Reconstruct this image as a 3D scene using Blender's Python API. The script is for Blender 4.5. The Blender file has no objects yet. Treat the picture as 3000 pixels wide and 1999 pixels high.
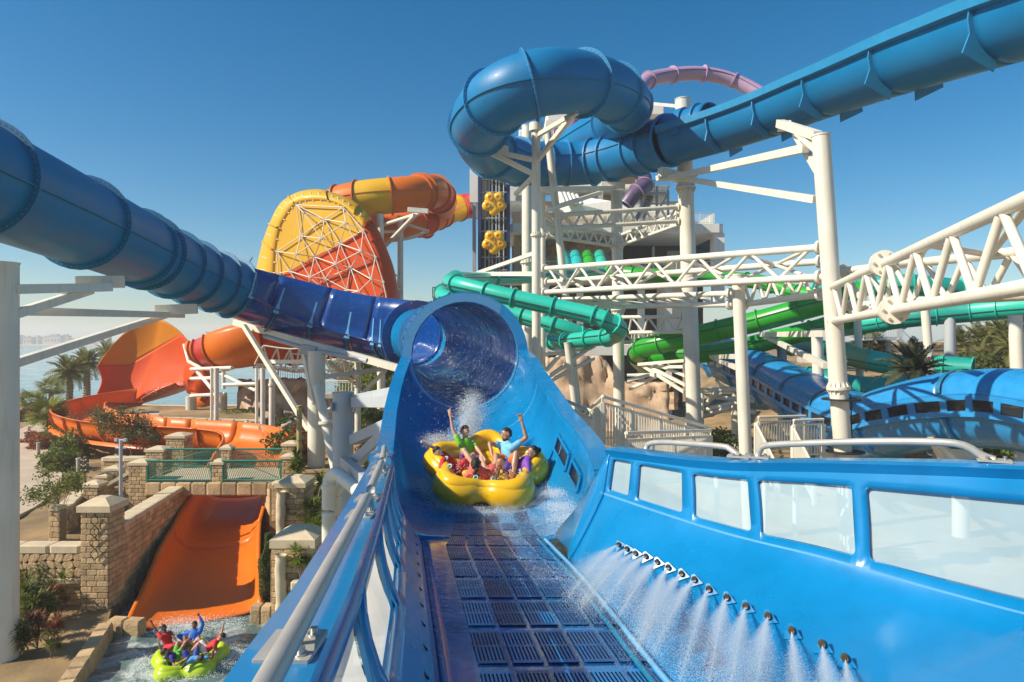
import bpy, math, random
import numpy as np
from mathutils import Vector, Matrix, Quaternion
random.seed(7); RNG = np.random.default_rng(7)
sc = bpy.context.scene
R = math.radians
V = Vector
# ------------------------------------------------------------------ camera, sky, sun, exposure
cam = bpy.data.cameras.new('camera'); co = bpy.data.objects.new('camera', cam); sc.collection.objects.link(co)
cam.lens = 24; cam.sensor_width = 36; cam.clip_start = .05; cam.clip_end = 12000
cam.shift_y = -.0032
co.location = (0, 0, 10); co.rotation_euler = (R(90), 0, 0); sc.camera = co
SUN_EL, SUN_AZ = 38.0, 251.0          # azimuth measured clockwise from +Y: behind the camera, to the left
wd = bpy.data.worlds.new('World'); sc.world = wd; wd.use_nodes = True
nt = wd.node_tree; bg = nt.nodes['Background']
sky = nt.nodes.new('ShaderNodeTexSky'); sky.sky_type = 'NISHITA'; sky.sun_disc = False
sky.sun_elevation = R(SUN_EL); sky.sun_rotation = R(SUN_AZ)
sky.altitude = 0; sky.air_density = 1.0; sky.dust_density = .45; sky.ozone_density = 3.5
hsv = nt.nodes.new('ShaderNodeHueSaturation'); hsv.inputs['Saturation'].default_value = 1.40; hsv.inputs['Hue'].default_value = .492
nt.links.new(sky.outputs[0], hsv.inputs['Color']); nt.links.new(hsv.outputs[0], bg.inputs[0]); bg.inputs[1].default_value = .088
sl = bpy.data.lights.new('sun', 'SUN'); so = bpy.data.objects.new('sun', sl); sc.collection.objects.link(so)
sl.energy = 4.9; sl.angle = R(.53); sl.color = (1, .90, .73)
sdir = V((math.sin(R(SUN_AZ))*math.cos(R(SUN_EL)), math.cos(R(SUN_AZ))*math.cos(R(SUN_EL)), math.sin(R(SUN_EL))))
so.rotation_euler = sdir.to_track_quat('Z', 'Y').to_euler(); so.location = sdir*60
sc.cycles.volume_bounces = 2
sc.view_settings.view_transform = 'Standard'; sc.view_settings.look = 'None'
sc.view_settings.exposure = .45; sc.view_settings.gamma = 1
# ------------------------------------------------------------------ helpers
HC, HZ, FP = 10.0, 990.0, 2000.0
def P(px, py, d): return V(((px-1500)/FP*d, d, HC-(py-HZ)/FP*d))
W = {}
def place(o, M, parent=None):
    sc.collection.objects.link(o); W[o.name] = M.copy()
    if parent is not None:
        o.parent = parent; o.matrix_parent_inverse = W[parent.name].inverted()
    o.matrix_basis = M
    return o
def tag(o, label=None, cat=None, group=None, kind=None):
    if label: o['label'] = label
    if cat: o['category'] = cat
    if group: o['group'] = group
    if kind: o['kind'] = kind
    return o
def thing(name, label, cat, loc=(0, 0, 0), group=None):
    o = bpy.data.objects.new(name, None); o.empty_display_size = .3
    place(o, Matrix.Translation(V(loc))); return tag(o, label, cat, group, 'thing')
I4 = Matrix.Identity(4)
def mesh(name, vs, fs, mat, parent=None, smooth=True, solid=0, M=I4, off=0, mats=None, mi=None):
    m = bpy.data.meshes.new(name); m.from_pydata([tuple(v) for v in vs], [], fs)
    for q in (mats or [mat]): m.materials.append(q)
    if mi is not None: m.polygons.foreach_set('material_index', mi)
    if smooth: m.polygons.foreach_set('use_smooth', [True]*len(m.polygons))
    m.validate()
    o = bpy.data.objects.new(name, m); place(o, M, parent)
    if solid:
        md = o.modifiers.new('thickness', 'SOLIDIFY'); md.thickness = solid; md.offset = off
    return o
def npmesh(name, vs, fs, mat, parent=None, smooth=False, M=I4):
    vs = np.asarray(vs, np.float32); fs = np.asarray(fs, np.int32); k = fs.shape[1]
    m = bpy.data.meshes.new(name); m.vertices.add(len(vs)); m.vertices.foreach_set('co', vs.ravel())
    m.loops.add(fs.size); m.loops.foreach_set('vertex_index', fs.ravel())
    m.polygons.add(len(fs)); m.polygons.foreach_set('loop_start', np.arange(0, fs.size, k, dtype=np.int32))
    if smooth: m.polygons.foreach_set('use_smooth', np.ones(len(fs), bool))
    m.update(calc_edges=True); m.materials.append(mat)
    o = bpy.data.objects.new(name, m); return place(o, M, parent)
_um = {}
def unit(kind, mat, seg=12):
    k = (kind, mat.name, seg)
    if k in _um: return _um[k]
    m = bpy.data.meshes.new(kind)
    if kind == 'cyl':
        vs = []; fs = []
        for i in range(seg):
            a = 2*math.pi*i/seg; vs += [(math.cos(a), math.sin(a), 0), (math.cos(a), math.sin(a), 1)]
        for i in range(seg):
            j = (i+1) % seg; fs.append((2*i, 2*j, 2*j+1, 2*i+1))
        fs.append(tuple(2*i+1 for i in range(seg))); fs.append(tuple(2*i for i in reversed(range(seg))))
        m.from_pydata(vs, [], fs)
        m.polygons.foreach_set('use_smooth', [True]*seg+[False, False])
        m.update()
        sharp = m.attributes.new('sharp_edge', 'BOOLEAN', 'EDGE')
        for e in m.edges:
            z = [m.vertices[v].co.z for v in e.vertices]
            if z[0] == z[1]: sharp.data[e.index].value = True
    else:
        b = .5; c = .5-{'box': .02, 'brick': .09}[kind]; vs = []; ids = {}
        for sx in (-1, 1):
            for sy in (-1, 1):
                for sz in (-1, 1):
                    for ax in range(3):
                        s = [sx*c, sy*c, sz*c]; s[ax] = (sx, sy, sz)[ax]*b
                        ids[(sx, sy, sz, ax)] = len(vs); vs.append(tuple(s))
        fs = []
        for ax in range(3):
            o1, o2 = [(1, 2), (2, 0), (0, 1)][ax]
            for s in (-1, 1):
                q = []
                for a, b2 in ((-1, -1), (1, -1), (1, 1), (-1, 1)):
                    t = [0, 0, 0]; t[ax] = s; t[o1] = a; t[o2] = b2; q.append(ids[(*t, ax)])
                fs.append(q if s > 0 else q[::-1])
        for ax in range(3):
            o1, o2 = [(1, 2), (2, 0), (0, 1)][ax]
            for a in (-1, 1):
                for b2 in (-1, 1):
                    def g(t, s, f):
                        u = [0, 0, 0]; u[ax] = t; u[o1] = a; u[o2] = b2; return ids[(*u, f)]
                    fs.append([g(-1, 0, o1), g(1, 0, o1), g(1, 0, o2), g(-1, 0, o2)])
        for sx in (-1, 1):
            for sy in (-1, 1):
                for sz in (-1, 1): fs.append([ids[(sx, sy, sz, a)] for a in range(3)])
        m.from_pydata(vs, [], fs)
        import bmesh
        bm = bmesh.new(); bm.from_mesh(m); bmesh.ops.recalc_face_normals(bm, faces=bm.faces); bm.to_mesh(m); bm.free()
    m.materials.append(mat); _um[k] = m; return m
def orient(z, up=V((0, 0, 1))):
    z = z.normalized()
    x = up.cross(z)
    if x.length < 1e-4: x = V((1, 0, 0))
    x.normalize(); y = z.cross(x)
    return Matrix((x, y, z)).transposed().to_4x4()
def bar(parent, name, p, q, r, mat, seg=12, ry=None):
    """round bar from p to q"""
    p = V(p); q = V(q); d = q-p
    o = bpy.data.objects.new(name, unit('cyl', mat, seg))
    M = Matrix.Translation(p) @ orient(d) @ Matrix.Diagonal((r, ry or r, d.length, 1)); return place(o, M, parent)
def beam(parent, name, p, q, w, h, mat, up=V((0, 0, 1)), kind='box'):
    """box section from p to q, w across, h in the up direction"""
    p = V(p); q = V(q); d = q-p
    o = bpy.data.objects.new(name, unit(kind, mat))
    M = Matrix.Translation((p+q)/2) @ orient(d, up) @ Matrix.Diagonal((w, h, d.length, 1)); return place(o, M, parent)
def box(parent, name, c, size, mat, rz=0, kind='box', tilt=None):
    o = bpy.data.objects.new(name, unit(kind, mat))
    M = Matrix.Translation(V(c)) @ Matrix.Rotation(rz, 4, 'Z') @ (tilt or I4) @ Matrix.Diagonal((*size, 1)); return place(o, M, parent)
def catmull(pts, n):
    pts = [V(p) for p in pts]
    e = [pts[0]*2-pts[1]]+pts+[pts[-1]*2-pts[-2]]; out = []
    for i in range(1, len(e)-2):
        p0, p1, p2, p3 = e[i-1:i+3]
        for k in range(n):
            t = k/n
            out.append(.5*((2*p1)+(p2-p0)*t+(2*p0-5*p1+4*p2-p3)*t*t+(3*p1-p0-3*p2+p3)*t**3))
    out.append(pts[-1]); return out
def resample(pts, step):
    pts = catmull(pts, 16); L = [0]
    for a, b in zip(pts, pts[1:]): L.append(L[-1]+(b-a).length)
    n = max(2, int(round(L[-1]/step))); out = []; j = 0
    for i in range(n+1):
        s = L[-1]*i/n
        while j < len(L)-2 and L[j+1] < s: j += 1
        t = (s-L[j])/max(1e-9, L[j+1]-L[j]); out.append(pts[j].lerp(pts[j+1], min(1, max(0, t))))
    return out
def frames(pts, up=V((0, 0, 1))):
    fr = []
    for i, p in enumerate(pts):
        t = (pts[min(i+1, len(pts)-1)]-pts[max(i-1, 0)]).normalized()
        s = t.cross(up).normalized(); n = s.cross(t); fr.append((p, s, n, t))
    return fr
def loft(rings, closed=False, cap=False):
    n = len(rings[0]); vs = [v for r in rings for v in r]; fs = []
    for i in range(len(rings)-1):
        for j in range(n if closed else n-1):
            k = (j+1) % n; fs.append((i*n+j, i*n+k, (i+1)*n+k, (i+1)*n+j))
    if cap: fs.append(tuple(range(n))); fs.append(tuple((len(rings)-1)*n+j for j in reversed(range(n))))
    return vs, fs
def sweep(fr, prof, closed=False, cap=False):
    rings = []
    for i, (p, s, n, t) in enumerate(fr):
        pr = prof(i/max(1, len(fr)-1)) if callable(prof) else prof
        rings.append([p+s*a+n*b for a, b in pr])
    return loft(rings, closed, cap)
def circ(r, n=28, a0=0, a1=360):
    full = abs(a1-a0) >= 360; k = n if full else n+1
    return [(r*math.cos(R(a0+(a1-a0)*i/n)), r*math.sin(R(a0+(a1-a0)*i/n))) for i in range(k)]
def pipe(parent, name, pts, r, mat, step=.1, seg=10):
    fr = frames(resample(pts, step)); vs, fs = sweep(fr, circ(r, seg), True, True)
    return mesh(name, vs, fs, mat, parent)
def ring(parent, name, f, r0, r1, th, mat, a0=0, a1=360, seg=32):
    p, s, n, t = f; full = abs(a1-a0) >= 360
    pr = [[p+(s*math.cos(R(a))+n*math.sin(R(a)))*r+t*z for r, z in ((r0, -th/2), (r1, -th/2), (r1, th/2), (r0, th/2))]
          for a in [a0+(a1-a0)*i/seg for i in range(seg+(0 if full else 1))]]
    k = len(pr); vs = [v for r in pr for v in r]; fs = []
    for i in range(k if full else k-1):
        j = (i+1) % k
        for c in range(4): fs.append((i*4+c, i*4+(c+1) % 4, j*4+(c+1) % 4, j*4+c))
    if not full: fs += [(0, 1, 2, 3), tuple((k-1)*4+c for c in (3, 2, 1, 0))]
    return mesh(name, vs, fs, mat, parent, smooth=False)
# ------------------------------------------------------------------ materials
def mat(name, col, rough=.5, metal=0, var=.08, scale=3, bump=0, bscale=40, coat=0, spec=.5, rand=0, col2=None, mixs=None, thr=(.4, .6), streak=0, detail=6):
    m = bpy.data.materials.new(name); m.use_nodes = True; n = m.node_tree.nodes; l = m.node_tree.links
    b = n['Principled BSDF']; b.inputs['Roughness'].default_value = rough; b.inputs['Metallic'].default_value = metal
    b.inputs['Coat Weight'].default_value = coat; b.inputs['Coat Roughness'].default_value = .08
    b.inputs['Specular IOR Level'].default_value = spec
    tc = n.new('ShaderNodeTexCoord'); geo = n.new('ShaderNodeNewGeometry')
    nz = n.new('ShaderNodeTexNoise'); nz.inputs['Scale'].default_value = scale; nz.inputs['Detail'].default_value = detail
    l.new(geo.outputs['Position'], nz.inputs['Vector'])
    cur = None
    if col2 is not None:
        n2 = n.new('ShaderNodeTexNoise'); n2.inputs['Scale'].default_value = mixs or scale; n2.inputs['Detail'].default_value = detail
        l.new(geo.outputs['Position'], n2.inputs['Vector'])
        rp = n.new('ShaderNodeMapRange'); rp.inputs[1].default_value = thr[0]; rp.inputs[2].default_value = thr[1]
        l.new(n2.outputs[0], rp.inputs[0])
        mx = n.new('ShaderNodeMix'); mx.data_type = 'RGBA'; mx.inputs[6].default_value = (*col, 1); mx.inputs[7].default_value = (*col2, 1)
        l.new(rp.outputs[0], mx.inputs[0]); cur = mx.outputs[2]
    hs = n.new('ShaderNodeHueSaturation')
    if cur: l.new(cur, hs.inputs['Color'])
    else: hs.inputs['Color'].default_value = (*col, 1)
    mr = n.new('ShaderNodeMapRange'); mr.inputs[1].default_value = .25; mr.inputs[2].default_value = .75
    mr.inputs[3].default_value = 1-var; mr.inputs[4].default_value = 1+var; l.new(nz.outputs[0], mr.inputs[0])
    val = mr.outputs[0]
    if streak:
        mp = n.new('ShaderNodeMapping'); mp.inputs['Scale'].default_value = (7, 7, .5); l.new(geo.outputs['Position'], mp.inputs[0])
        ns = n.new('ShaderNodeTexNoise'); ns.inputs['Scale'].default_value = 1; ns.inputs['Detail'].default_value = 5; l.new(mp.outputs[0], ns.inputs['Vector'])
        sr = n.new('ShaderNodeMapRange'); sr.inputs[1].default_value = .5; sr.inputs[2].default_value = .8; sr.inputs[3].default_value = 1; sr.inputs[4].default_value = 1-streak
        l.new(ns.outputs[0], sr.inputs[0]); mu = n.new('ShaderNodeMath'); mu.operation = 'MULTIPLY'; l.new(val, mu.inputs[0]); l.new(sr.outputs[0], mu.inputs[1]); val = mu.outputs[0]
    if rand:
        oi = n.new('ShaderNodeObjectInfo'); rr = n.new('ShaderNodeMapRange'); rr.inputs[3].default_value = 1-rand; rr.inputs[4].default_value = 1+rand
        l.new(oi.outputs['Random'], rr.inputs[0]); mu = n.new('ShaderNodeMath'); mu.operation = 'MULTIPLY'; l.new(val, mu.inputs[0]); l.new(rr.outputs[0], mu.inputs[1]); val = mu.outputs[0]
    l.new(val, hs.inputs['Value']); l.new(hs.outputs[0], b.inputs['Base Color'])
    rg = n.new('ShaderNodeMapRange'); rg.inputs[1].default_value = .3; rg.inputs[2].default_value = .7; rg.inputs[3].default_value = max(0, rough-.07); rg.inputs[4].default_value = min(1, rough+.09)
    l.new(nz.outputs[0], rg.inputs[0]); l.new(rg.outputs[0], b.inputs['Roughness'])
    if bump:
        nb = n.new('ShaderNodeTexNoise'); nb.inputs['Scale'].default_value = bscale; nb.inputs['Detail'].default_value = 5; l.new(geo.outputs['Position'], nb.inputs['Vector'])
        bp = n.new('ShaderNodeBump'); bp.inputs['Strength'].default_value = min(1, bump); bp.inputs['Distance'].default_value = .02*max(1, bump)
        l.new(nb.outputs[0], bp.inputs['Height']); l.new(bp.outputs[0], b.inputs['Normal'])
    return m
fr_ = dict(rough=.32, coat=.25, var=.06, scale=.8)
M_chute = mat('chute blue gelcoat', (.002, .195, .46), rough=.27, coat=.4, var=.12, scale=1.0, streak=.12, bump=.04, bscale=7)
M_cover = mat('covered slide blue', (.02, .25, .58), rough=.3, coat=.25, var=.08)
M_floor = mat('wet floor blue', (.003, .11, .34), rough=.12, coat=.35, var=.35, scale=2.2, bump=.22, bscale=14)
M_tube = mat('tube blue gelcoat', (.002, .165, .345), rough=.46, coat=.04, spec=.35, var=.12, scale=.6, streak=.12, bump=.03, bscale=18)
M_flange = mat('flange blue', (.006, .15, .29), rough=.5, var=.1)
M_mouth = mat('mouth pale blue', (.12, .38, .64), rough=.3, coat=.3, var=.06)
M_loop = mat('loop blue gelcoat', (.003, .165, .38), rough=.46, coat=.04, spec=.35, var=.09, scale=.5, streak=.12, bump=.03, bscale=18)
M_loopf = mat('loop flange blue', (.02, .23, .46), rough=.45)
M_trough = mat('trough shaded navy', (.003, .055, .26), rough=.22, coat=.5, var=.07)  # darkened to navy: the trough's shade is put into its base colour
M_orange = mat('orange gelcoat', (.70, .150, .006), rough=.42, coat=.06, spec=.3, var=.07, scale=.5, streak=.1)
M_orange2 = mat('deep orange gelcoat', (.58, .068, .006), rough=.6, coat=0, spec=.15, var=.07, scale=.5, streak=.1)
M_red = mat('red gelcoat', (.50, .024, .012), rough=.45, coat=.25, var=.07, scale=.5)
M_yellow = mat('yellow gelcoat', (.66, .37, .006), rough=.45, coat=.04, spec=.3, var=.07, scale=.5, streak=.08)
M_oflange = mat('orange flange', (.55, .13, .02), rough=.5)
M_teal = mat('teal gelcoat', (.015, .46, .35), rough=.36, coat=.2, var=.09, scale=.5, streak=.1)
M_teal2 = mat('dark teal gelcoat', (.010, .30, .25), rough=.36, coat=.2, var=.09, scale=.5)
M_cyan = mat('turquoise gelcoat', (.01, .42, .42), rough=.36, coat=.2, var=.08)
M_green = mat('green gelcoat', (.022, .34, .025), rough=.34, coat=.2, var=.09, scale=.5, streak=.1)
M_sage = mat('sage gelcoat', (.22, .36, .17), rough=.4, var=.08)
M_dseam = mat('dark seam', (.03, .08, .06), rough=.6)
M_lilac = mat('lilac gelcoat', (.42, .27, .42), rough=.4, coat=.1, var=.1)
M_purple = mat('purple gelcoat', (.12, .08, .15), rough=.4, coat=.1, var=.1)
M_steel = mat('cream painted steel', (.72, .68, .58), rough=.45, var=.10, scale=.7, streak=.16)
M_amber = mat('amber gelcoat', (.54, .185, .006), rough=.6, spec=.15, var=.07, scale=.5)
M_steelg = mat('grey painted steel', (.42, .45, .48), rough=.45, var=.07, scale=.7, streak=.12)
M_rail = mat('brushed rail steel', (.48, .45, .40), rough=.38, metal=.35, var=.08, scale=6)
M_white = mat('white plaster', (.84, .82, .76), rough=.75, var=.06, scale=.4, streak=.10)
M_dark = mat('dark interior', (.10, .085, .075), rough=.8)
M_beige = mat('beige plaster', (.55, .40, .26), rough=.8, var=.1, scale=.4)
M_navy = mat('navy lift steel', (.012, .03, .14), rough=.45)
M_stone = mat('sandstone block', (.50, .345, .185), rough=.9, var=.26, scale=2.2, bump=1.2, bscale=14, rand=.26)
M_mortar = mat('mortar', (.27, .20, .125), rough=.95, var=.15, bump=.5, bscale=30)
M_cap = mat('cast stone cap', (.60, .49, .33), rough=.85, var=.12, scale=2, bump=.35, bscale=30, streak=.12)
M_rock = mat('artificial rock', (.64, .47, .33), rough=.95, var=.3, scale=.9, bump=1, bscale=5, col2=(.48, .33, .22), mixs=.5, streak=.3)
M_pale = mat('pale stone', (.56, .50, .41), rough=.9, var=.15, scale=1.2, bump=.5, bscale=20, streak=.2)
M_greenrail = mat('green rail paint', (.02, .19, .13), rough=.4, var=.1)
M_conc = mat('concrete', (.42, .38, .32), rough=.9, var=.15, scale=1.5, bump=.3, bscale=30)
M_wood = mat('weathered timber', (.30, .21, .11), rough=.85, var=.25, scale=4, streak=.3)
M_black = mat('black rubber', (.012, .012, .014), rough=.6)
M_bronze = mat('bronze nozzle', (.16, .12, .07), rough=.4, metal=.6, var=.2, scale=20)
M_chrome = mat('bolt steel', (.55, .54, .52), rough=.3, metal=.9)
M_trunk = mat('palm trunk', (.21, .14, .085), rough=.95, var=.35, scale=7, bump=1, bscale=14)
M_bark = mat('bark', (.22, .17, .12), rough=.95, var=.3, scale=10)
def leafmat(name, col, col2, rand=.25):
    m = mat(name, col, rough=.55, var=.3, scale=2.5, col2=col2, mixs=1.3, spec=.3, rand=rand)
    n = m.node_tree.nodes; l = m.node_tree.links; b = n['Principled BSDF']; out = n['Material Output']
    tr = n.new('ShaderNodeBsdfTranslucent'); tr.inputs[0].default_value = (min(1, col[0]*2.2), min(1, col[1]*2.0), col[2]*1.2, 1)
    mx = n.new('ShaderNodeMixShader'); mx.inputs[0].default_value = .28; l.new(b.outputs[0], mx.inputs[1]); l.new(tr.outputs[0], mx.inputs[2]); l.new(mx.outputs[0], out.inputs[0]); return m
M_palm = leafmat('palm leaf', (.14, .16, .035), (.21, .20, .06))
M_palm2 = leafmat('fan palm leaf', (.12, .15, .02), (.20, .20, .04))
M_leaf = leafmat('shrub leaf', (.085, .12, .025), (.15, .15, .04))
M_leafd = leafmat('hedge leaf', (.045, .085, .015), (.08, .12, .025))
M_leafr = leafmat('reddish leaf', (.20, .05, .03), (.12, .09, .03))
M_leafy = leafmat('bright blade leaf', (.15, .19, .03), (.09, .13, .02))
M_olive = leafmat('grey green leaf', (.11, .12, .06), (.07, .08, .035))
def glass(name, col, tr, rough=.08, glow=0):
    m = bpy.data.materials.new(name); m.use_nodes = True; n = m.node_tree.nodes; l = m.node_tree.links
    b = n['Principled BSDF']; b.inputs['Base Color'].default_value = (*col, 1); b.inputs['Roughness'].default_value = rough
    t = n.new('ShaderNodeBsdfTransparent'); t.inputs[0].default_value = (.9, .95, .97, 1); mx = n.new('ShaderNodeMixShader')
    geo = n.new('ShaderNodeNewGeometry'); nz = n.new('ShaderNodeTexNoise'); nz.inputs['Scale'].default_value = 2.5; nz.inputs['Detail'].default_value = 6; l.new(geo.outputs['Position'], nz.inputs['Vector'])
    r = n.new('ShaderNodeMapRange'); r.inputs[1].default_value = .3; r.inputs[2].default_value = .7; r.inputs[3].default_value = 1-tr-.05; r.inputs[4].default_value = 1-tr+.06
    l.new(nz.outputs[0], r.inputs[0]); l.new(r.outputs[0], mx.inputs[0]); l.new(t.outputs[0], mx.inputs[1]); src = b.outputs[0]
    if glow:
        tl = n.new('ShaderNodeBsdfTranslucent'); tl.inputs[0].default_value = (.9, .92, .92, 1); m2 = n.new('ShaderNodeMixShader'); m2.inputs[0].default_value = glow; l.new(b.outputs[0], m2.inputs[1]); l.new(tl.outputs[0], m2.inputs[2]); src = m2.outputs[0]
    l.new(src, mx.inputs[2]); l.new(mx.outputs[0], n['Material Output'].inputs[0]); return m
M_pane = glass('frosted window', (.40, .53, .58), .30)
M_paneL = glass('frosted side window', (.60, .64, .64), .20, glow=.55)
M_dpane = glass('smoked window', (.03, .035, .04), .25)
M_drop = mat('water droplets', (.82, .88, .92), rough=.25, var=.02)
M_foam = mat('foam', (.85, .88, .9), rough=.6, var=.05)
# ------------------------------------------------------------------ generic slide builders
def cut_idx(pts, cuts, ax=1):
    return sorted(set([0, len(pts)-1]+[min(range(len(pts)), key=lambda i: abs(pts[i][ax]-c)) for c in cuts]))
def tube_run(root, pts, r, idx, mats, fm, fl=.12, th=.06, seams=(0, 180), smat=None, seg=30, prof=None, name='tube_section', fname='flange', fa=(0, 360), ends=True, seam_w=.07, solid=.05):
    fr = frames(pts); k = 0
    for a, b in zip(idx, idx[1:]):
        f = fr[a:b+1]; m = mats[k % len(mats)]; k += 1
        if prof: vs, fs = sweep(f, prof); s = mesh(name, vs, fs, m, root, solid=solid)
        else: vs, fs = sweep(f, circ(r, seg), True); s = mesh(name, vs, fs, m, root)
        for an in seams:
            c, sn = math.cos(R(an)), math.sin(R(an)); q = .02
            pr = [(c*r-sn*-q, sn*r+c*-q), (c*(r+seam_w)-sn*-q, sn*(r+seam_w)+c*-q), (c*(r+seam_w)-sn*q, sn*(r+seam_w)+c*q), (c*r-sn*q, sn*r+c*q)]
            vs, fs = sweep(f, pr, True, True); mesh('seam_flange', vs, fs, smat or fm, s, smooth=False)
    for j, i in enumerate(idx):
        if not ends and j in (0, len(idx)-1): continue
        ring(root, fname, fr[i], r-.01, r+fl, th, fm, fa[0], fa[1])
    return fr
def bolts(root, f, r, n, mat_, s=.022, a0=0, a1=360, off=.04):
    """one joined ring of bolt heads on a flange"""
    p, sd, nn, t = f; vs = []; fs = []
    for i in range(n):
        a = R(a0+(a1-a0)*(i+.5)/n); rad = sd*math.cos(a)+nn*math.sin(a); tan = nn*math.cos(a)-sd*math.sin(a)
        for z in (-off, off):
            c = p+rad*r+t*z; k = len(vs)
            for e in (-1, 1):
                vs += [c+rad*s+tan*s+t*e*s, c-rad*s+tan*s+t*e*s, c-rad*s-tan*s+t*e*s, c+rad*s-tan*s+t*e*s]
            fs += [(k, k+1, k+2, k+3), (k+7, k+6, k+5, k+4)]+[(k+q, k+(q+1) % 4, k+4+(q+1) % 4, k+4+q) for q in range(4)]
    o = mesh('flange_bolts', vs, fs, mat_, root, smooth=False); o['kind'] = 'stuff'; return o
# ------------------------------------------------------------------ terrain, sea, paths (the setting)
def interp(tab, d):
    xs = [t[0] for t in tab]; ys = np.array([t[1:] for t in tab], float)
    return [float(np.interp(d, xs, ys[:, c])) for c in range(ys.shape[1])]
def ground_h(x, y):
    # plateau at 2.0, beach falling to the sea on the far left, garden bed falling to the pool edge
    h = 2.0
    shore = 92-.26*(x+35)*(1 if x < -10 else 0)*.3
    if x < 40:
        t = min(1, max(0, (y-(shore-10))/14)); h = h*(1-t)+(-.8)*t
    if x > 24 and y > 50: t = min(1, max(0, (y-50)/7))*min(1, max(0, (x-24)/4)); h = h+4.55*t*t*(3-2*t)
    if y < 25 and x < -8: t = min(1, max(0, (25-y)/1.5)); h = h*(1-t)+.6*t
    return h
xs = np.unique(np.concatenate([np.linspace(-160, 260, 60), np.linspace(-45, -8, 75)])); ys = np.unique(np.concatenate([np.linspace(-40, 260, 70), np.linspace(20, 110, 120)]))
vs = []; fs = []
for j, y in enumerate(ys):
    for i, x in enumerate(xs):
        z = ground_h(x, y)
        inpool = (x > -12.9+(21.75-y)*.317-.3 and x < 4 and 8 < y < 24.2 and x > -14.5) or (-15.0 < x < -8.8 and 24 <= y < 38)
        n_ = .05*math.sin(x*1.3+y*.7)+.04*math.sin(x*2.9-y*1.7)
        vs.append((x, y, -1.2 if inpool else z+n_))
nx = len(xs)
for j in range(len(ys)-1):
    for i in range(nx-1): fs.append((j*nx+i, j*nx+i+1, (j+1)*nx+i+1, (j+1)*nx+i))
M_ground = mat('dry sandy soil', (.36, .235, .11), rough=.95, var=.3, scale=.9, bump=.8, bscale=8, col2=(.22, .15, .07), mixs=.35)
M_sand = mat('beach sand', (.58, .46, .30), rough=.95, var=.12, scale=.5, bump=.3, bscale=10)
M_path = mat('sand coloured paving', (.50, .40, .29), rough=.85, var=.14, scale=.8, bump=.15, bscale=30)
g = mesh('ground', vs, fs, M_ground); g['kind'] = 'structure'
def watermat(name, col, foam=0, bscale=1.2, bstr=.25, rough=.08, foamscale=.35, fthr=(.5, .62)):
    m = mat(name, col, rough=rough, var=.1, scale=.2, spec=.5)
    n = m.node_tree.nodes; l = m.node_tree.links; b = n['Principled BSDF']; geo = n.new('ShaderNodeNewGeometry')
    nb = n.new('ShaderNodeTexNoise'); nb.inputs['Scale'].default_value = bscale; nb.inputs['Detail'].default_value = 8; nb.inputs['Distortion'].default_value = .6; l.new(geo.outputs['Position'], nb.inputs['Vector'])
    bp = n.new('ShaderNodeBump'); bp.inputs['Strength'].default_value = bstr; bp.inputs['Distance'].default_value = .12; l.new(nb.outputs[0], bp.inputs['Height']); l.new(bp.outputs[0], b.inputs['Normal'])
    if foam:
        nf = n.new('ShaderNodeTexNoise'); nf.inputs['Scale'].default_value = foamscale; nf.inputs['Detail'].default_value = 10; nf.inputs['Roughness'].default_value = .68; nf.inputs['Distortion'].default_value = 1.8; l.new(geo.outputs['Position'], nf.inputs['Vector'])
        r = n.new('ShaderNodeMapRange'); r.inputs[1].default_value = fthr[0]; r.inputs[2].default_value = fthr[1]; r.inputs[4].default_value = foam; l.new(nf.outputs[0], r.inputs[0])
        hs = [q for q in n if q.type == 'HUE_SAT'][0]; mx = n.new('ShaderNodeMix'); mx.data_type = 'RGBA'; mx.inputs[7].default_value = (.72, .76, .74, 1)
        l.new(r.outputs[0], mx.inputs[0]); l.new(hs.outputs[0], mx.inputs[6]); l.new(mx.outputs[2], b.inputs['Base Color'])
        mr = n.new('ShaderNodeMapRange'); mr.inputs[3].default_value = rough; mr.inputs[4].default_value = .6; l.new(r.outputs[0], mr.inputs[0]); l.new(mr.outputs[0], b.inputs['Roughness'])
    return m
M_sea = watermat('lagoon water', (.16, .30, .32), bscale=.5, bstr=.12, rough=.12)
M_pool = watermat('foamy pool water', (.10, .17, .17), foam=.85, bscale=2.2, bstr=.6, foamscale=.55, fthr=(.47, .66))
s = 6000
mesh('sea', [(-s, 60, -.35), (s, 60, -.35), (s, 9000, -.35), (-s, 9000, -.35)], [(0, 1, 2, 3)], M_sea, smooth=False)['kind'] = 'structure'
vs = []; fs = []; N1, N2 = 90, 70
for j in range(N2+1):
    for i in range(N1+1):
        x = -14.6+i*17/N1; y = 10+j*28.5/N2
        r_ = math.hypot(x+10.7, (y-21.5)); vs.append((x, y, .42+.07*math.exp(-r_*.35)*math.sin(r_*5+x)+.035*math.sin(x*2.1+y*3)*math.exp(-abs(y-21)*.2)))
for j in range(N2):
    for i in range(N1): fs.append((j*(N1+1)+i, j*(N1+1)+i+1, (j+1)*(N1+1)+i+1, (j+1)*(N1+1)+i))
mesh('pool_water', vs, fs, M_pool)['kind'] = 'structure'
def flat(name, pts, z, m, kind='structure', th=.0):
    vs = [(x, y, z) for x, y in pts]
    if th:
        n_ = len(vs); vs += [(x, y, z-th) for x, y in pts]
        fs = [tuple(range(n_)), tuple(reversed(range(n_, 2*n_)))]+[(i, n_+i, n_+(i+1) % n_, (i+1) % n_) for i in range(n_)]
    else: fs = [tuple(range(len(vs)))]
    o = mesh(name, vs, fs, m, smooth=False); o['kind'] = kind; return o
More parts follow.
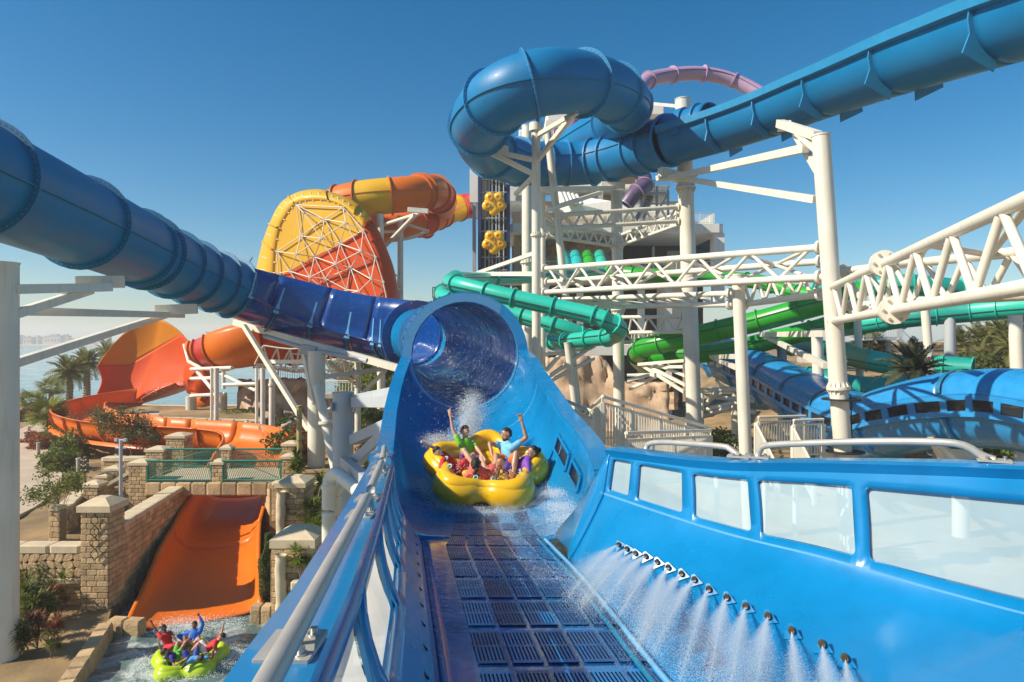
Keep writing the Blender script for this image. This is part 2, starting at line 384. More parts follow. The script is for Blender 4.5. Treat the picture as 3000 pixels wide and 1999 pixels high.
def strip(name, pts, w, z, m):
    fr = frames(resample([V((x, y, z)) for x, y in pts], 1.0)); vs, fs = sweep(fr, [(-w, -.12), (-w, .012), (-w/2, .02), (0, .03), (w/2, .02), (w, .012), (w, -.12)])
    o = mesh(name, vs, fs, m, smooth=False); o['kind'] = 'structure'; return o
strip('path', [(-28, 22), (-24.5, 29), (-27.5, 37), (-33, 44), (-36.5, 52), (-41, 62), (-46, 76)], 2.6, 2.09, M_path)
strip('footpath', [(-46, 72), (-38, 70), (-30, 73), (-18, 78)], 1.6, 2.10, M_path)
vs = []; fs = []
for j in range(10):
    for i in range(61):
        x = -110+i*2.2; y = 79+j*2.0-.26*(x+35)*.3*(1 if x < -10 else 0); vs.append((x, y, ground_h(x, y)+.07+.05*math.sin(i*.9+j)))
for j in range(9):
    for i in range(60): fs.append((j*61+i, j*61+i+1, (j+1)*61+i+1, (j+1)*61+i))
mesh('beach', vs, fs, M_sand)['kind'] = 'structure'
# ------------------------------------------------------------------ the blue raft slide: left tube, trough, tunnel, chute
RS = thing('raft_slide', 'blue raft slide from the left tube through the round tunnel into the wet windowed chute', 'water slide', (-3, 20, 2))
path = resample([(-13.3, 12.5, 14.4), (-14.1, 19.9, 14.04), (-15.0, 26.9, 13.67), (-15.3, 31, 13.3), (-14.75, 34.6, 12.75), (-13, 36.9, 11.9), (-9.9, 37.6, 10.9), (-6.8, 36.9, 10.3), (-4.5, 34.2, 10.0), (-3.25, 30, 9.85), (-2.15, 24, 9.7), (-1.27, 18.5, 9.54)], .3)
iA = min(i for i, p in enumerate(path) if p.y > 35.3)
iB = max(i for i, p in enumerate(path) if p.y > 34.8)
RT = 1.45
tp = path[:iA+1]; ti = cut_idx(tp, [17.6, 22.9, 27.3, 28.2, 30.6, 32.4, 34.2])
fr = tube_run(RS, tp, RT, ti, [M_tube], M_flange, fl=.17, seams=(-8,))
for i in ti: bolts(RS, fr[i], RT+.085, 60, M_mouth, s=.011)
f0 = fr[len(tp)-1]
# lip standing up at the end of the tube
ring(RS, 'tube_lip', f0, RT, RT+.45, .05, M_flange, 60, 130, 16)
# trough
tr = path[iA:iB+1]; ft = frames(tr)
def tprof(t):
    h = 1.75; a = circ(RT, 20, -19, -180)
    return [(RT+.12, -.44), (RT-.07, -.46)]+a+[(-RT-.03, h*.33), (-RT-.08, h*.66), (-RT-.15, h), (-RT-.35, h+.01)]
n_ = len(tr); cuts = [0, n_//5, 2*n_//5, 3*n_//5, 4*n_//5, n_-1]
for a, b in zip(cuts, cuts[1:]):
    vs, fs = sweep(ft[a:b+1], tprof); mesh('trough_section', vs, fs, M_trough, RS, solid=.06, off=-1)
for c in cuts[:-1]+[(cuts[4]+cuts[5])//2]:
    p, sd, nn, t = ft[c]
    ring(RS, 'trough_rib', ft[c], RT+.05, RT+.17, .07, M_flange, -180, -22, 20)
    # grey bracket fin standing on the near rim
    b0 = p+sd*(RT+.05)+nn*-.45
    pr = [(-.16, -.15), (.16, -.15), (.05, .35), (.04, 1.25), (-.04, 1.25), (-.05, .35)]
    vs = [b0+t*x+nn*z+sd*e for e in (-.03, .03) for x, z in pr]; k = len(pr)
    mesh('rim_bracket', vs, [tuple(range(k)), tuple(reversed(range(k, 2*k)))]+[(i, (i+1) % k, k+(i+1) % k, k+i) for i in range(k)], M_mouth, RS, smooth=False)
for hz in (.35, .75):
    vs, fs = sweep(ft, [(-RT-.05+.04, hz), (-RT-.05+.04, hz+.02), (-RT-.02+.03, hz+.02)]); mesh('seam_strip', vs, fs, M_mouth, RS)
# tunnel
tu = path[iB:]; fu = tube_run(RS, tu, RT, cut_idx(tu, [31, 27.5, 24, 21.6, 20.1]), [M_chute], M_mouth, fl=.22, th=.07, seams=(), name='tunnel_section', fname='tunnel_flange')
for q in (19.5, 20.8):
    i = min(range(len(tu)), key=lambda k: abs(tu[k].y-q)); ring(RS, 'tunnel_collar', fu[i], RT, RT+.24, .42 if q < 20 else .3, M_mouth); bolts(RS, fu[i], RT+.25, 40, M_flange, off=.1)
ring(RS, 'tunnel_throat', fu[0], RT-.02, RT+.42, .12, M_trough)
# upper chute (mouth to the level run), lofted between rims
UP = [  # depth, left x,z  floor x,z  right x,z, squareness
 (18.6, -2.72, 9.54, -1.27, 8.09, .18, 9.62, 2.0), (17.2, -2.70, 9.10, -1.15, 7.96, .36, 9.46, 2.0), (16, -2.62, 8.78, -1.05, 7.80, .51, 9.19, 2.05), (14.5, -2.46, 8.44, -.82, 7.50, .75, 8.85, 2.3),
 (13, -2.24, 8.24, -.62, 7.20, .93, 8.56, 2.7), (12, -2.09, 8.16, -.52, 7.03, 1.06, 8.44, 3.1), (11, -1.93, 8.18, -.46, 7.05, 1.12, 8.38, 3.5), (10, -1.76, 8.30, -.40, 7.18, 1.13, 8.33, 4.2), (9, -1.62, 8.43, -.36, 7.36, 1.10, 8.24, 5.0)]
def up_pt(d, k):   # k in 0..1 left rim -> right rim
    d_, = [d]; Lx, Lz, Fx, Fz, Rx, Rz, sq = interp(sorted(UP), d_)
    a = math.pi+math.pi*k; c, s_ = math.cos(a), math.sin(a); e = 2/sq
    cx = abs(c)**e; sz = abs(s_)**e
    x = Fx+(Lx-Fx)*cx if c < 0 else Fx+(Rx-Fx)*cx
    z = Fz+((Lz if c < 0 else Rz)-Fz)*(1-sz); return V((x, d, z))
ds = np.linspace(18.6, 9, 44); KS = np.linspace(0, 1, 41)
M_left_spray = None
# right-hand smoked windows are real openings in the upper wall
holes = [(12.05, 13.05, .862, .93), (10.75, 11.75, .862, .93)]
def inhole(d, k): return any(a < d < b and c < k < e for a, b, c, e in holes)
KS = np.unique(np.concatenate([KS, [.862, .93]])); ds = np.unique(np.concatenate([ds, [12.05, 13.05, 10.75, 11.75]]))[::-1]
rings = [[up_pt(d, k) for k in KS] for d in ds]; vs, fs = loft(rings); nk = len(KS)
fs = [f for f in fs if not inhole((ds[f[0]//nk]+ds[f[2]//nk])/2, (KS[f[0] % nk]+KS[f[1] % nk])/2)]
UC = mesh('chute_shell', vs, fs, M_chute, RS, solid=.05, off=1)
for a, b, c, e in holes:
    pts = [[up_pt(d, k)+V((.03, 0, -.01)) for k in np.linspace(c, e, 5)] for d in np.linspace(a, b, 6)]
    vs, fs = loft(pts); pn = mesh('window_pane', vs, fs, M_dpane, RS, smooth=False)
    lp = [up_pt(a, c), up_pt((a+b)/2, c), up_pt(b, c), up_pt(b, e), up_pt((a+b)/2, e), up_pt(a, e), up_pt(a, c)]
    for p, q in zip(lp, lp[1:]): bar(pn, 'window_frame', p+V((-.015, 0, .01)), q+V((-.015, 0, .01)), .03, M_chute, 8)
# rim strip running up the left rim, over the arch and down the right rim
rimL = [up_pt(d, 0) for d in np.linspace(9, 18.3, 18)]; rimR = [up_pt(d, 1) for d in np.linspace(18.3, 9, 18)]
cM = V((-1.27, 18.6, 9.54)); arch = [cM+V((-math.cos(a)*RT, 0, math.sin(a)*RT)) for a in np.linspace(R(4), R(176), 26)]
out = [V((-1, 0, .12))]*len(rimL)+[V((-math.cos(a), 0, math.sin(a))) for a in np.linspace(R(4), R(176), 26)]+[V((1, 0, .12))]*len(rimR)
line = rimL+arch+rimR; vs = []; fs = []
for i, (p, o) in enumerate(zip(line, out)):
    t = (line[min(i+1, len(line)-1)]-line[max(0, i-1)]).normalized(); nn = t.cross(o).normalized()
    w = .26 if i < len(rimL) else .26
    vs += [p-o*.015+nn*.02, p+o*w+nn*.02, p+o*w-nn*.10, p-o*.015-nn*.03]
for i in range(len(line)-1):
    for c in range(4): fs.append((i*4+c, i*4+(c+1) % 4, i*4+4+(c+1) % 4, i*4+4+c))
fs += [(0, 1, 2, 3), tuple(len(vs)-4+c for c in (3, 2, 1, 0))]
mesh('mouth_rim', vs, fs, M_chute, RS, smooth=False)
# rounded end of the upper right wall with a black vent
e0 = up_pt(9, 1); pr = []
for d in (9.9, 9.5, 9.1, 8.85):
    a = up_pt(max(9, d), 1); b = up_pt(max(9, d), .80); k = max(0, (9.3-d)*.25)
    a = V((a.x, d, a.z-k)); b = V((b.x, d, b.z)); pr.append([b, b.lerp(a, .5)+V((.02, 0, 0)), a, a+V((.30, 0, -.02)), a+V((.36, 0, -.12)), a+V((.36, 0, -.9))])
vs, fs = loft(pr); mesh('wall_end', vs, fs+[tuple(18+i for i in range(6))], M_chute, RS)
box(RS, 'vent', e0+V((.14, -.17, -.22)), (.10, .02, .12), M_black)
# lower run: tables by depth
LR = [(1.0, -.44, 9.08), (2.0, -.58, 9.0), (2.9, -.69, 8.90), (4.8, -.95, 8.75), (8.3, -1.47, 8.47), (9, -1.62, 8.43)]
FLt = [(1.0, -.10, 8.22), (2.0, -.2, 8.12), (4.3, -.49, 7.86), (8.6, -1.18, 7.42), (9, -1.27, 7.36)]
FRt = [(1.0, 1.3, 8.22), (2.5, 1.2, 8.1), (4.16, .99, 7.9), (6.72, .77, 7.61), (9, .46, 7.36)]
def L_(d): x, z = interp(LR, d); return V((x, d, z))
def FL(d): x, z = interp(FLt, d); return V((x, d, z))
def FR(d): x, z = interp(FRt, d); return V((x, d, z))
def LW(d, v):    # left wall, v 0 rim .. 1 floor, concave foot
    a = L_(d); b = FL(d); x = a.x+(b.x-a.x)*v**2.2; z = a.z+(b.z-a.z)*min(1, v*1.06-.06*v*v); return V((x, d, z))
for d_ in (12.75, 15.6):
    vs, fs = loft([[up_pt(d_+e, k)+V((0, 0, .006)) for e in (-.012, .012)] for k in np.linspace(.03, .97, 50)]); mesh('seam_strip', vs, fs, M_mouth, RS)
wins = [(1.2, 3.1), (3.25, 4.6), (4.75, 5.7), (5.85, 6.6), (6.75, 7.4), (7.5, 8.1)]
ds = sorted(set([1.0, 9.0]+[q for w in wins for q in w]+list(np.linspace(1.0, 9.0, 33)))); vs_ = [0, .06, .2, .34, .48, .6, .7, .8, .88, .94, 1]
rings = [[LW(d, v) for v in vs_] for d in ds]; vs, fs = loft(rings); k = len(vs_)
fs = [f for f in fs if not (any(a < (ds[f[0]//k]+ds[f[2]//k])/2 < b for a, b in wins) and .06 < (vs_[f[0] % k]+vs_[f[1] % k])/2 < .60)]
mesh('left_wall', vs, fs, M_chute, RS, solid=.04, off=1)
def rrect(u0, u1, v0, v1, ru, rv, S, n=6):
    """rounded inner outline and matching outer outline of a window opening"""
    inn = []; outp = []
    for cx, cy, a0 in ((u1-ru, v1-rv, 0), (u0+ru, v1-rv, 90), (u0+ru, v0+rv, 180), (u1-ru, v0+rv, 270)):
        for i in range(n+1):
            a = R(a0+90*i/n); x = cx+ru*math.cos(a); y = cy+rv*math.sin(a); inn.append((x, y))
            ex = (u1 if cx > (u0+u1)/2 else u0); ey = (v1 if cy > (v0+v1)/2 else v0)
            if i <= n/2: outp.append((x, ey) if a0 in (90, 270) else (ex, y))
            else: outp.append((ex, y) if a0 in (90, 270) else (x, ey))
            if i == n//2: outp[-1] = (ex, ey)
    return [S(*q) for q in inn], [S(*q) for q in outp]
def window(root, u0, u1, v0, v1, ru, rv, S, off, mp, mf):
    nu, nv = 10, 5
    pts = [[S(u0+(u1-u0)*i/nu, v0+(v1-v0)*j/nv)+off for j in range(nv+1)] for i in range(nu+1)]
    vs, fs = loft(pts); p = mesh('window_pane', vs, fs, mp, root, smooth=True)
    i_, o_ = rrect(u0, u1, v0, v1, ru, rv, S); n = len(i_)
    vs = i_+o_+[q+off*1.4 for q in i_]; fs = [(i, (i+1) % n, n+(i+1) % n, n+i) for i in range(n)]+[(i, 2*n+i, 2*n+(i+1) % n, (i+1) % n) for i in range(n)]
    mesh('window_frame', vs, fs, mf, p, smooth=False)
for a, b in wins: window(RS, a, b, .06, .60, (b-a)*.05, .05, LW, V((-.02, 0, 0)), M_paneL, M_chute)
# rim flange, handrail and plates of the left wall
vs = []; fs = []; dl = list(np.linspace(1.0, 9.3, 30))
for d in dl:
    a = L_(d); vs += [a+V((.015, 0, .0)), a+V((.0, 0, .03)), a+V((-.24, 0, .035)), a+V((-.25, 0, -.06)), a+V((-.06, 0, -.06))]
for i in range(len(dl)-1):
    for c in range(5): fs.append((i*5+c, i*5+(c+1) % 5, i*5+5+(c+1) % 5, i*5+5+c))
mesh('rim_flange', vs, fs, M_chute, RS, smooth=False)
def rail(d0, d1, plates):
    r0 = L_(d0)+V((-.065, 0, .135)); r1 = L_(d1)+V((-.065, 0, .135))
    pts = [r0+(r1-r0)*t for t in np.linspace(0, 1, 8)]+[r1+V((.0, .10, -.06)), r1+V((.0, .13, -.16))]
    h = pipe(RS, 'handrail', pts, .034, M_rail, .06, 14)
    for d in plates:
        a = L_(d)+V((-.095, 0, .045)); box(h, 'base_plate', a, (.17, .22, .016), M_rail); bar(h, 'rail_post', a+V((.02, 0, 0)), a+V((.03, 0, .09)), .014, M_rail, 10)
        for e in (-.07, .07): bar(h, 'bolt', a+V((.05, e, 0)), a+V((.05, e, .030)), .014, M_chrome, 6); bar(h, 'washer', a+V((.05, e, 0)), a+V((.05, e, .013)), .022, M_chrome, 12)
rail(.95, 4.75, [2.15, 4.6]); rail(5.15, 7.1, [5.3, 6.95]); rail(7.35, 8.9, [7.5, 8.8])
# floor
ds = np.linspace(1.0, 9.0, 40); vs, fs = loft([[FL(d).lerp(FR(d), u) for u in np.linspace(0, 1, 12)] for d in ds])
mesh('chute_floor', vs, fs, M_floor, RS, solid=.05, off=-1)
# right wall: control rows floor, nozzle, joint, rim at six stations
ST = [((.61+.02, 7.6, 7.53), (.98, 7.5, 8.30), (1.05, 7.5, 8.74)), ((.80, 6.0, 7.69), (1.815, 6.1, 8.28), (1.83, 6.3, 8.83)), ((.92, 5.0, 7.8), (2.39, 5.2, 8.32), (2.43, 5.4, 8.98)),
      ((.99, 4.16, 7.9), (2.93, 4.6, 8.28), (3.0, 4.8, 9.07)), ((1.1, 3.4, 7.99), (3.47, 4.15, 8.24), (3.63, 4.4, 9.11)), ((1.2, 2.5, 8.1), (4.3, 3.5, 8.26), (4.5, 3.8, 9.2)), ((1.3, 1.2, 8.2), (5.2, 2.4, 8.45), (5.7, 2.9, 9.25))]
rowF = catmull([s[0] for s in ST], 20); rowJ = catmull([s[1] for s in ST], 20); rowR = catmull([s[2] for s in ST], 20)
def row(rw, u): x = min(max(u, 0), 6)*20; i = min(int(x), len(rw)-2); return rw[i].lerp(rw[i+1], x-i)
def RW(u, v):     # v 0 floor edge, 1 joint, 2 rim
    f, j, r = row(rowF, u), row(rowJ, u), row(rowR, u)
    if v <= 1: p = f.lerp(j, v); return p+V((0, 0, -.34*(1-v)*v*min(1, .3+u*.35)*1.2))
    w = v-1; p = j.lerp(r, w); return p+V((.0, 0, .05*math.sin(w*math.pi)))+(j-f).normalized()*(.06*w*(1-w))
wr = [(.07, .26), (.335, .725), (.82, 1.32), (1.41, 2.25), (2.37, 3.80), (4.0, 5.5)]
us = sorted(set([q for w in wr for q in w]+list(np.linspace(0, 6, 61)))); vv = [0, .12, .25, .4, .55, .7, .85, 1, 1.08, 1.2, 1.35, 1.5, 1.65, 1.75, 1.85, 1.93, 2]
vs, fs = loft([[RW(u, v) for v in vv] for u in us]); k = len(vv)
fs = [f for f in fs if not (any(a < (us[f[0]//k]+us[f[2]//k])/2 < b for a, b in wr) and 1.08 < (vv[f[0] % k]+vv[f[1] % k])/2 < 1.75)]
mesh('right_wall', vs, fs, M_chute, RS, solid=.04, off=1)
for a, b in wr: window(RS, a, b, 1.08, 1.75, min(.045, (b-a)*.09), .06, RW, V((.02, .03, 0)), M_pane, M_chute)
vs = []; fs = []
for u in us:
    p = RW(u, 2); o = (row(rowR, min(6, u+.1))-row(rowR, max(0, u-.1))).normalized().cross(V((0, 0, 1)))*-1
    o = V((o.x, o.y, 0)).normalized(); o = o if o.y > -.2 else -o
    vs += [p-o*.03, p-o*.05+V((0, 0, .035)), p+o*.02+V((0, 0, .05)), p+o*.20+V((0, 0, .05)), p+o*.21+V((0, 0, -.06)), p+V((0, 0, -.06))]
for i in range(len(us)-1):
    for c in range(6): fs.append((i*6+c, i*6+(c+1) % 6, i*6+6+(c+1) % 6, i*6+6+c))
fs.append((0, 1, 2, 3, 4, 5)); mesh('rim_flange', vs, fs, M_chute, RS, smooth=False)
vs, fs = loft([[RW(u, 1)+V((-.006, -.004, z)) for z in (-.012, 0.004, .012)] for u in us]); mesh('wall_joint', vs, fs, M_mouth, RS, smooth=False)
# closing leaf at the near-left end of the right wall and bridge piece to the upper wall
vs, fs = loft([[RW(0.03, v)+V((.01, -.01, -.004)) for v in (0, .25, .5, .75, 1, 1.5, 2)], [V((.70, 8.3, 7.42)), V((.78, 8.3, 7.62)), V((.86, 8.3, 7.85)), V((.93, 8.3, 8.05)), V((.98, 8.25, 8.2)), V((1.0, 8.2, 8.27)), V((1.02, 8.2, 8.3))], [FR(9)+V((.12, 0, .02)), V((.66, 9, 7.5)), V((.84, 9, 7.7)), V((.96, 9, 7.9)), V((1.05, 9, 8.05)), V((1.08, 9, 8.15)), V((1.12, 9, 8.22))]])
mesh('wall_bridge', vs, fs, M_chute, RS, solid=.03, off=1)
vs, fs = loft([[FR(d).lerp(RW(max(0, min(6, (7.6-d)*.65)), 0), t) for t in (0, 1)] for d in np.linspace(2, 9, 15)])
def hr(pxs, drop):
    pts = []
    for px, dz in pxs:
        u = min(np.linspace(0, 6, 241), key=lambda q: abs(1500+RW(q, 2).x/RW(q, 2).y*FP-px)); pts.append(RW(u, 2)+V((.06, .12, .05+dz)))
    h = pipe(RS, 'handrail', pts, .028, M_rail, .05, 12)
    for q in drop:
        p = pts[q]; box(h, 'base_plate', V((p.x, p.y, p.z)), (.20, .12, .016), M_rail, rz=-.5)
        for e in (-.06, .06): bar(h, 'bolt', p+V((e, -.02, 0)), p+V((e, -.02, .03)), .014, M_chrome, 6)
hr([(1885, .02), (1892, .07), (1930, .10), (2000, .11), (2110, .10), (2138, .07), (2160, .015)], [6])
hr([(2210, .012), (2218, .07), (2245, .11), (2400, .12), (2600, .13), (2780, .125), (2840, .10), (2880, .05), (2925, .012)], [0, 8])
p = RW(1.95, 2)
# floor grates: strips over a dark drain
M_drain = mat('drain shadow', (.004, .02, .07), rough=.5)
M_grate = mat('grate blue', (.004, .16, .44), rough=.3, coat=.1, var=.25, scale=5)
M_grated = mat('grate navy', (.004, .07, .24), rough=.3, coat=.1, var=.25, scale=5)
def FS(u, d):
    if d > 9:
        Lx, Lz, Fx, Fz, Rx, Rz, sq = interp(sorted(UP), d); x = Fx+(u-.5)*1.55; q = (x-Fx)/((Rx if x > Fx else Lx)-Fx); c = min(1, abs(q))**(sq/2); return V((x, d, Fz+((Rz if x > Fx else Lz)-Fz)*(1-math.sqrt(max(0, 1-c*c))**(2/sq))))
    return FL(d).lerp(FR(d), u)
rs = random.Random(3); d = 11.45
rows_ = []
while d > 2.2:
    ln = .62; rows_.append((d, d-ln)); d -= ln+.17
for (d1, d0) in rows_:
    for c in range(5):
        u0 = .20+c*.158; u1 = u0+.138
        if rs.random() < .04: continue
        n = 8; vs = []; fs = []; mi = []
        def q4(a, b, c_, d_, z, m):
            k = len(vs); vs.extend([FS(a, c_)+V((0, 0, z)), FS(b, c_)+V((0, 0, z)), FS(b, d_)+V((0, 0, z)), FS(a, d_)+V((0, 0, z))]); fs.append((k, k+1, k+2, k+3)); mi.append(m)
        q4(u0, u1, d0, d1, .004, 0)
        for i in range(n):
            a = u0+(u1-u0)*(i+.22)/n; b = u0+(u1-u0)*(i+.78)/n; q4(a, b, d0, d1, .014, 1)
        q4(u0, u1, d0-.02, d0+.03, .013, 1); q4(u0, u1, d1-.03, d1+.02, .013, 1); q4(u0, u1, (d0+d1)/2-.02, (d0+d1)/2+.02, .0125, 1)
        mesh('floor_grate', vs, fs, None, RS, smooth=False, mats=[M_drain, M_grated if rs.random() < .35 else M_grate], mi=mi)
# raised guide track along the right side of the floor
for o_ in (0, .09):
    pts = [FR(d)+V((-.06-o_, 0, .02)) for d in np.linspace(2.2, 8.8, 12)]; pipe(RS, 'guide_rail', pts, .02, M_flange if o_ else M_mouth, .3, 8)
# nozzles
def proj(p): return (1500+p.x/p.y*FP, HZ-(p.z-HC)/p.y*FP)
NZ = [(1819, 1601), (1845, 1614), (1870, 1628), (1897, 1642), (1928, 1658), (1963, 1676), (2000, 1695), (2041, 1716), (2086, 1740), (2137, 1767), (2194, 1794), (2256, 1826), (2328, 1866), (2410, 1906), (2484, 1950)]
grid = [(u, v) for u in np.linspace(0, 4.5, 136) for v in np.linspace(.05, .95, 46)]; gp = [proj(RW(u, v)) for u, v in grid]
JETS = []
for nzx, nzy in NZ:
    u, v = grid[min(range(len(gp)), key=lambda i: (gp[i][0]-nzx)**2+(gp[i][1]-nzy)**2)]
    p = RW(u, v); n = (RW(u+.05, v)-RW(u-.05, v)).cross(RW(u, v+.05)-RW(u, v-.05)).normalized(); n = n if n.z > 0 else -n
    ax = V((-.40, -1, .15)).normalized()
    vs = [p+n*.002, p+V((.07, .10, .02))+n*.004, p+V((-.03, .12, -.03))+n*.004, p+V((.03, .02, 0))+n*.055, p+V((.0, .09, 0))+n*.06]
    nz_ = mesh('nozzle', [p-ax*.03+n*.05+Matrix.Rotation(a, 3, ax) @ (n*r)+ax*z for r, z in ((.010, -.03), (.024, -.03), (.028, .0), (.028, .02), (.020, .04), (.010, .04)) for a in [i*math.pi/4 for i in range(8)]],
         [(i*8+j, i*8+(j+1) % 8, i*8+8+(j+1) % 8, i*8+8+j) for i in range(5) for j in range(8)]+[tuple(range(40, 48)), tuple(reversed(range(8)))], M_bronze, RS, smooth=False)
    s1 = ax.cross(n).normalized()
    vs = [p+s1*.055+ax*.02, p-s1*.055+ax*.02, p-ax*.12, p+n*.085-ax*.02, p+n*.004-ax*.12]
    mesh('nozzle_bracket', [p+s1*.06+ax*.03, p-s1*.06+ax*.03, p-s1*.05-ax*.11, p+s1*.05-ax*.11, p+n*.09+s1*.012-ax*.05, p+n*.09-s1*.012-ax*.05], [(0, 3, 4), (1, 5, 2), (3, 2, 5, 4), (0, 4, 5, 1)], M_chute, nz_, smooth=False)
    JETS.append((p+n*.05+ax*.03, ax, n))
LJ = []
for i, d in enumerate(np.linspace(2.6, 8.4, 13)):
    p = LW(d, .90); bar(RS, 'side_nozzle', p+V((-.02, .05, .03)), p+V((.035, -.05, .02)), .022, M_black, 8); LJ.append(p+V((.04, -.06, .02)))
# ------------------------------------------------------------------ looping blue tube slide upper right
LS = thing('loop_slide', 'teal blue slide curling in a loop above the steel columns, then running up right', 'water slide', (5, 36, 2))
lp = resample([P(1665, 440, 53), P(1725, 405, 49.5), P(1800, 360, 45), P(1832, 305, 39.5), P(1775, 262, 34.8), P(1668, 240, 31.8), P(1560, 249, 30.5), P(1455, 296, 31.5), P(1403, 368, 35), P(1433, 440, 40), P(1528, 476, 45), P(1690, 480, 46.5), P(1800, 462, 45), P(1960, 412, 41)], .3)
def near_px(pts, pxs, lo=0, hi=None):
    out = []
    for px, py in pxs: out.append(min(range(len(pts)), key=lambda i: (proj(pts[i])[0]-px)**2+(proj(pts[i])[1]-py)**2))
    return out
li = sorted(set([0, len(lp)-1]+near_px(lp, [(1800, 360), (1835, 310), (1800, 272), (1705, 243), (1560, 249), (1450, 298), (1400, 370), (1440, 445), (1520, 474), (1600, 480), (1665, 481), (1740, 475), (1790, 465), (1868, 445), (1905, 432)])))
frl = tube_run(LS, lp, 1.45, li, [M_loop], M_loopf, fl=.17, seams=(10, 190), smat=M_tube)
for i in li[2:]: bolts(LS, frl[i], 1.53, 40, M_mouth, s=.02)
# hollow end of the tube
ends_ = frl[-1]
hp = resample([P(1960, 412, 41), P(2100, 372, 39), P(2247, 322, 36), P(2425, 250, 32.3), P(2645, 163, 27), P(2830, 95, 23.8), P(3040, 20, 20.8), P(3300, -70, 17.5)], .35)
hprof = [(-1.55, .55), (-1.5, .4)]+[(-a, b) for a, b in circ(1.45, 20, 0, -180)]+[(1.5, .4), (1.72, .42), (1.74, .30), (1.56, .26)]
hprof = [(-1.74, .40), (-1.5, .42), (-1.46, .2)]+circ(1.45, 22, -180, 0)+[(1.46, .2), (1.5, .42), (1.74, .40)]
hi_ = sorted(set([0, len(hp)-1]+near_px(hp, [(2120, 370), (2270, 312), (2440, 245), (2665, 155), (2980, 40)])))
fh = frames(hp)
for a, b in zip(hi_, hi_[1:]):
    vs, fs = sweep(fh[a:b+1], hprof); mesh('open_section', vs, fs, M_loop, LS, solid=.05, off=0)
for i in hi_[1:]:
    p, s, n, t = fh[i]; o = []
    # rib: straight fin on the near side, squared foot below
    for sg in (-1, 1):
        pr = [(1.44, .30), (1.62, .28), (1.62, -.2), (1.5, -.62), (1.66, -1.2), (.55, -1.75), (.5, -1.36), (.95, -1.08), (1.28, -.66), (1.42, -.2)]
        vs = [p+s*(sg*x)+n*z+t*e for e in (-.035, .035) for x, z in pr]; k = len(pr)
        mesh('rib', vs, [tuple(range(k)), tuple(reversed(range(k, 2*k)))]+[(q, (q+1) % k, k+(q+1) % k, k+q) for q in range(k)], M_loopf, LS, smooth=False)
vs, fs = sweep(fh, [(1.50, .05), (1.72, .10), (1.76, .47), (1.50, .47)]); mesh('rim_band', vs, fs, M_loopf, LS, smooth=False)  # lighter flange blue paints sunlight onto the outer rim face
# upright hood standing at the open end of the tube
ring(LS, 'tube_mouth', frames(hp)[3], 1.40, 1.62, .5, M_loop, -10, 190)
ring(LS, 'tube_mouth', frames(hp)[6], 1.40, 1.62, .06, M_loopf, 10, 170)
vs, fs = sweep(fh[:9], circ(1.45, 16, 0, 180)); mesh('hood', vs, fs, M_loop, LS, solid=.05)
# ------------------------------------------------------------------ lilac slide behind
PS = thing('lilac_slide', 'thin lilac tube slide arching behind the blue loop and over the tower', 'water slide', (12, 66, 2))
pp = resample([P(1868, 268, 62), P(1900, 235, 64), P(1977, 219, 66), P(2063, 217, 67), P(2150, 237, 67), P(2235, 280, 66), P(2300, 330, 65)], .5)
tube_run(PS, pp, .68, cut_idx(pp, [], 0)[:1]+near_px(pp, [(1900, 235), (1977, 219), (2063, 217), (2150, 237)])+[len(pp)-1], [M_lilac], M_lilac, fl=.18, th=.1, seams=(15, 195), smat=M_purple)
pp = resample([P(1868, 268, 62), P(1800, 300, 62), P(1720, 320, 62), P(1685, 350, 62), P(1660, 385, 62), P(1640, 400, 62.5)], .5)
tube_run(PS, pp, .68, [0, len(pp)//2, len(pp)*3//4, len(pp)-1], [M_lilac], M_lilac, fl=.18, th=.1, seams=())
pp = resample([P(1640, 400, 62.5), P(1700, 470, 64), P(1860, 500, 64), P(1890, 540, 63), P(1862, 565, 62), P(1835, 600, 62)], .5)
tube_run(PS, pp, .68, [0, len(pp)//2, len(pp)*3//4, len(pp)*7//8, len(pp)-1], [M_purple], M_lilac, fl=.14, th=.1, seams=())
# ------------------------------------------------------------------ disc slide (yellow and orange)
DS = thing('disc_slide', 'yellow and orange slide with a huge latticed disc and tube above', 'water slide', P(1000, 1150, 60))
DD = 58.0
def B(x, y): return (700+x/2.851, 450+y/2.851)
edge = [B(*q) for q in [(330, 1290), (303, 1150), (303, 1000), (312, 820), (350, 630), (420, 500), (480, 432), (560, 405), (690, 398), (800, 418), (870, 450), (960, 530), (1040, 640), (1140, 860), (1200, 1050), (1238, 1250), (1240, 1400), (1150, 1560), (900, 1640), (600, 1560), (420, 1450)]]
outer = [B(*q) for q in [(150, 1320), (140, 1100), (150, 960), (200, 740), (255, 590), (330, 440), (420, 360), (540, 312), (680, 303), (790, 330), (900, 372), (1000, 432), (1115, 560), (1250, 880), (1290, 1100), (1290, 1270), (1280, 1420), (1180, 1640), (900, 1720), (560, 1650), (330, 1500)]]
def dd(px): return DD-(px-1000)*.013
ev = catmull([P(x, y, dd(x)) for x, y in edge]+[P(*edge[0], dd(edge[0][0]))], 4)[:-1]
ovs = catmull([P(x, y, dd(x)+1.5) for x, y in outer]+[P(*outer[0], dd(outer[0][0])+1.5)], 4)[:-1]
n = len(ev); cen = sum(ev, V())/n
l0, l1 = P(*B(350, 1020), dd(823)), P(*B(1045, 645), dd(1066))
nd = V((l1.x-l0.x, 0, l1.z-l0.z)); nd = V((-nd.z, 0, nd.x)).normalized()
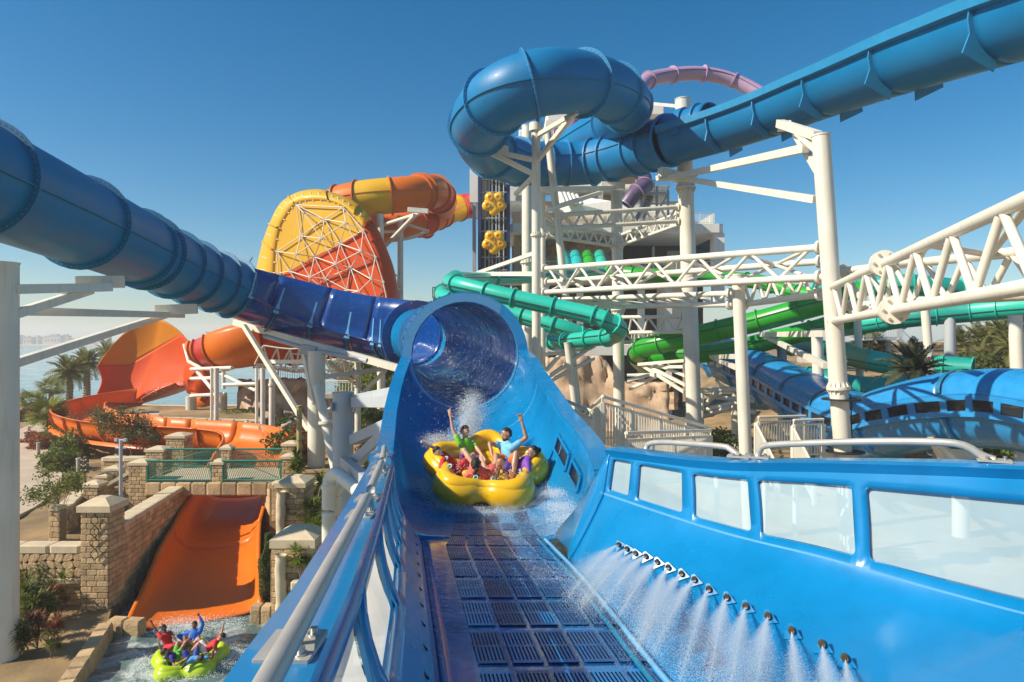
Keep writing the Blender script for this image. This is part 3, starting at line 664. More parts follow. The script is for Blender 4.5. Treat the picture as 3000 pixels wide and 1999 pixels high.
def clip(poly, pt, nrm, keep):
    o = []
    for i in range(len(poly)):
        a, b = poly[i], poly[(i+1) % len(poly)]; da, db = (a-pt).dot(nrm)*keep, (b-pt).dot(nrm)*keep
        if da >= 0: o.append(a)
        if da*db < 0: o.append(a.lerp(b, da/(da-db)))
    return o
for keep, mm in ((1, M_yellow), (-1, M_orange2)):
    pl = clip(ev, l0, nd, keep); k = len(pl); vs = pl+[p+V((0, .15, 0)) for p in pl]
    mesh('disc_plate', vs, [tuple(range(k)), tuple(reversed(range(k, 2*k)))]+[(i, (i+1) % k, k+(i+1) % k, k+i) for i in range(k)], mm, DS, smooth=False)
# curved band round the disc, yellow part and orange part
def band(i): a, o = ev[i % n], ovs[i % n]; m_ = a.lerp(o, .55)+V((0, -.5, 0)); return [a+V((0, .05, 0)), a.lerp(o, .15)+V((0, -.28, 0)), a.lerp(o, .38)+V((0, -.50, 0)), m_+(o-a)*.1, a.lerp(o, .86)+V((0, -.15, 0)), o, o+(a-o)*.1+V((0, 1.6, 0)), o+(a-o)*.3+V((0, 3.4, 0))]
i0 = min(range(n), key=lambda i: (ev[i]-l1).length)
ang = [i for i in range(n)]
yel = list(range(0, i0+1)); ora = list(range(i0, n+1))
for seq, mm in ((yel, M_yellow), (ora, M_orange2)):
    vs, fs = loft([band(i) for i in seq]); mesh('disc_band', vs, fs, mm, DS, solid=.06)
for i in [6, 12, 16, 24, 34, i0, 44, 50]:
    r_ = band(i); nx_ = band(i+1); t = (nx_[3]-r_[3]).normalized(); o = (r_[5]-r_[0]).normalized()
    vs = [q+t*e for q in r_[1:6] for e in (-.05, .05)]; v2 = [q+o*.12+V((0, -.3, 0))+t*e for q in r_[1:6] for e in (-.05, .05)]
    m_ = len(vs); allv = vs+v2; f_ = []
    for k in range(4):
        f_ += [(2*k, 2*k+2, m_+2*k+2, m_+2*k), (2*k+1, m_+2*k+1, m_+2*k+3, 2*k+3), (m_+2*k, m_+2*k+2, m_+2*k+3, m_+2*k+1)]
    mesh('band_rib', allv, f_, M_yellow if i < i0 else M_orange2, DS, smooth=False)
for i in range(8, 48, 2):
    r_ = band(i); a = r_[0]+V((0, -.1, 0)); b = r_[3]+V((0, -.22, 0)); bar(DS, 'rim_bracket', a, b, .045, M_steel, 6)
# space frame over the disc
nodes = [(480, 430), (870, 450), (540, 497), (715, 550), (893, 580), (1040, 640), (515, 690), (688, 710), (845, 755), (1018, 815), (1140, 865), (315, 820), (480, 840), (632, 865), (808, 925), (933, 955), (425, 985), (593, 1035), (722, 1045), (900, 1140), (1105, 1050), (1205, 1075), (1003, 1150), (1160, 1240), (560, 1180), (780, 1200), (1240, 1250), (330, 1000)]
outn = {2, 4, 7, 9, 12, 14, 17, 20, 22}
NP = [P(*B(*q), dd(B(*q)[0])-(.95 if i in outn else .25)) for i, q in enumerate(nodes)]
ed = [(0, 2), (0, 3), (0, 6), (2, 3), (2, 6), (3, 1), (1, 4), (1, 5), (3, 4), (4, 5), (2, 7), (3, 6), (3, 7), (3, 8), (4, 7), (4, 8), (4, 9), (5, 8), (5, 9), (5, 10), (6, 7), (7, 8), (6, 11), (6, 12), (6, 13), (7, 12), (7, 13), (7, 14), (8, 13), (8, 14), (8, 9), (9, 10), (9, 14), (9, 15), (8, 15), (11, 12), (12, 13), (13, 14), (14, 15), (11, 16), (12, 16), (12, 17), (13, 16), (13, 17), (13, 18), (14, 17), (14, 18), (14, 19), (15, 18), (15, 19), (15, 20), (15, 22), (10, 15), (9, 20), (10, 20), (10, 21), (20, 21), (16, 17), (17, 18), (18, 19), (19, 22), (20, 22), (20, 23), (22, 23), (21, 23), (17, 24), (16, 24), (18, 25), (19, 25), (17, 25), (16, 27), (11, 27), (24, 25), (23, 26), (21, 26), (18, 24), (22, 25), (0, 1)]
SF = None
for a, b in ed: bar(DS, 'lattice_rod', NP[a], NP[b], .045, M_steel, 8)
for p in NP: bar(DS, 'lattice_node', p-V((0, .09, 0)), p+V((0, .09, 0)), .11, M_steel, 8)
pp = resample([P(1400, 603, 79), P(1361, 606, 77.5), P(1321, 617, 76), P(1275, 636, 73.5), P(1226, 653, 71), P(1166, 667, 69), P(1080, 670, 67), P(1030, 640, 65)], .6)
ii = [0]+near_px(pp, [(1343, 611), (1300, 627), (1282, 634), (1250, 645), (1220, 655)])+[len(pp)-1]
tube_run(DS, pp, 1.42, sorted(set(ii)), [M_red, M_yellow, M_orange, M_orange, M_orange2, M_orange], M_oflange, fl=.14, th=.09, seams=(-5, 175), seam_w=.05)
pp = resample([P(1235, 655, 76), P(1285, 615, 74), P(1286, 580, 71), P(1262, 562, 68), P(1209, 568, 65.5), P(1130, 575, 64.5), P(1060, 583, 64.5), P(990, 600, 65), P(930, 640, 66)], .6)
ii = [0]+near_px(pp, [(1284, 575), (1272, 565), (1240, 563), (1222, 566), (1145, 574), (1056, 583), (995, 598)])+[len(pp)-1]
tube_run(DS, pp, 1.68, sorted(set(ii)), [M_orange, M_orange2, M_orange, M_orange, M_orange, M_yellow, M_orange, M_orange], M_oflange, fl=.2, th=.1, seams=(-5, 175), smat=M_oflange)
# ------------------------------------------------------------------ lower orange slide
OS = thing('orange_slide', 'orange open slide with a tall curved wall, winding down under the bridge into the pool', 'water slide', (-22, 48, 2))
def H(x, y): return (x/2.613, 850+y/2.613)
top = [H(*q) for q in [(745, 590), (785, 520), (900, 378), (1030, 270), (1190, 226), (1262, 240), (1370, 312), (1455, 410)]]
bot = [H(*q) for q in [(745, 790), (790, 835), (870, 862), (950, 866), (1030, 850), (1110, 795), (1250, 760), (1400, 745)]]
def wd(i): return 62.5+3.2*math.sin(math.pi*(.15+.75*i/7))
tw = catmull([P(x, y, wd(i)+1.0) for i, (x, y) in enumerate(top)], 8); bw = catmull([P(x, y, wd(i)) for i, (x, y) in enumerate(bot)], 8)
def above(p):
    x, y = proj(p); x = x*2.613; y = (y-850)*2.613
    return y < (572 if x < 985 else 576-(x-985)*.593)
up_c = []; lo_c = []
for a, b in zip(bw, tw):
    f = lambda t: b.lerp(a, t)+V((0, .7*math.sin(math.pi*t), 0)); lo, hi = 0.0, 1.0
    if not above(f(0.0)): hi = .0
    else:
        for _ in range(24):
            m_ = (lo+hi)/2
            if above(f(m_)): lo = m_
            else: hi = m_
    up_c.append([f(hi*k/12) for k in range(13)]); lo_c.append([f(hi+(1-hi)*k/16) for k in range(17)])
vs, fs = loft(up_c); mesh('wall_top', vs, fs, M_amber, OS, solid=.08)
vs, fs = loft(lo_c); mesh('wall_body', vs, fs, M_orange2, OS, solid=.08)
# floor of the wave and chute path
def uprof(w, hl, hr_): return [(-w-.12, hl), (-w, hl)]+[(-w+(1-math.cos(R(a)))*.8, hl*(1-math.sin(R(a)))) for a in (20, 40, 65, 90)]+[(0, -.05)]+[(w-(1-math.cos(R(a)))*.8, hr_*(1-math.sin(R(a)))) for a in (90, 65, 40, 20)]+[(w, hr_), (w+.12, hr_)]
cp = resample([P(560, 1130, 64), P(470, 1165, 65), P(400, 1185, 64.5), P(310, 1205, 61.5), P(245, 1228, 57), P(232, 1252, 52.5), P(290, 1275, 48.5), P(390, 1290, 46), P(520, 1300, 45), P(640, 1308, 44.2), P(725, 1322, 43), P(750, 1345, 40.5), P(735, 1385, 37.8), P(706, 1445, 34.5), P(668, 1525, 31), P(628, 1630, 27.8), P(592, 1760, 24.6), P(580, 1800, 23.5), P(578, 1822, 22.9)], .5)
fc = frames(cp); nc = len(cp)
def cpro(t):
    w = 1.75 if t < .66 else 1.75-.12*min(1, (t-.66)*5); w += .35*max(0, (t-.9)/.1)
    hl = 1.35-.5*max(0, t-.7)/.3; hr_ = 1.35-.5*max(0, t-.7)/.3
    if t < .5: hl = .35+1.1*min(1, max(0, (t-.10)*7)); hr_ = 1.3
    if t > .94: hl = hr_ = .85-.55*(t-.94)/.06
    return uprof(w, hl, hr_)
cuts = sorted(set([0, nc-1]+near_px(cp, [(300, 1210), (232, 1252), (270, 1272), (310, 1281), (365, 1288), (430, 1294), (500, 1299), (640, 1308), (740, 1330), (735, 1385), (700, 1455), (640, 1600)])))
for a, b in zip(cuts, cuts[1:]):
    f_ = fc[a:b+1]; vs, fs = sweep(f_, lambda t, a=a, b=b: cpro((a+t*(b-a))/(nc-1)))
    mesh('chute_section', vs, fs, M_orange, OS, solid=.06)
for c in cuts[1:-1]:
    if c > cuts[-4]: continue
    p, s, n, t = fc[c]; pr = cpro(c/(nc-1))
    for sg in (-1, 1):
        side = [q for q in pr if q[0]*sg >= .4]
        vs = [p+s*(x+sg*e)+n*(z-(e*.6))+t*w for w in (-.05, .05) for e in (.05, .2) for x, z in side]; k = len(side)
        f_ = []
        for q in range(k-1): f_ += [(q, q+1, k+q+1, k+q), (2*k+q, 3*k+q, 3*k+q+1, 2*k+q+1), (k+q, k+q+1, 3*k+q+1, 3*k+q)]
        mesh('chute_rib', vs, f_, M_oflange, OS, smooth=False)
# keel lip along the outside
vs, fs = sweep(fc[cuts[1]:cuts[8]], [(-2.0, -.12), (-1.9, .12), (-1.3, -.05), (-1.3, -.3)]); mesh('keel_lip', vs, fs, M_orange, OS)
vs, fs = sweep(fc[cuts[1]:cuts[8]], [(1.3, -.3), (1.3, -.05), (1.9, .12), (2.0, -.12)]); mesh('keel_lip', vs, fs, M_orange, OS)
# red and orange bowl between disc and wall
RB = thing('bowl_slide', 'red and orange slide bowl on white posts below the disc', 'water slide', P(680, 1250, 56))
bp_ = resample([P(585, 1020, 59.5), P(612, 1021, 58), P(640, 1018, 57), P(690, 1003, 56), P(745, 985, 56), P(830, 975, 57), P(930, 985, 60)], .5)
fb = frames(bp_); nb = len(bp_)
def bprof(t):
    r = 1.25+1.35*min(1, max(0, (t-.12)*2)); return circ(r, 22, 28, -205)
seg = [0, .10, .16, .22, .36, .62, .82, 1]; ml = [M_orange, M_orange, M_red, M_red, M_orange, M_orange2, M_orange2]
for (a, b), mm in zip(zip(seg, seg[1:]), ml):
    ia, ib = int(a*(nb-1)), int(b*(nb-1)); vs, fs = sweep(fb[ia:ib+1], lambda t, a=a, b=b: bprof(a+(b-a)*t)); mesh('bowl_section', vs, fs, mm, RB, solid=.06)
for a in seg[1:-1]:
    ia = int(a*(nb-1)); r = 1.25+1.35*min(1, max(0, (a-.12)*2)); ring(RB, 'flange', fb[ia], r, r+.2, .1, M_oflange, -205, 28)
for k in range(12):
    a = V(proj(fb[1][0]) + (0,)) ; p, s, n, t = fb[int(k*.8)]; q = p+n*.95+s*-.75+t*.1; bar(RB, 'grille_bar', q, q+n*.45+t*.25+s*.3, .04, M_oflange, 6)
# drop from the bowl onto the wave
dp = resample([P(545, 1035, 61), P(530, 1075, 62), P(520, 1110, 63), P(500, 1140, 64)], .5)
pass
mesh('underside_panel', [P(548, 1050, 59.5), P(585, 1062, 58.5), P(612, 1082, 58), P(620, 1140, 59), P(600, 1180, 60), P(548, 1150, 61), P(538, 1100, 61)], [(0, 1, 2, 3, 4, 5, 6)], M_orange2, RB, solid=.1)
mesh('underside_panel', [P(560, 1150, 60.5), P(650, 1165, 59.5), P(640, 1185, 59.5), P(560, 1200, 61)], [(0, 1, 2, 3)], M_orange, RB, solid=.1)
# churned water on the wave floor
# ------------------------------------------------------------------ green and teal tubes
def tube_thing(name, label, ctrl, r, mats, cutpx, fm, step=.5, seams=(-12, 168), fl=.1, smat=None):
    q = resample([P(*c) for c in ctrl], step); o = thing(name, label, 'water slide', (q[0].x, q[0].y, 2))
    ii = sorted(set([0, len(q)-1]+near_px(q, cutpx))) if isinstance(cutpx, list) else [round(i*(len(q)-1)/cutpx) for i in range(cutpx+1)]
    tube_run(o, q, r, ii, mats, fm, fl=fl, th=.07, seams=seams, smat=smat or M_dseam, seg=20, seam_w=.05); return o
tube_thing('teal_slide', 'long teal tube slide descending in front of the tower, upper of two', [(1760, 798, 62), (1700, 803, 56), (1640, 806, 52), (1500, 817, 46), (1400, 818, 42), (1338, 818, 39), (1318, 826, 36.2), (1345, 834, 34.2), (1429, 855, 33.2), (1518, 876, 32.6), (1638, 903, 32), (1741, 926, 31.4), (1795, 948, 31.2), (1815, 968, 32), (1795, 985, 33.5), (1740, 992, 35), (1660, 1000, 37)], .41, [M_teal], [(1338, 818), (1345, 834), (1418, 852), (1512, 874), (1630, 902), (1735, 924), (1775, 938), (1805, 955), (1775, 985), (1640, 806), (1570, 812), (1450, 818), (1725, 995)], M_teal)
tube_thing('teal_slide', 'lower teal tube slide running behind the tunnel mouth, under the other teal tube', [(1420, 838, 48), (1350, 842, 47), (1305, 852, 45), (1300, 870, 43), (1350, 885, 41.5), (1437, 903, 40.5), (1527, 926, 39.8), (1629, 956, 39), (1700, 982, 39), (1728, 1000, 40.5), (1690, 1008, 43), (1620, 1000, 45)], .50, [M_teal], [(1330, 845), (1302, 862), (1330, 880), (1437, 903), (1527, 926), (1625, 955), (1695, 980), (1722, 992)], M_teal)
tube_thing('green_slide', 'bright green tube slide passing behind the tall right column', [(2520, 862, 40), (2411, 890, 40.5), (2312, 917, 41.5), (2223, 941, 42.5), (2112, 967, 43.5), (2022, 988, 44.5), (1935, 1006, 45.5), (1885, 1020, 46.5), (1868, 1040, 48.5), (1880, 1062, 50.5), (1930, 1075, 52)], .66, [M_green], [(1890, 1020), (1935, 1006), (2022, 988), (2105, 968), (2232, 940), (2340, 910), (1868, 1040)], M_green, smat=M_dseam)
tube_thing('green_slide', 'darker green tube slide just below the bright green one', [(2480, 935, 47), (2392, 965, 47), (2277, 993, 47.5), (2124, 1030, 48.5), (2000, 1040, 49.5), (1940, 1042, 50.5), (1900, 1052, 52)], .66, [M_green], 6, M_green)
tube_thing('green_slide', 'green tube slide leaving the tower hoods towards the right', [(1757, 792, 66), (1786, 798, 64), (1850, 803, 62), (1950, 808, 61), (2100, 815, 60), (2230, 828, 57), (2340, 860, 54), (2420, 870, 52)], .62, [M_green], 9, M_green)
tube_thing('teal_slide', 'teal tube slide high behind the large near truss', [(2400, 850, 55), (2470, 842, 53), (2520, 838, 51), (2600, 835, 49), (2714, 838, 48), (2826, 856, 48), (2900, 880, 49.5), (2960, 892, 52)], .75, [M_teal2], 7, M_teal)
tube_thing('teal_slide', 'teal tube slide at the right edge above the palm', [(2460, 960, 52), (2530, 950, 50), (2580, 942, 49), (2660, 930, 47.5), (2759, 920, 46.5), (2850, 912, 45.5), (2925, 905, 44.5), (3010, 898, 43.5), (3120, 890, 42.5)], .72, [M_teal, M_teal, M_teal, M_teal2, M_teal2, M_teal], 8, M_teal)
tube_thing('teal_slide', 'teal tube slide with one sage section beside the feathery palm', [(2320, 1015, 52), (2390, 1022, 49), (2440, 1030, 46), (2482, 1040, 44), (2549, 1057, 43), (2660, 1073, 42), (2759, 1076, 41), (2850, 1082, 40)], .66, [M_teal2, M_teal, M_sage, M_teal, M_teal, M_teal2, M_teal], [(2440, 1030), (2482, 1040), (2549, 1057), (2660, 1073), (2755, 1076)], M_teal)
tube_thing('teal_slide', 'dark teal tube slide lying low behind the tall right column', [(2300, 1100, 44), (2357, 1110, 43), (2430, 1118, 42), (2500, 1135, 41), (2590, 1140, 40.5), (2680, 1125, 40)], .72, [M_teal2], 5, M_teal)
# ------------------------------------------------------------------ covered blue slide with windows, right
CS = thing('covered_slide', 'blue covered slide with an arched roof and a row of small dark windows', 'water slide', (17, 32, 2))
cpts = resample([P(2085, 1030, 56), P(2120, 1055, 52), P(2250, 1115, 45), P(2400, 1195, 38), P(2530, 1250, 33.3), P(2640, 1232, 30.5), P(2760, 1208, 28.5), P(2880, 1200, 27), P(3000, 1206, 25.5), P(3160, 1235, 23.6)], .3)
fcv = frames(cpts); ncv = len(cpts)
low = [(-1.62, -.15), (-1.5, -.2)]+circ(1.5, 14, -172, -8)+[(1.5, -.2), (1.62, -.15)]
roof = [(1.62, .62), (1.58, .70)]+[(1.55*math.cos(R(a)), .72+.85*math.sin(R(a))) for a in range(8, 173, 12)]+[(-1.58, .70), (-1.62, .62)]
vs, fs = sweep(fcv, low)
sg = [round(i*(ncv-1)/8) for i in range(9)]
for a, b in zip(sg, sg[1:]):
    vs, fs = sweep(fcv[a:b+1], low); mesh('hull_section', vs, fs, M_cover, CS, solid=.05)
    vs, fs = sweep(fcv[a:b+1], roof); mesh('roof_section', vs, fs, M_cover, CS, solid=.05)
    for s_ in (-1, 1):
        pr = [(s_*1.64, .62), (s_*1.64, .42)]; vs, fs = sweep(fcv[a:b+1], pr); mesh('window_band', vs, fs, M_cover, CS, smooth=False, solid=.06)
        pr = [(s_*1.64, .0), (s_*1.66, -.22)]; vs, fs = sweep(fcv[a:b+1], pr); mesh('sill_band', vs, fs, M_cover, CS, smooth=False, solid=.06)
for i in sg[1:-1]:
    p, s, n, t = fcv[i]; pr = [(1.70*math.cos(R(a)), .74+.92*math.sin(R(a))) for a in range(0, 181, 10)]
    vs = [p+s*x*k+n*(.72+(z-.72)*k)+t*e for k in (.98, 1.0) for e in (-.09, .09) for x, z in pr]; k = len(pr); f_ = []
    for q in range(k-1): f_ += [(2*k+q, 2*k+q+1, 3*k+q+1, 3*k+q), (q, 2*k+q, 3*k+q, k+q)]
    mesh('roof_rib', vs, f_, M_flange, CS, smooth=False)
    for s_ in (-1, 1):
        vs = [p+s*(s_*x)+n*z+t*e for e in (-.04, .04) for x, z in ((1.5, -.25), (1.75, -.3), (1.2, -1.35), (.9, -1.25))]
        mesh('hull_rib', vs, [(0, 1, 2, 3), (7, 6, 5, 4), (1, 5, 6, 2), (0, 4, 5, 1), (2, 6, 7, 3)], M_mouth, CS, smooth=False)
step = 3
for i in range(2, ncv-4, 4):
    for s_ in (-1, 1):
        a, b = fcv[i], fcv[i+3]
        vs = [f[0]+f[1]*(s_*1.60)+f[2]*z for f, z in ((a, 0), (b, 0), (b, .42), (a, .42))]
        w = mesh('window_pane', vs, [(0, 1, 2, 3)], M_dpane, CS, smooth=False)
        c = fcv[i+3]; e = fcv[i+4]; vs = [f[0]+f[1]*(s_*1.65)+f[2]*z for f, z in ((c, -.02), (e, -.02), (e, .44), (c, .44))]; mesh('window_post', vs, [(0, 1, 2, 3)], M_cover, CS, smooth=False, solid=.06)
# cream hoop stands under the covered slide
for k, (i, h) in enumerate(((int(ncv*.66), 1.9), (int(ncv*.50), 1.5), (int(ncv*.2), 2), (int(ncv*.85), 2.2))):
    p, s, n, t = fcv[i]
    pr = [(-1.5, -.9), (-1.25, -1.25), (-.7, -1.5), (0, -1.58), (.7, -1.5), (1.25, -1.25), (1.5, -.9), (1.62, -1.0), (1.1, -2.0), (-1.1, -2.0), (-1.62, -1.0)]
    vs = [p+s*x+n*z+t*e for e in (-.14, .14) for x, z in pr]; q = len(pr)
    mesh('saddle', vs, [tuple(range(q)), tuple(reversed(range(q, 2*q)))]+[(j, (j+1) % q, q+(j+1) % q, q+j) for j in range(q)], M_steel, CS, smooth=False)
    b0 = p+n*-1.95; bar(CS, 'stand_leg', b0, V((b0.x, b0.y, 1.5)), .32, M_steel, 14)
# ------------------------------------------------------------------ steel columns and trusses
def column(label, a, b, d, w, base=1.9, m=M_steel, fl=(), name='support_column', d2=None, seg=24, cap=True):
    p = P(a[0], a[1], d); q = P(b[0], b[1], d2 or d); k = (p.z-base)/(p.z-q.z); bt = p+(q-p)*k; r = w/2/FP*d
    o = thing(name, label, 'column', bt); bar(o, 'shaft', bt, p, r, m, seg)
    ax = (p-bt).normalized()
    if cap: bar(o, 'cap_plate', p-ax*.02, p+ax*.03, r*1.06, m, seg)
    for y in fl:
        t = (HC-(y-HZ)/FP*d-bt.z)/(p.z-bt.z); c = bt+(p-bt)*t
        bar(o, 'flange', c-ax*.05, c+ax*.05, r*1.30, m, seg)
        for i in range(14):
            v = Matrix.Rotation(i*2*math.pi/14, 3, ax) @ ax.orthogonal().normalized()
            for e in (1, -1):
                f0 = c+v*r; s_ = v.cross(ax)*.012
                vs = [f0+ax*e*.05+s_, f0+v*r*.28+ax*e*.05+s_, f0+ax*e*(.05+r*.6)+s_]; vs += [x-s_*2 for x in vs]
                mesh('gusset', vs, [(0, 1, 2), (5, 4, 3), (1, 4, 5, 2), (0, 3, 4, 1)], m, o, smooth=False)
    o['base_r'] = r; return o
c = column('tall cream steel column right of centre holding up the blue slide', (2405, 398), (2472, 1360), 23, 51, fl=(1137,))
def pbeam(par, name, a, b, w, h, m=M_steel): return beam(par, name, P(*a), P(*b), w, h, m)
def pbar(par, name, a, b, r, m=M_steel, seg=12): return bar(par, name, P(*a), P(*b), r, m, seg)
pbeam(c, 'arm', (2284, 362, 27), (2395, 398, 23.2), .3, .3); pbeam(c, 'arm', (2330, 390, 26), (2408, 520, 23), .22, .22); pbeam(c, 'arm', (2335, 388, 25), (2405, 450, 23), .2, .2)
pbeam(c, 'saddle', (2298, 362, 27.2), (2298, 378, 27), .5, .25); pbeam(c, 'brace', (1975, 520, 41), (2390, 585, 23.4), .22, .26); pbeam(c, 'brace', (1960, 522, 41), (2360, 435, 24), .25, .3)
pbar(c, 'cable', (2493, 1160, 22.9), (2497, 1350, 22.9), .02, M_black, 6)
for y in (1172, 1295, 1325): f = P(2462+(y-1137)*.07, y, 23); bar(c, 'strap', f, f+V((0, 0, .04)), .62, M_black, 24)
c = column('thick steel column cut off by the left picture edge', (8, 772), (8, 1960), 19.6, 82, base=.3, m=M_steel, fl=(1965,))
pbeam(c, 'arm', (40, 848, 19.6), (320, 842, 23), .3, .28); pbeam(c, 'arm', (45, 920, 19.8), (265, 850, 22.5), .26, .26)
pbeam(c, 'arm', (55, 912, 20), (535, 924, 33), .24, .26); pbeam(c, 'arm', (40, 1065, 20), (490, 922, 32), .24, .26)
pbeam(c, 'saddle', (222, 828, 22.8), (365, 826, 23.4), .35, .4); pbeam(c, 'saddle', (455, 909, 31), (578, 905, 31.5), .4, .45); pbar(c, 'cable', (45, 836, 19.7), (235, 836, 22.5), .025, M_black, 6)
for x in (62, 182): pbeam(c, 'cable_clamp', (x, 838, 19.8+(x-40)*.012), (x, 858, 19.8+(x-40)*.012), .12, .12, M_black)
c = column('slim cream column standing under the middle of the blue loop', (1570, 362), (1572, 1130), 36, 26, fl=(690,))
bar(c, 'head', P(1570, 362, 36), P(1570, 385, 36), .36, M_steel)
pbeam(c, 'arm', (1575, 470, 36), (1695, 315, 32), .2, .25); pbeam(c, 'arm', (1570, 400, 36.2), (1690, 330, 32), .2, .22); pbeam(c, 'saddle', (1676, 322, 31.8), (1700, 305, 32), .5, .35)
pbeam(c, 'arm', (1565, 512, 36), (1412, 435, 36), .2, .26); pbeam(c, 'arm', (1565, 470, 36), (1415, 437, 36), .2, .24); pbeam(c, 'saddle', (1380, 422, 35.5), (1485, 440, 36.5), .4, .35)
pbeam(c, 'arm', (1590, 555, 37), (1800, 552, 45), .22, .28); pbeam(c, 'arm', (1605, 615, 38), (1760, 565, 44), .22, .25); pbeam(c, 'arm', (1510, 570, 38), (1560, 520, 36.5), .2, .2)
pbeam(c, 'arm', (1345, 803, 50), (1565, 803, 36.5), .2, .25); pbeam(c, 'arm', (1400, 800, 47), (1568, 742, 36.5), .18, .22)
column('second slim column close beside the one under the loop', (1590, 560), (1590, 1130), 39, 16, fl=(690,))
c = column('flat cream column leaning right below the blue loop', (1603, 375), (1655, 850), 40, 22, seg=4)
column('stout cream column behind the slim loop column by the raft lift', (1545, 370), (1545, 1000), 52, 32, fl=(770,))
c = column('stout cream column under the left end of the running blue slide', (2000, 292), (2033, 1240), 42, 45, fl=(552,))
pbeam(c, 'saddle', (1932, 505, 41), (1990, 520, 41.5), .5, .6); pbeam(c, 'arm', (1925, 522, 41), (2040, 512, 42), .3, .3); pbeam(c, 'brace', (1870, 300, 55), (1990, 312, 42), .2, .2)
c = column('cream column in front of the tower under the blue slide', (1806, 548), (1814, 1180), 48, 33, fl=(720, 908))
pbeam(c, 'saddle', (1760, 545, 45), (1830, 548, 45), .4, .5)
column('cream column standing before the green tube slides right of the walkway', (2162, 806), (2186, 1362), 27, 36, fl=())
c = column('thin cream column leaning left of the walkway fence', (1662, 1005), (1688, 1215), 36, 20)
for a, b in (((1600, 1085), (1660, 1020)), ((1600, 1110), (1740, 1010)), ((1595, 1125), (1740, 1050)), ((1640, 1005), (1800, 1000)), ((1600, 1035), (1690, 1040))): pbeam(c, 'brace', (*a, 38), (*b, 41), .16, .2)
column('cream column behind the large truss by the feathery palm', (2710, 905), (2730, 1150), 38, 24)
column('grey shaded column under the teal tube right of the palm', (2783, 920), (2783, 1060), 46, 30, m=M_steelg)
column('cream column near the right picture edge under the teal tube', (2974, 925), (2980, 1070), 36, 36)
column('cream column behind the tall right column, low down', (2393, 965), (2398, 1120), 40, 32)
column('slender column right of the tall right column under teal tubes', (2512, 930), (2520, 1130), 45, 21)
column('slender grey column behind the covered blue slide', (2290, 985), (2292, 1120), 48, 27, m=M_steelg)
for k, (pts) in enumerate((((2228, 981), (2415, 978), (2415, 1072)),)):
    o = thing('bracket_frame', 'cream steel bracket between the green slide and the tall right column', 'bracket', P(2415, 1072, 24)); pbeam(o, 'beam', (2228, 981, 40), (2418, 978, 24), .22, .24); pbeam(o, 'beam', (2240, 984, 39), (2420, 1072, 24), .2, .22)
o = thing('bracket_frame', 'cream steel brackets stacked under the green slide end', 'bracket', P(2030, 1150, 43))
for a, b in (((1870, 1068), (2030, 1055)), ((1880, 1070), (2022, 1160)), ((1890, 1068), (2030, 1140)), ((1900, 1075), (2020, 1075)), ((1930, 1070), (2030, 1110)), ((1840, 1100), (1920, 1098)), ((1845, 1140), (1920, 1105)), ((1840, 1115), (1900, 1100))): pbeam(o, 'strut', (*a, 46), (*b, 42.5), .16, .2)
o = thing('bracket_frame', 'cream bracket under the darker green slide left of the cream column', 'bracket', P(2160, 1070, 28)); pbeam(o, 'beam', (2082, 1046, 45), (2160, 1045, 28), .2, .22); pbeam(o, 'beam', (2085, 1048, 45), (2160, 1078, 28), .18, .2)
o = thing('pipe_rack', 'cream pipes and struts below the covered slide', 'pipes', P(2100, 1250, 44))
for a, b in (((2050, 1145), (2160, 1140)), ((2060, 1160), (2210, 1175)), ((2050, 1205), (2150, 1180)), ((2060, 1220), (2140, 1195)), ((2055, 1150), (2055, 1300)), ((2150, 1190), (2215, 1210)), ((2065, 1190), (2100, 1150))): pbar(o, 'pipe', (*a, 44), (*b, 43), .16)
# trusses
def truss(label, chords, faces, rc, rb, n, name='steel_truss', fl=True, joints=()):
    """chords: pairs of pixel points with depth; faces: pairs of chord indices to lace"""
    C_ = [(P(*a), P(*b)) for a, b in chords]; o = thing(name, label, 'truss', (C_[0][0].x, C_[0][0].y, 2))
    for p, q in C_:
        ch = bar(o, 'chord', p, q, rc, M_steel, 16); ax = (q-p).normalized()
        if fl:
            for e in (p+ax*.15, q-ax*.15): bar(ch, 'flange_plate', e-ax*.05, e+ax*.05, rc*1.9, M_steel, 14)
    for i, j, k in faces:
        a, b = C_[i], C_[j]; prev = None
        for s in range(k+1):
            t = .03+.94*s/k; pt = a[0].lerp(a[1], t) if s % 2 == 0 else b[0].lerp(b[1], t)
            if prev is not None: bar(o, 'brace', prev, pt, rb, M_steel, 10)
            prev = pt
    return o, C_
o, C_ = truss('large near box truss sweeping from the tall column to the right picture edge', [((2435, 843, 23), (3080, 550, 9.2)), ((2440, 941, 23), (3080, 828, 8.9)), ((2466, 794, 24), (3080, 728, 13.5)), ((2490, 896, 24), (3080, 860, 13.2))], [(0, 1, 13), (2, 3, 11), (0, 2, 6), (1, 3, 6)], .12, .075, 18)
for ci, t in ((0, .44), (1, .50)):
    a, b = C_[ci]; ax = (b-a).normalized(); p = a.lerp(b, t)
    for e in (-.05, .05): bar(o, 'joint_flange', p+ax*(e-.035), p+ax*(e+.035), .33, M_steel, 20)
    for i in range(6):
        v = Matrix.Rotation(i*math.pi/3+.3, 3, ax) @ ax.orthogonal().normalized(); bar(o, 'bolt', p+v*.24-ax*.13, p+v*.24+ax*.13, .035, M_rail, 6)
truss('long white truss crossing in front of the tower to the tall column', [((1592, 788, 36), (2412, 725, 23.3)), ((1592, 857, 36), (2412, 812, 23.3)), ((1600, 827, 38), (2412, 766, 25.5))], [(0, 1, 12), (0, 2, 10), (1, 2, 10)], .13, .07, 12)
truss('lower white truss from the middle columns to the cream column', [((1600, 880, 37), (2148, 860, 27.5)), ((1735, 900, 35), (2148, 892, 27.3))], [(0, 1, 14)], .12, .065, 14)
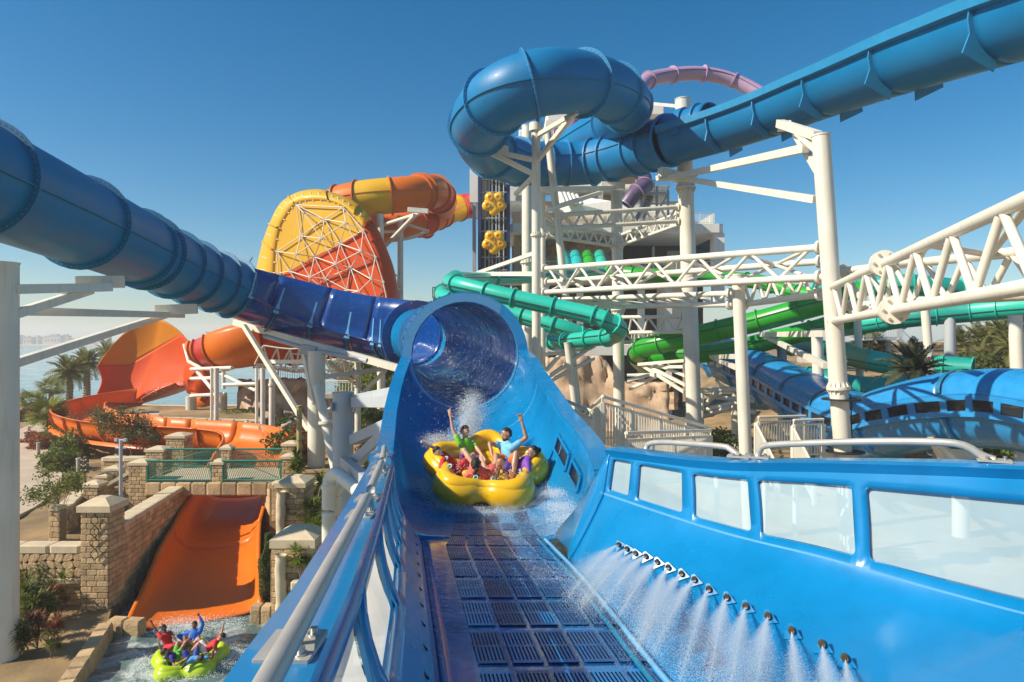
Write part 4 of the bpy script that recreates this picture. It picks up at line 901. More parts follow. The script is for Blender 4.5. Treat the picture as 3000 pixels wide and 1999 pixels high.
truss('short white truss linking the cream column with the tall column', [((2172, 822, 27.3), (2412, 818, 24)), ((2172, 893, 27.3), (2412, 862, 24))], [(0, 1, 10)], .12, .065, 10)
truss('white truss high before the tower below the blue slide', [((1594, 633, 40), (1992, 607, 42)), ((1594, 672, 40), (1992, 648, 42))], [(0, 1, 16)], .13, .075, 16)
truss('white truss slanting right down to the cream tower column', [((1594, 655, 44), (1800, 690, 45)), ((1594, 692, 44), (1800, 722, 45))], [(0, 1, 14)], .11, .06, 14)
truss('white truss slanting from the tower column up to the stout column', [((1812, 692, 45), (1990, 625, 42.5)), ((1812, 722, 45), (1990, 658, 42.5))], [(0, 1, 12)], .11, .06, 12)
truss('white truss low behind the teal tube ends', [((1800, 930, 47), (2005, 928, 43)), ((1815, 976, 47), (2010, 972, 43))], [(0, 1, 8)], .12, .07, 8)
truss('second low white truss below the teal tube ends', [((1780, 972, 49), (1990, 974, 46)), ((1800, 1000, 49), (1990, 1004, 46))], [(0, 1, 10)], .10, .06, 10)
# ------------------------------------------------------------------ supports on the left
c = column('thick cream column under the blue trough left of the tunnel', (927, 1030), (927, 1470), 34, 50, fl=())
pbeam(c, 'beam', (689, 945, 38), (1180, 1083, 33), .35, .34); pipe(c, 'service_pipe', [P(775, 985, 35.2), P(900, 1022, 34.2), P(925, 1028, 34), P(1075, 1057, 33.2)], .12, M_steelg, .4); pbeam(c, 'block', (885, 1022, 34), (925, 1032, 34), .45, .5, M_steelg)
pbeam(c, 'strut', (715, 955, 37), (905, 1260, 34), .22, .24); pbeam(c, 'strut', (790, 1060, 36.2), (900, 1060, 34.2), .2, .2); pbeam(c, 'strut', (890, 1030, 34), (920, 1180, 33.6), .24, .2); pbeam(c, 'strut', (950, 1105, 34), (1130, 1080, 37), .2, .22); pbeam(c, 'strut', (1040, 1175, 37), (1130, 1085, 37), .18, .2)
pbeam(c, 'strut', (600+1140/3.135, 850+660/3.135, 36), (1035, 1120, 40), .16, .18); pbeam(c, 'strut', (1010, 1060, 36), (1048, 1115, 40), .16, .18); pbeam(c, 'strut', (940, 1220, 34), (980, 1190, 36), .16, .18)
pbar(c, 'raking_pipe', (930, 1130, 33), (988, 1400, 31.5), .22); bar(c, 'pipe_flange', P(957, 1232, 32.4), P(958, 1240, 32.4), .42, M_steel)
c = column('grey blue column holding the chute, beside the raking pipe', (1005, 1152), (1005, 1440), 19.5, 60, base=.5, m=M_steelg)
pbeam(c, 'arm', (1038, 1172, 19.5), (1165, 1148, 17.8), .26, .28, M_steelg); pbeam(c, 'arm', (1040, 1178, 19.3), (1162, 1178, 17), .26, .28, M_steelg); pbeam(c, 'arm', (1034, 1290, 19.4), (1150, 1240, 16), .26, .28, M_steelg); pbeam(c, 'arm', (1040, 1355, 19), (1155, 1250, 15.5), .26, .28, M_steelg); pbeam(c, 'arm', (1008, 1350, 19), (1110, 1440, 13.5), .22, .24, M_steelg)
for s_ in (-1, 1): pbeam(c, 'lug', (1005+s_*33, 1180, 19.2), (1005+s_*33, 1206, 19.2), .05, .2, M_steelg)
o = thing('white_pipes', 'bent white drain pipes beside the handrail below the chute', 'pipes', P(960, 1600, 17.5))
pipe(o, 'pipe', [P(962, 1640, 17.2), P(962, 1440, 17.2), P(968, 1400, 17.2), P(985, 1388, 17.0), P(1010, 1405, 16.6), P(1065, 1452, 15)], .16, M_steel, .08, 16)
pipe(o, 'pipe', [P(985, 1640, 17.6), P(985, 1470, 17.6), P(990, 1436, 17.6), P(1010, 1415, 17.6), P(1070, 1410, 17.0)], .13, M_steel, .08, 16)
bar(o, 'coupling', P(962, 1420, 17.2), P(962, 1432, 17.2), .19, M_steel, 18); bar(o, 'coupling', P(985, 1452, 17.6), P(985, 1462, 17.6), .16, M_steel, 18)
column('slim ringed cream column left of the tunnel', (1048, 1062), (1048, 1330), 40, 18, fl=(1130,))
column('cream column with pipes behind the chute arms', (1115, 1070), (1115, 1240), 48, 20)
c = column('flanged cream post on a stone plinth beside the bridge', (797, 1110), (796, 1290), 46, 17, fl=(1128,), base=2.9); bar(c, 'plinth', P(796, 1370, 46), P(796, 1296, 46), .55, M_rock, 14); bar(c, 'base_flange', P(796, 1296, 46), P(796, 1290, 46), .45, M_steel, 14)
for k, (x, w) in enumerate(((620, 8), (634, 14), (752, 9), (770, 14))): column(['thin cream post under the red bowl, leftmost', 'cream post beside the leftmost thin post under the bowl', 'thin cream post right under the red bowl', 'cream post nearest the flanged post under the bowl'][k], (x, 1080), (x, 1270), 47.5, w, base=2)
o = thing('drain_pipes', 'cream bent pipes at the foot of the bowl posts', 'pipes', P(770, 1320, 45.5))
pipe(o, 'pipe', [P(752, 1310, 45.6), P(752, 1255, 45.6), P(758, 1250, 45.6), P(764, 1262, 45.6), P(764, 1320, 45.6)], .13, M_steel); pipe(o, 'pipe', [P(742, 1310, 45.8), P(742, 1240, 45.8)], .08, M_steel); pipe(o, 'pipe', [P(760, 1252, 45), P(772, 1258, 45), P(775, 1275, 45), P(775, 1320, 45)], .14, M_steel)
o = thing('bowl_support', 'white steel frame carrying the red bowl', 'frame', P(640, 1270, 55))
for a, b in (((560, 1082, 57), (680, 1078, 54)), ((575, 1085, 57), (625, 1145, 54)), ((620, 1082, 56), (750, 1145, 53)), ((655, 1128, 54), (750, 1125, 53)), ((560, 1160, 57), (660, 1155, 55)), ((655, 1082, 55), (655, 1140, 55)), ((540, 1010, 59), (553, 1060, 58)), ((553, 1060, 58), (590, 1080, 57)), ((560, 1110, 57), (620, 1108, 55))): pbar(o, 'tube', a, b, .15)
for x, y in ((560, 1150), (650, 1140)): pbar(o, 'pedestal', (x, y+12, 57), (x, 1240, 57), .42, M_pale, 16)
o = thing('space_frame', 'white lattice space frame under the red bowl behind the column', 'space frame', P(800, 1200, 52))
rs = random.Random(5); up_ = [[P(770+i*38+rs.uniform(-8, 8), 1010+i*4+j*22+rs.uniform(-6, 6), 53+j*2.2) for i in range(8)] for j in range(2)]; dn = [[P(750+i*38+rs.uniform(-8, 8), 1062+i*5+j*14+rs.uniform(-6, 6), 54+j*2) for i in range(8)] for j in range(2)]
for j in range(2):
    for i in range(8):
        for q in ([up_[j][i+1]] if i < 7 else [])+[dn[j][i]]+([dn[j][i+1]] if i < 7 else [])+([up_[1-j][i]]): bar(o, 'rod', up_[j][i], q, .07, M_steel, 6)
        if i < 7: bar(o, 'rod', dn[j][i], dn[j][i+1], .07, M_steel, 6); bar(o, 'rod', dn[j][i], dn[1-j][i+1], .06, M_steel, 6)
column('cream column behind the yellow disc tube, left of two', (1114, 628), (1117, 900), 64, 20); c = column('cream column behind the yellow disc tube, right of two', (1173, 634), (1173, 900), 66, 17)
pbar(c, 'arm', (1120, 660, 64.5), (1230, 625, 60), .16); pbar(c, 'arm', (1125, 725, 65), (1215, 632, 60), .2, M_steel); pbar(c, 'arm', (1125, 680, 65), (1170, 678, 66), .14); pbar(c, 'arm', (1175, 705, 66), (1255, 678, 68), .12); pbar(c, 'arm', (1185, 655, 66), (1255, 678, 68), .14); pbeam(c, 'saddle', (1195, 615, 59), (1255, 620, 59), .4, .4)
truss('short white truss beside the orange disc edge', [((1145, 800, 63), (1172, 812, 66)), ((1150, 845, 63), (1172, 848, 66))], [(0, 1, 5)], .10, .07, 5)
# ------------------------------------------------------------------ tower
TW = thing('tower', 'white multi-level slide tower with railings and dark open floors', 'tower', P(1800, 1180, 70))
def pbox(par, name, x0, y0, x1, y1, d, depth, m):
    a = P(x0, y0, d); b = P(x1, y1, d); return box(par, name, ((a.x+b.x)/2, d+depth/2, (a.z+b.z)/2), (abs(b.x-a.x), depth, abs(a.z-b.z)), m)
def railing(par, a, b, h=1.05, sp=.13, m=M_steel, kind='stuff'):
    a = V(a); b = V(b); L = (b-a).length; vs = []; fs = []
    def bx(p, q, w):
        k = len(vs); d = (q-p).normalized(); s = d.cross(V((.3, .9, .31))).normalized()*w; u = d.cross(s).normalized()*w
        for e in (p, q): vs.extend([e+s+u, e-s+u, e-s-u, e+s-u])
        for c_ in range(4): fs.append((k+c_, k+(c_+1) % 4, k+4+(c_+1) % 4, k+4+c_))
    n = max(2, int(L/sp)); up = V((0, 0, h)); bx(a+up, b+up, .035); bx(a+V((0, 0, .1)), b+V((0, 0, .1)), .025)
    for i in range(n+1):
        p = a.lerp(b, i/n); bx(p, p+up, .035 if i % 12 == 0 else .012)
    o = mesh('railing', vs, fs, m, par, smooth=False); o['kind'] = kind; return o
pbox(TW, 'wall', 1376, 462, 1404, 596, 70, 9, M_white); pbox(TW, 'leg', 1384, 596, 1394, 1000, 70, .6, M_steelg)
pbox(TW, 'wall', 1491, 545, 1532, 590, 70, 10, M_white); pbox(TW, 'back_wall', 1500, 590, 1990, 655, 76, .5, M_beige); pbox(TW, 'slab', 1491, 655, 2120, 682, 69, 12, M_white); pbox(TW, 'parapet', 1700, 600, 1990, 628, 73, 4, M_white)
pbox(TW, 'wall', 2093, 683, 2123, 900, 69.2, 1.2, M_white); pbox(TW, 'corner_column', 2085, 683, 2093, 800, 70.5, .6, M_white)
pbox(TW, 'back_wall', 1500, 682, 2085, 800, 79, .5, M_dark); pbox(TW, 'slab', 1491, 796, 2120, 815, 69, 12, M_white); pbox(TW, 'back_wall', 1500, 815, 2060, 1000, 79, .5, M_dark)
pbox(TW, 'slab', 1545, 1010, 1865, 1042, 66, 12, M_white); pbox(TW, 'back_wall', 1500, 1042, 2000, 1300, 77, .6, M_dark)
pbox(TW, 'wall', 1505, 690, 1525, 796, 71, 6, M_beige); pbox(TW, 'wall', 1930, 820, 2010, 1010, 73, 1.0, M_white); pbox(TW, 'door', 1955, 735, 1998, 795, 78.5, .3, M_steelg); pbox(TW, 'window', 2005, 730, 2070, 780, 78.6, .2, M_dpane); pbox(TW, 'door_frame', 1912, 722, 1918, 796, 78, .6, M_white)
pbox(TW, 'roof_box', 1862, 306, 1945, 335, 72, 8, M_white); pbox(TW, 'soffit', 1866, 335, 1940, 368, 73.5, 6, M_beige); pbox(TW, 'core', 1640, 340, 1900, 600, 77, 5, M_beige); pbox(TW, 'core', 1520, 380, 1580, 600, 76, 6, M_white); pbox(TW, 'roof_slab', 1600, 335, 1870, 352, 74, 8, M_white)
for k in range(3): pbox(TW, 'slab', 1560, 408+k*66, 1860, 418+k*66, 73, 4, M_white)
for x in (1640, 1760, 1870): pbox(TW, 'pier', x-7, 352, x+7, 655, 74, .6, M_white)
for x in (1600, 1700, 1880, 1960): pbox(TW, 'pier', x-9, 815, x+9, 1240, 70, .8, M_white)
for (x0, x1, y, d) in ((1497, 1545, 655, 69.3), (1600, 2092, 655, 69.3), (1497, 1545, 796, 69.3), (1590, 1650, 796, 69.3), (1800, 2092, 796, 69.3), (1850, 2000, 1010, 66.3), (1560, 1860, 408, 73.2), (1560, 1860, 474, 73.2)): railing(TW, P(x0, y, d), P(x1, y, d))
railing(TW, P(2092, 655, 69.3), P(2092, 655, 69.3)+V((0, 9, 0)))
# shade sail roof slanting in the upper floor
vs = [P(1625, 565, 68), P(1790, 590, 66), P(1790, 622, 66), P(1640, 640, 68), P(1700, 600, 66.5)]; mesh('shade_roof', vs, [(0, 1, 4), (1, 2, 4), (2, 3, 4), (3, 0, 4)], M_white, TW, smooth=False, solid=.15)
for k in range(5): pbar(TW, 'pelican_strut', (1640+k*12, 560+k*3, 67), (1655+k*12, 598, 66.5), .22, M_white, 8)
# themed rock front on the open floor
rs = random.Random(9)
def rockface(par, x0, x1, y0, y1, d, m, nx_=14, nz_=6, amp=.5, name='rock_panel'):
    pts = [[P(x0+(x1-x0)*i/nx_, y0+(y1-y0)*j/nz_, d)+V((0, rs.uniform(-amp, amp), 0)) for j in range(nz_+1)] for i in range(nx_+1)]
    vs, fs = loft(pts); return mesh(name, vs, fs, m, par, smooth=False, solid=.2)
rockface(TW, 1590, 1790, 712, 796, 75, M_rock); rockface(TW, 1640, 1775, 1045, 1260, 67, M_rock, 12, 10, .35); rockface(TW, 1840, 1985, 1120, 1200, 66, M_rock, 10, 5)
# steel stair tower right on top
ST_ = thing('steel_stairs', 'grey steel stairs and platform on the tower roof', 'stairs', P(1920, 650, 66))
pbox(ST_, 'platform', 1868, 562, 1962, 570, 64, 4, M_steelg); pbox(ST_, 'platform', 1905, 542, 1960, 547, 66, 3, M_steelg)
for x in (1880, 1925, 1958): pbox(ST_, 'post', x-3, 545, x+3, 652, 64.5, .25, M_steelg)
for i in range(14): pbox(ST_, 'step', 1858+i*3.4, 640-i*6, 1890+i*2.6, 643-i*6, 65, 1.2, M_steelg)
pbar(ST_, 'brace', (1925, 620, 64.5), (1958, 570, 64.5), .1, M_steelg); railing(ST_, P(1868, 562, 64), P(1962, 562, 64), m=M_steelg); railing(ST_, P(1850, 645, 64.5), P(1905, 560, 64.5), m=M_steelg)
# raft lift
LF = thing('raft_lift', 'navy steel raft lift tower with white guide rails', 'lift', P(1448, 1000, 67))
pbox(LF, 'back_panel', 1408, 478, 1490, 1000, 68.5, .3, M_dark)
for x in (1405, 1489): pbox(LF, 'side_frame', x-5, 474, x+5, 1000, 66.2, 2, M_navy)
for x in (1421, 1433, 1442, 1454, 1463, 1476): pbar(LF, 'guide_rail', (x, 476, 66.6), (x, 1000, 66.6), .07, M_steelg, 6)
for k in range(11): pbar(LF, 'cross_rail', (1403, 488+k*38, 66.4), (1491, 488+k*38, 66.4), .06, M_steelg, 6)
for k in range(10): pbar(LF, 'chain_strut', (1421, 490+k*38, 67.6), (1476, 520+k*38, 67.6), .06, M_steelg, 6)
o = thing('glass_balcony', 'dark balcony railing far behind the tunnel top', 'balcony', P(1290, 880, 70)); pbox(o, 'slab', 1268, 872, 1310, 884, 68, 4, M_steelg); railing(o, P(1268, 873, 68), P(1310, 873, 68), m=M_black)
# slide start hoods on the tower floor
for k, (x, m, nm) in enumerate(((1650, M_cyan, 'leftmost teal'), (1686, M_cyan, 'turquoise'), (1722, M_green, 'green'), (1758, M_teal, 'rightmost teal'))):
    o = thing('slide_hood', nm+' slide start hood on the tower floor', 'slide hood', P(x, 800, 67), group='slide start hoods')
    pt = resample([P(x-1, 748, 68.5), P(x, 757, 67.2), P(x+4, 775, 65.6), P(x+8, 800, 64.5)], .15); f_ = frames(pt, V((0, -1, .2)))
    vs, fs = sweep(f_, lambda t: circ(.55+.12*t, 20), True); mesh('shell', vs, fs, m, o, solid=.05); ring(o, 'flange', f_[-1], .66, .80, .1, m); ring(o, 'flange', f_[len(f_)//2], .6, .7, .08, m)
    pbox(o, 'sign', x-5, 738, x+5, 744, 67, .1, M_wood)
# ------------------------------------------------------------------ walkway fences on the right
def fence(label, pts, h, sp=.125, m=M_steel, hand=.16, barr=.019, postr=.05, name='fence'):
    o = thing(name, label, 'fence', V(pts[0])); P_ = [V(p) for p in pts]
    for a, b in zip(P_, P_[1:]):
        L = (b-a).length; n = max(1, int(L/1.35)); up = V((0, 0, h)); d = (b-a).normalized()
        beam(o, 'top_rail', a+up, b+up, .06, .05, m); beam(o, 'bottom_rail', a+V((0, 0, .1)), b+V((0, 0, .1)), .05, .05, m)
        if hand: bar(o, 'handrail', a+up+V((0, 0, hand)), b+up+V((0, 0, hand)), .045, m, 12)
        for i in range(n+1):
            p = a.lerp(b, i/n); beam(o, 'post', p, p+up, postr*2, postr*2, m, up=V((0, 1, 0)))
            if hand: bar(o, 'rail_post', p+up, p+up+V((0, 0, hand)), .022, m, 8)
        k = int(L/sp)
        for i in range(1, k):
            p = a.lerp(b, i/k); beam(o, 'baluster', p+V((0, 0, .1)), p+up, barr*2, barr*2, m, up=V((0, 1, 0)))
    return o
def FZ(px, py, d): return P(px, py, d)
def bel(p, h): return V((p.x, p.y, p.z-h))
fence('cream fence along the far side of the ramp right of the chute', [bel(P(1764, 1180, 17.6), 1.15), bel(P(2078, 1268, 21.3), 1.15)], 1.15)
fence('cream fence turning back at the near end of the ramp', [bel(P(1834, 1290, 15.8), 1.1), bel(P(2082, 1277, 20.8), 1.1)], 1.1)
fence('short cream fence right behind the chute rim', [bel(P(1612, 1172, 19.5), 1.15), bel(P(1735, 1228, 15.2), 1.15)], 1.15)
fence('cream fence going down behind the short fence', [bel(P(1700, 1240, 21), 1.1), bel(P(1764, 1182, 17.8), 1.1)], 1.1)
a = [P(1700, 1330, 17), P(2100, 1345, 22), P(1860, 1390, 15.5), P(1740, 1385, 15)]
mesh('ramp', [p-V((0, 0, .0)) for p in a], [(0, 1, 2, 3)], M_conc, smooth=False, solid=.12)['kind'] = 'structure'
for q in a: bar(bpy.data.objects['ramp'], 'post', V((q.x, q.y, 1.8)), q-V((0, 0, .1)), .09, M_steel)
o = fence('cream fence round the small stair platform by the covered slide', [bel(P(2222, 1236, 24), 1.15), bel(P(2360, 1232, 25), 1.15)], 1.15)
fence('cream fence at the right of the small stair platform', [bel(P(2325, 1246, 22.5), 1.1), bel(P(2412, 1243, 23), 1.1)], 1.1)
fence('cream stair railing at the left of the small stair', [bel(P(2214, 1240, 24), 1.1), bel(P(2280, 1372, 21.5), 1.1)], 1.1, hand=.0)
fence('cream stair railing at the right of the small stair', [bel(P(2322, 1250, 22.6), 1.1), bel(P(2385, 1372, 20.2), 1.1)], 1.1, hand=.0)
o = thing('wooden_steps', 'brown wooden steps between the cream stair railings', 'steps', P(2300, 1400, 22))
for q in ((2240, 1385, 24), (2330, 1385, 23)): bar(o, 'post', V((P(*q).x, P(*q).y, 1.8)), P(*q), .09, M_steel)
for k in range(7): q = P(2286+k*7, 1310+k*15, 24-k*.4); box(o, 'step', q, (1.3, .34, .08), M_wood)
fence('white fence far behind under the space frame', [bel(P(815, 1075, 58), 1.1), bel(P(905, 1078, 58), 1.1)], 1.1, sp=.2, hand=0)
fence('white fence on the walkway left of the tunnel', [bel(P(951, 1122, 52), 1.2), bel(P(1030, 1120, 52), 1.2)], 1.2, sp=.22, hand=.1)
pbox(None, 'walkway', 945, 1155, 1120, 1168, 51.5, 3, M_conc)['kind'] = 'structure'
o = thing('shade_stairs', 'dark metal stair with railing behind the large truss', 'stairs', P(2600, 1050, 58)); pbox(o, 'landing', 2530, 992, 2640, 998, 57, 3, M_steelg); railing(o, P(2530, 992, 57), P(2640, 992, 57), m=M_steelg)
pbeam(o, 'stringer', (2630, 992, 57), (2690, 1050, 57), .3, .3, M_steelg); railing(o, P(2630, 992, 57), P(2690, 1050, 57), m=M_steelg); pbeam(o, 'post', (2603, 998, 57.5), (2603, 1090, 57.5), .3, .3, M_steelg)
# beige boundary building far right
BB = thing('beige_building', 'long beige low building behind the palms at the right', 'building', P(2700, 1060, 90))
pbox(BB, 'wall', 2440, 1008, 3100, 1066, 90, 10, M_beige); pbox(BB, 'cornice', 2435, 1002, 3105, 1012, 89.6, 10.8, M_beige); pbox(BB, 'base', 2435, 1052, 3105, 1070, 89.5, 11, M_conc)
for x in (2590, 2790, 2960): pbox(BB, 'window', x, 1036, x+28, 1048, 89.85, .3, M_wood)
o = thing('dark_fence', 'dark metal fence behind the feathery palm', 'fence', P(2750, 1080, 70)); railing(o, P(2730, 1065, 70), P(2818, 1065, 70), h=1.3, m=M_black)
# ------------------------------------------------------------------ stonework
rs = random.Random(11)
def brick_grid(par, o, u, v, n, w, h, bw, bh, m=M_stone, name='brick', jit=.012, th=.07, limit=290):
    """bricks on the face spanned by unit vectors u (along), v (up) from corner o, outward normal n"""
    rows = max(1, round(h/bh)); bh = h/rows; cnt = 0
    Mr = Matrix((u, n, v)).transposed().to_4x4()
    for r in range(rows):
        x = 0; k = 0; first = (r % 2)*.5
        while x < w-.02:
            L = bw*(rs.uniform(.75, 1.25)) if not (k == 0 and first) else bw*.5
            L = min(L, w-x); L = L if w-x-L > bw*.25 else w-x
            c = o+u*(x+L/2)+v*(bh*(r+.5))+n*(-th/2+.02+rs.uniform(0, jit))
            b = bpy.data.objects.new(name, unit('brick', m))
            place(b, Matrix.Translation(c) @ Mr @ Matrix.Rotation(rs.uniform(-.012, .012), 4, 'Y') @ Matrix.Diagonal((L-.018, th, bh-.018, 1)), par); cnt += 1; x += L; k += 1
            if cnt > limit: return
XU, YU, ZU = V((1, 0, 0)), V((0, 1, 0)), V((0, 0, 1))
def capstone(par, c, sx, sy, h, m=M_cap, pyr=.5):
    a, b = sx/2, sy/2; vs = [(-a, -b, 0), (a, -b, 0), (a, b, 0), (-a, b, 0), (-a, -b, h*pyr), (a, -b, h*pyr), (a, b, h*pyr), (-a, b, h*pyr), (-a*.35, -b*.35, h), (a*.35, -b*.35, h), (a*.35, b*.35, h), (-a*.35, b*.35, h)]
    f = [(3, 2, 1, 0)]+[(i, (i+1) % 4, 4+(i+1) % 4, 4+i) for i in range(4)]+[(4+i, 4+(i+1) % 4, 8+(i+1) % 4, 8+i) for i in range(4)]+[(8, 9, 10, 11)]
    return mesh('cap', [V(q)+V(c) for q in vs], f, m, par, smooth=False)
def pillar(label, x0, x1, ytop, d, zb, depth=None, caph=.28, bw=.40, bh=.19, over=.10, name='stone_post', cat='stone post', left=False):
    a = P(x0, ytop, d); w = (x1-x0)/FP*d; depth = depth or w; zt = a.z
    o = thing(name, label, cat, (a.x+w/2, d+depth/2, zb))
    box(o, 'core', (a.x+w/2, d+depth/2, (zt-caph+zb)/2), (w-.05, depth-.05, zt-caph-zb), M_mortar)
    h = zt-caph-zb
    brick_grid(o, V((a.x, d, zb)), XU, ZU, -YU, w, h, bw, bh); brick_grid(o, V((a.x+w, d, zb)), YU, ZU, XU, depth, h, bw, bh)
    if left: brick_grid(o, V((a.x, d+depth, zb)), -YU, ZU, -XU, depth, h, bw, bh)
    capstone(o, (a.x+w/2, d+depth/2, zt-caph), w+over*2, depth+over*2, caph); return o
p = pillar('tall stone pillar with a scroll ornament beside the pool', 237, 318, 1464, 23.1, .6, caph=.42)
for s_ in (-1, 1):   # wrought scroll on the front of the pillar
    a = P(277.5, 1500, 23.0); pts = []
    for i in range(40):
        t = i/39; pts.append(V((a.x+s_*.16*math.sin(t*math.pi*4)*(.6+.4*math.sin(t*math.pi)), 22.99, P(0, 1505, 23.1).z-t*1.55)))
    pipe(p, 'scroll', pts, .016, M_black, .05, 6)
for k, (x, e, y, d, zb, lb) in enumerate(((377, 430, 1349, 30, 2.0, 'front left post of the stone bridge'), (427, 478, 1311, 33, 2.2, 'back left post of the stone bridge'), (620, 652, 1347, 30, 3.35, 'front middle post of the stone bridge'), (647, 674, 1305, 33, 3.35, 'back middle post of the stone bridge'), (825, 867, 1330, 30, 3.2, 'front right post of the stone bridge'), (827, 865, 1294, 33, 3.3, 'back right post of the stone bridge'))):
    pillar('square brick '+lb, x, e, y, d, zb, caph=.22, bw=.30, bh=.17, over=.06)
pillar('taller brick pillar standing behind the bridge against the orange slide', 486, 540, 1271, 37, 2.5, caph=.25, bw=.32, bh=.18, over=.06)
pillar('brick pier with pale cap right of the orange chute, lower and nearest', 795, 919, 1558, 21.6, .4, depth=1.3, caph=.52, bw=.45, bh=.2, over=.05)
pillar('brick pier with pale cap at the right bridge end', 808, 892, 1402, 26, 1.0, depth=1.2, caph=.36, bw=.42, bh=.2, over=.05)
pillar('small stair post with flat cap, uppermost on the stone stairs', 308, 346, 1367, 31.5, 2.0, caph=.2, bw=.28, bh=.16, over=.06)
pillar('small stair post with flat cap, middle one on the stone stairs', 283, 312, 1388, 31, 2.0, caph=.2, bw=.28, bh=.16, over=.06)
pillar('small stair post with flat cap, lowest on the stone stairs', 243, 287, 1412, 29.5, 1.6, caph=.24, bw=.28, bh=.17, over=.06)
# rough drip columns on the two piers
for (x, y0, y1, d, lb) in ((823, 1440, 1560, 25.8, 'upper'), (823, 1625, 1830, 21.4, 'lower')):
    o = thing('rock_pillar', 'knobbly pale rock pilaster on the '+lb+' brick pier', 'rock', P(x, y1, d)); pts = resample([P(x+rs.uniform(-2, 2), y0+(y1-y0)*k/6, d) for k in range(7)], .12)
    f_ = frames(pts, V((0, -1, 0))); vs, fs = sweep(f_, lambda t: [(a*(1+rs.uniform(-.12, .12)), b*(1+rs.uniform(-.12, .12))) for a, b in circ(.17, 10)], True, True); mesh('rock', vs, fs, M_cap, o)
def wall_thing(name, label, a, b, z0, z1, th, nrm, cap=None, bw=.42, bh=.2, cat='stone wall', stones=True, m=M_stone):
    a = V((a[0], a[1], 0)); b = V((b[0], b[1], 0)); u = (b-a).normalized(); L = (b-a).length; n = V(nrm)
    o = thing(name, label, cat, (a.x, a.y, z0)); c = (a+b)/2-n*(th/2)
    beam(o, 'core', V((a.x, a.y, (z0+z1)/2))-n*(th/2+.02), V((b.x, b.y, (z0+z1)/2))-n*(th/2+.02), th-.04, z1-z0, M_mortar)
    if stones: brick_grid(o, a+ZU*z0, u, ZU, n, L, z1-z0, bw, bh, m=m)
    if cap:
        k = max(1, round(L/1.1))
        for i in range(k):
            p = a+u*(L*i/k+.01); q = a+u*(L*(i+1)/k-.01); beam(o, 'coping', V((p.x, p.y, z1+cap/2))-n*(th/2), V((q.x, q.y, z1+cap/2))-n*(th/2), th+.14, cap, M_cap, kind='brick')
    return o
# low wall left of the tall pillar: rubble panel over a brick plinth
zc, zl = P(0, 1622, 23.5).z, P(0, 1705, 23.5).z
x0 = P(-40, 0, 23.5).x; x1 = P(237, 0, 23.5).x
o = wall_thing('garden_wall', 'low garden wall of rubble stones with pale coping left of the pillar', (x0, 23.5), (x1, 23.5), .6, zl, .5, (0, -1, 0), bw=.42, bh=.2)
beam(o, 'core', V((x0, 23.78, (zl+zc)/2)), V((x1, 23.78, (zl+zc)/2)), .4, zc-zl, M_mortar); beam(o, 'ledge', V((x0, 23.6, zl+.06)), V((x1, 23.6, zl+.06)), .5, .14, M_cap)
k = 3
for i in range(k): beam(o, 'coping', V((x0+(x1-x0)*i/k+.01, 23.75, zc+.14)), V((x0+(x1-x0)*(i+1)/k-.01, 23.75, zc+.14)), .62, .28, M_cap, kind='brick')
nx_, nz_ = 11, 3; hh = zc-zl-.14; gx = [[x0+(x1-x0)*(i+(.5 if j % 2 else 0)*.8)/nx_+rs.uniform(-.09, .09) for i in range(nx_+1)] for j in range(nz_+1)]; gz = [[zl+.14+hh*j/nz_+(rs.uniform(-.07, .07) if 0 < j < nz_ else 0) for i in range(nx_+1)] for j in range(nz_+1)]
for j in range(nz_):
    for i in range(nx_):
        q = [V((gx[j][i], 0, gz[j][i])), V((gx[j][i+1], 0, gz[j][i+1])), V((gx[j+1][i+1], 0, gz[j+1][i+1])), V((gx[j+1][i], 0, gz[j+1][i]))]; c = sum(q, V())/4
        ring_ = []
        for e in range(4): ring_ += [q[e].lerp(q[(e+1) % 4], .2), q[e].lerp(q[(e+1) % 4], .5)+(q[e].lerp(q[(e+1) % 4], .5)-c)*rs.uniform(0, .12), q[e].lerp(q[(e+1) % 4], .8)]
        vs = []
        for k_, y in ((.985, 23.56), (.97, 23.485), (.84, 23.45)): vs += [c+(w-c)*k_+V((0, y, 0)) for w in ring_]
        N = len(ring_); fs = [(a_*N+b_, a_*N+(b_+1) % N, (a_+1)*N+(b_+1) % N, (a_+1)*N+b_) for a_ in range(2) for b_ in range(N)]+[tuple(2*N+b_ for b_ in range(N))]
        mesh('stone', vs, fs, M_stone, o, smooth=False)
# channel walls of the orange chute
wall_thing('channel_wall', 'long brick wall running from the tall pillar to the bridge beside the chute', (-13.72, 24.0), (-14.5, 30.2), .3, 3.3, .5, V((.99, .12, 0)).normalized(), cap=.2, bw=.45, bh=.21)
wall_thing('channel_wall', 'shaded brick wall under the bridge left of the chute', (-14.5, 30.2), (-16.3, 38), .3, 3.0, .5, V((.97, .22, 0)).normalized(), bw=.6, bh=.3)
wall_thing('channel_wall', 'brown wall behind the clipped hedge right of the orange chute', (-11.2, 30.5), (-8.6, 27.3), .3, 3.4, .5, V((-.77, -.63, 0)).normalized(), bw=.6, bh=.3)
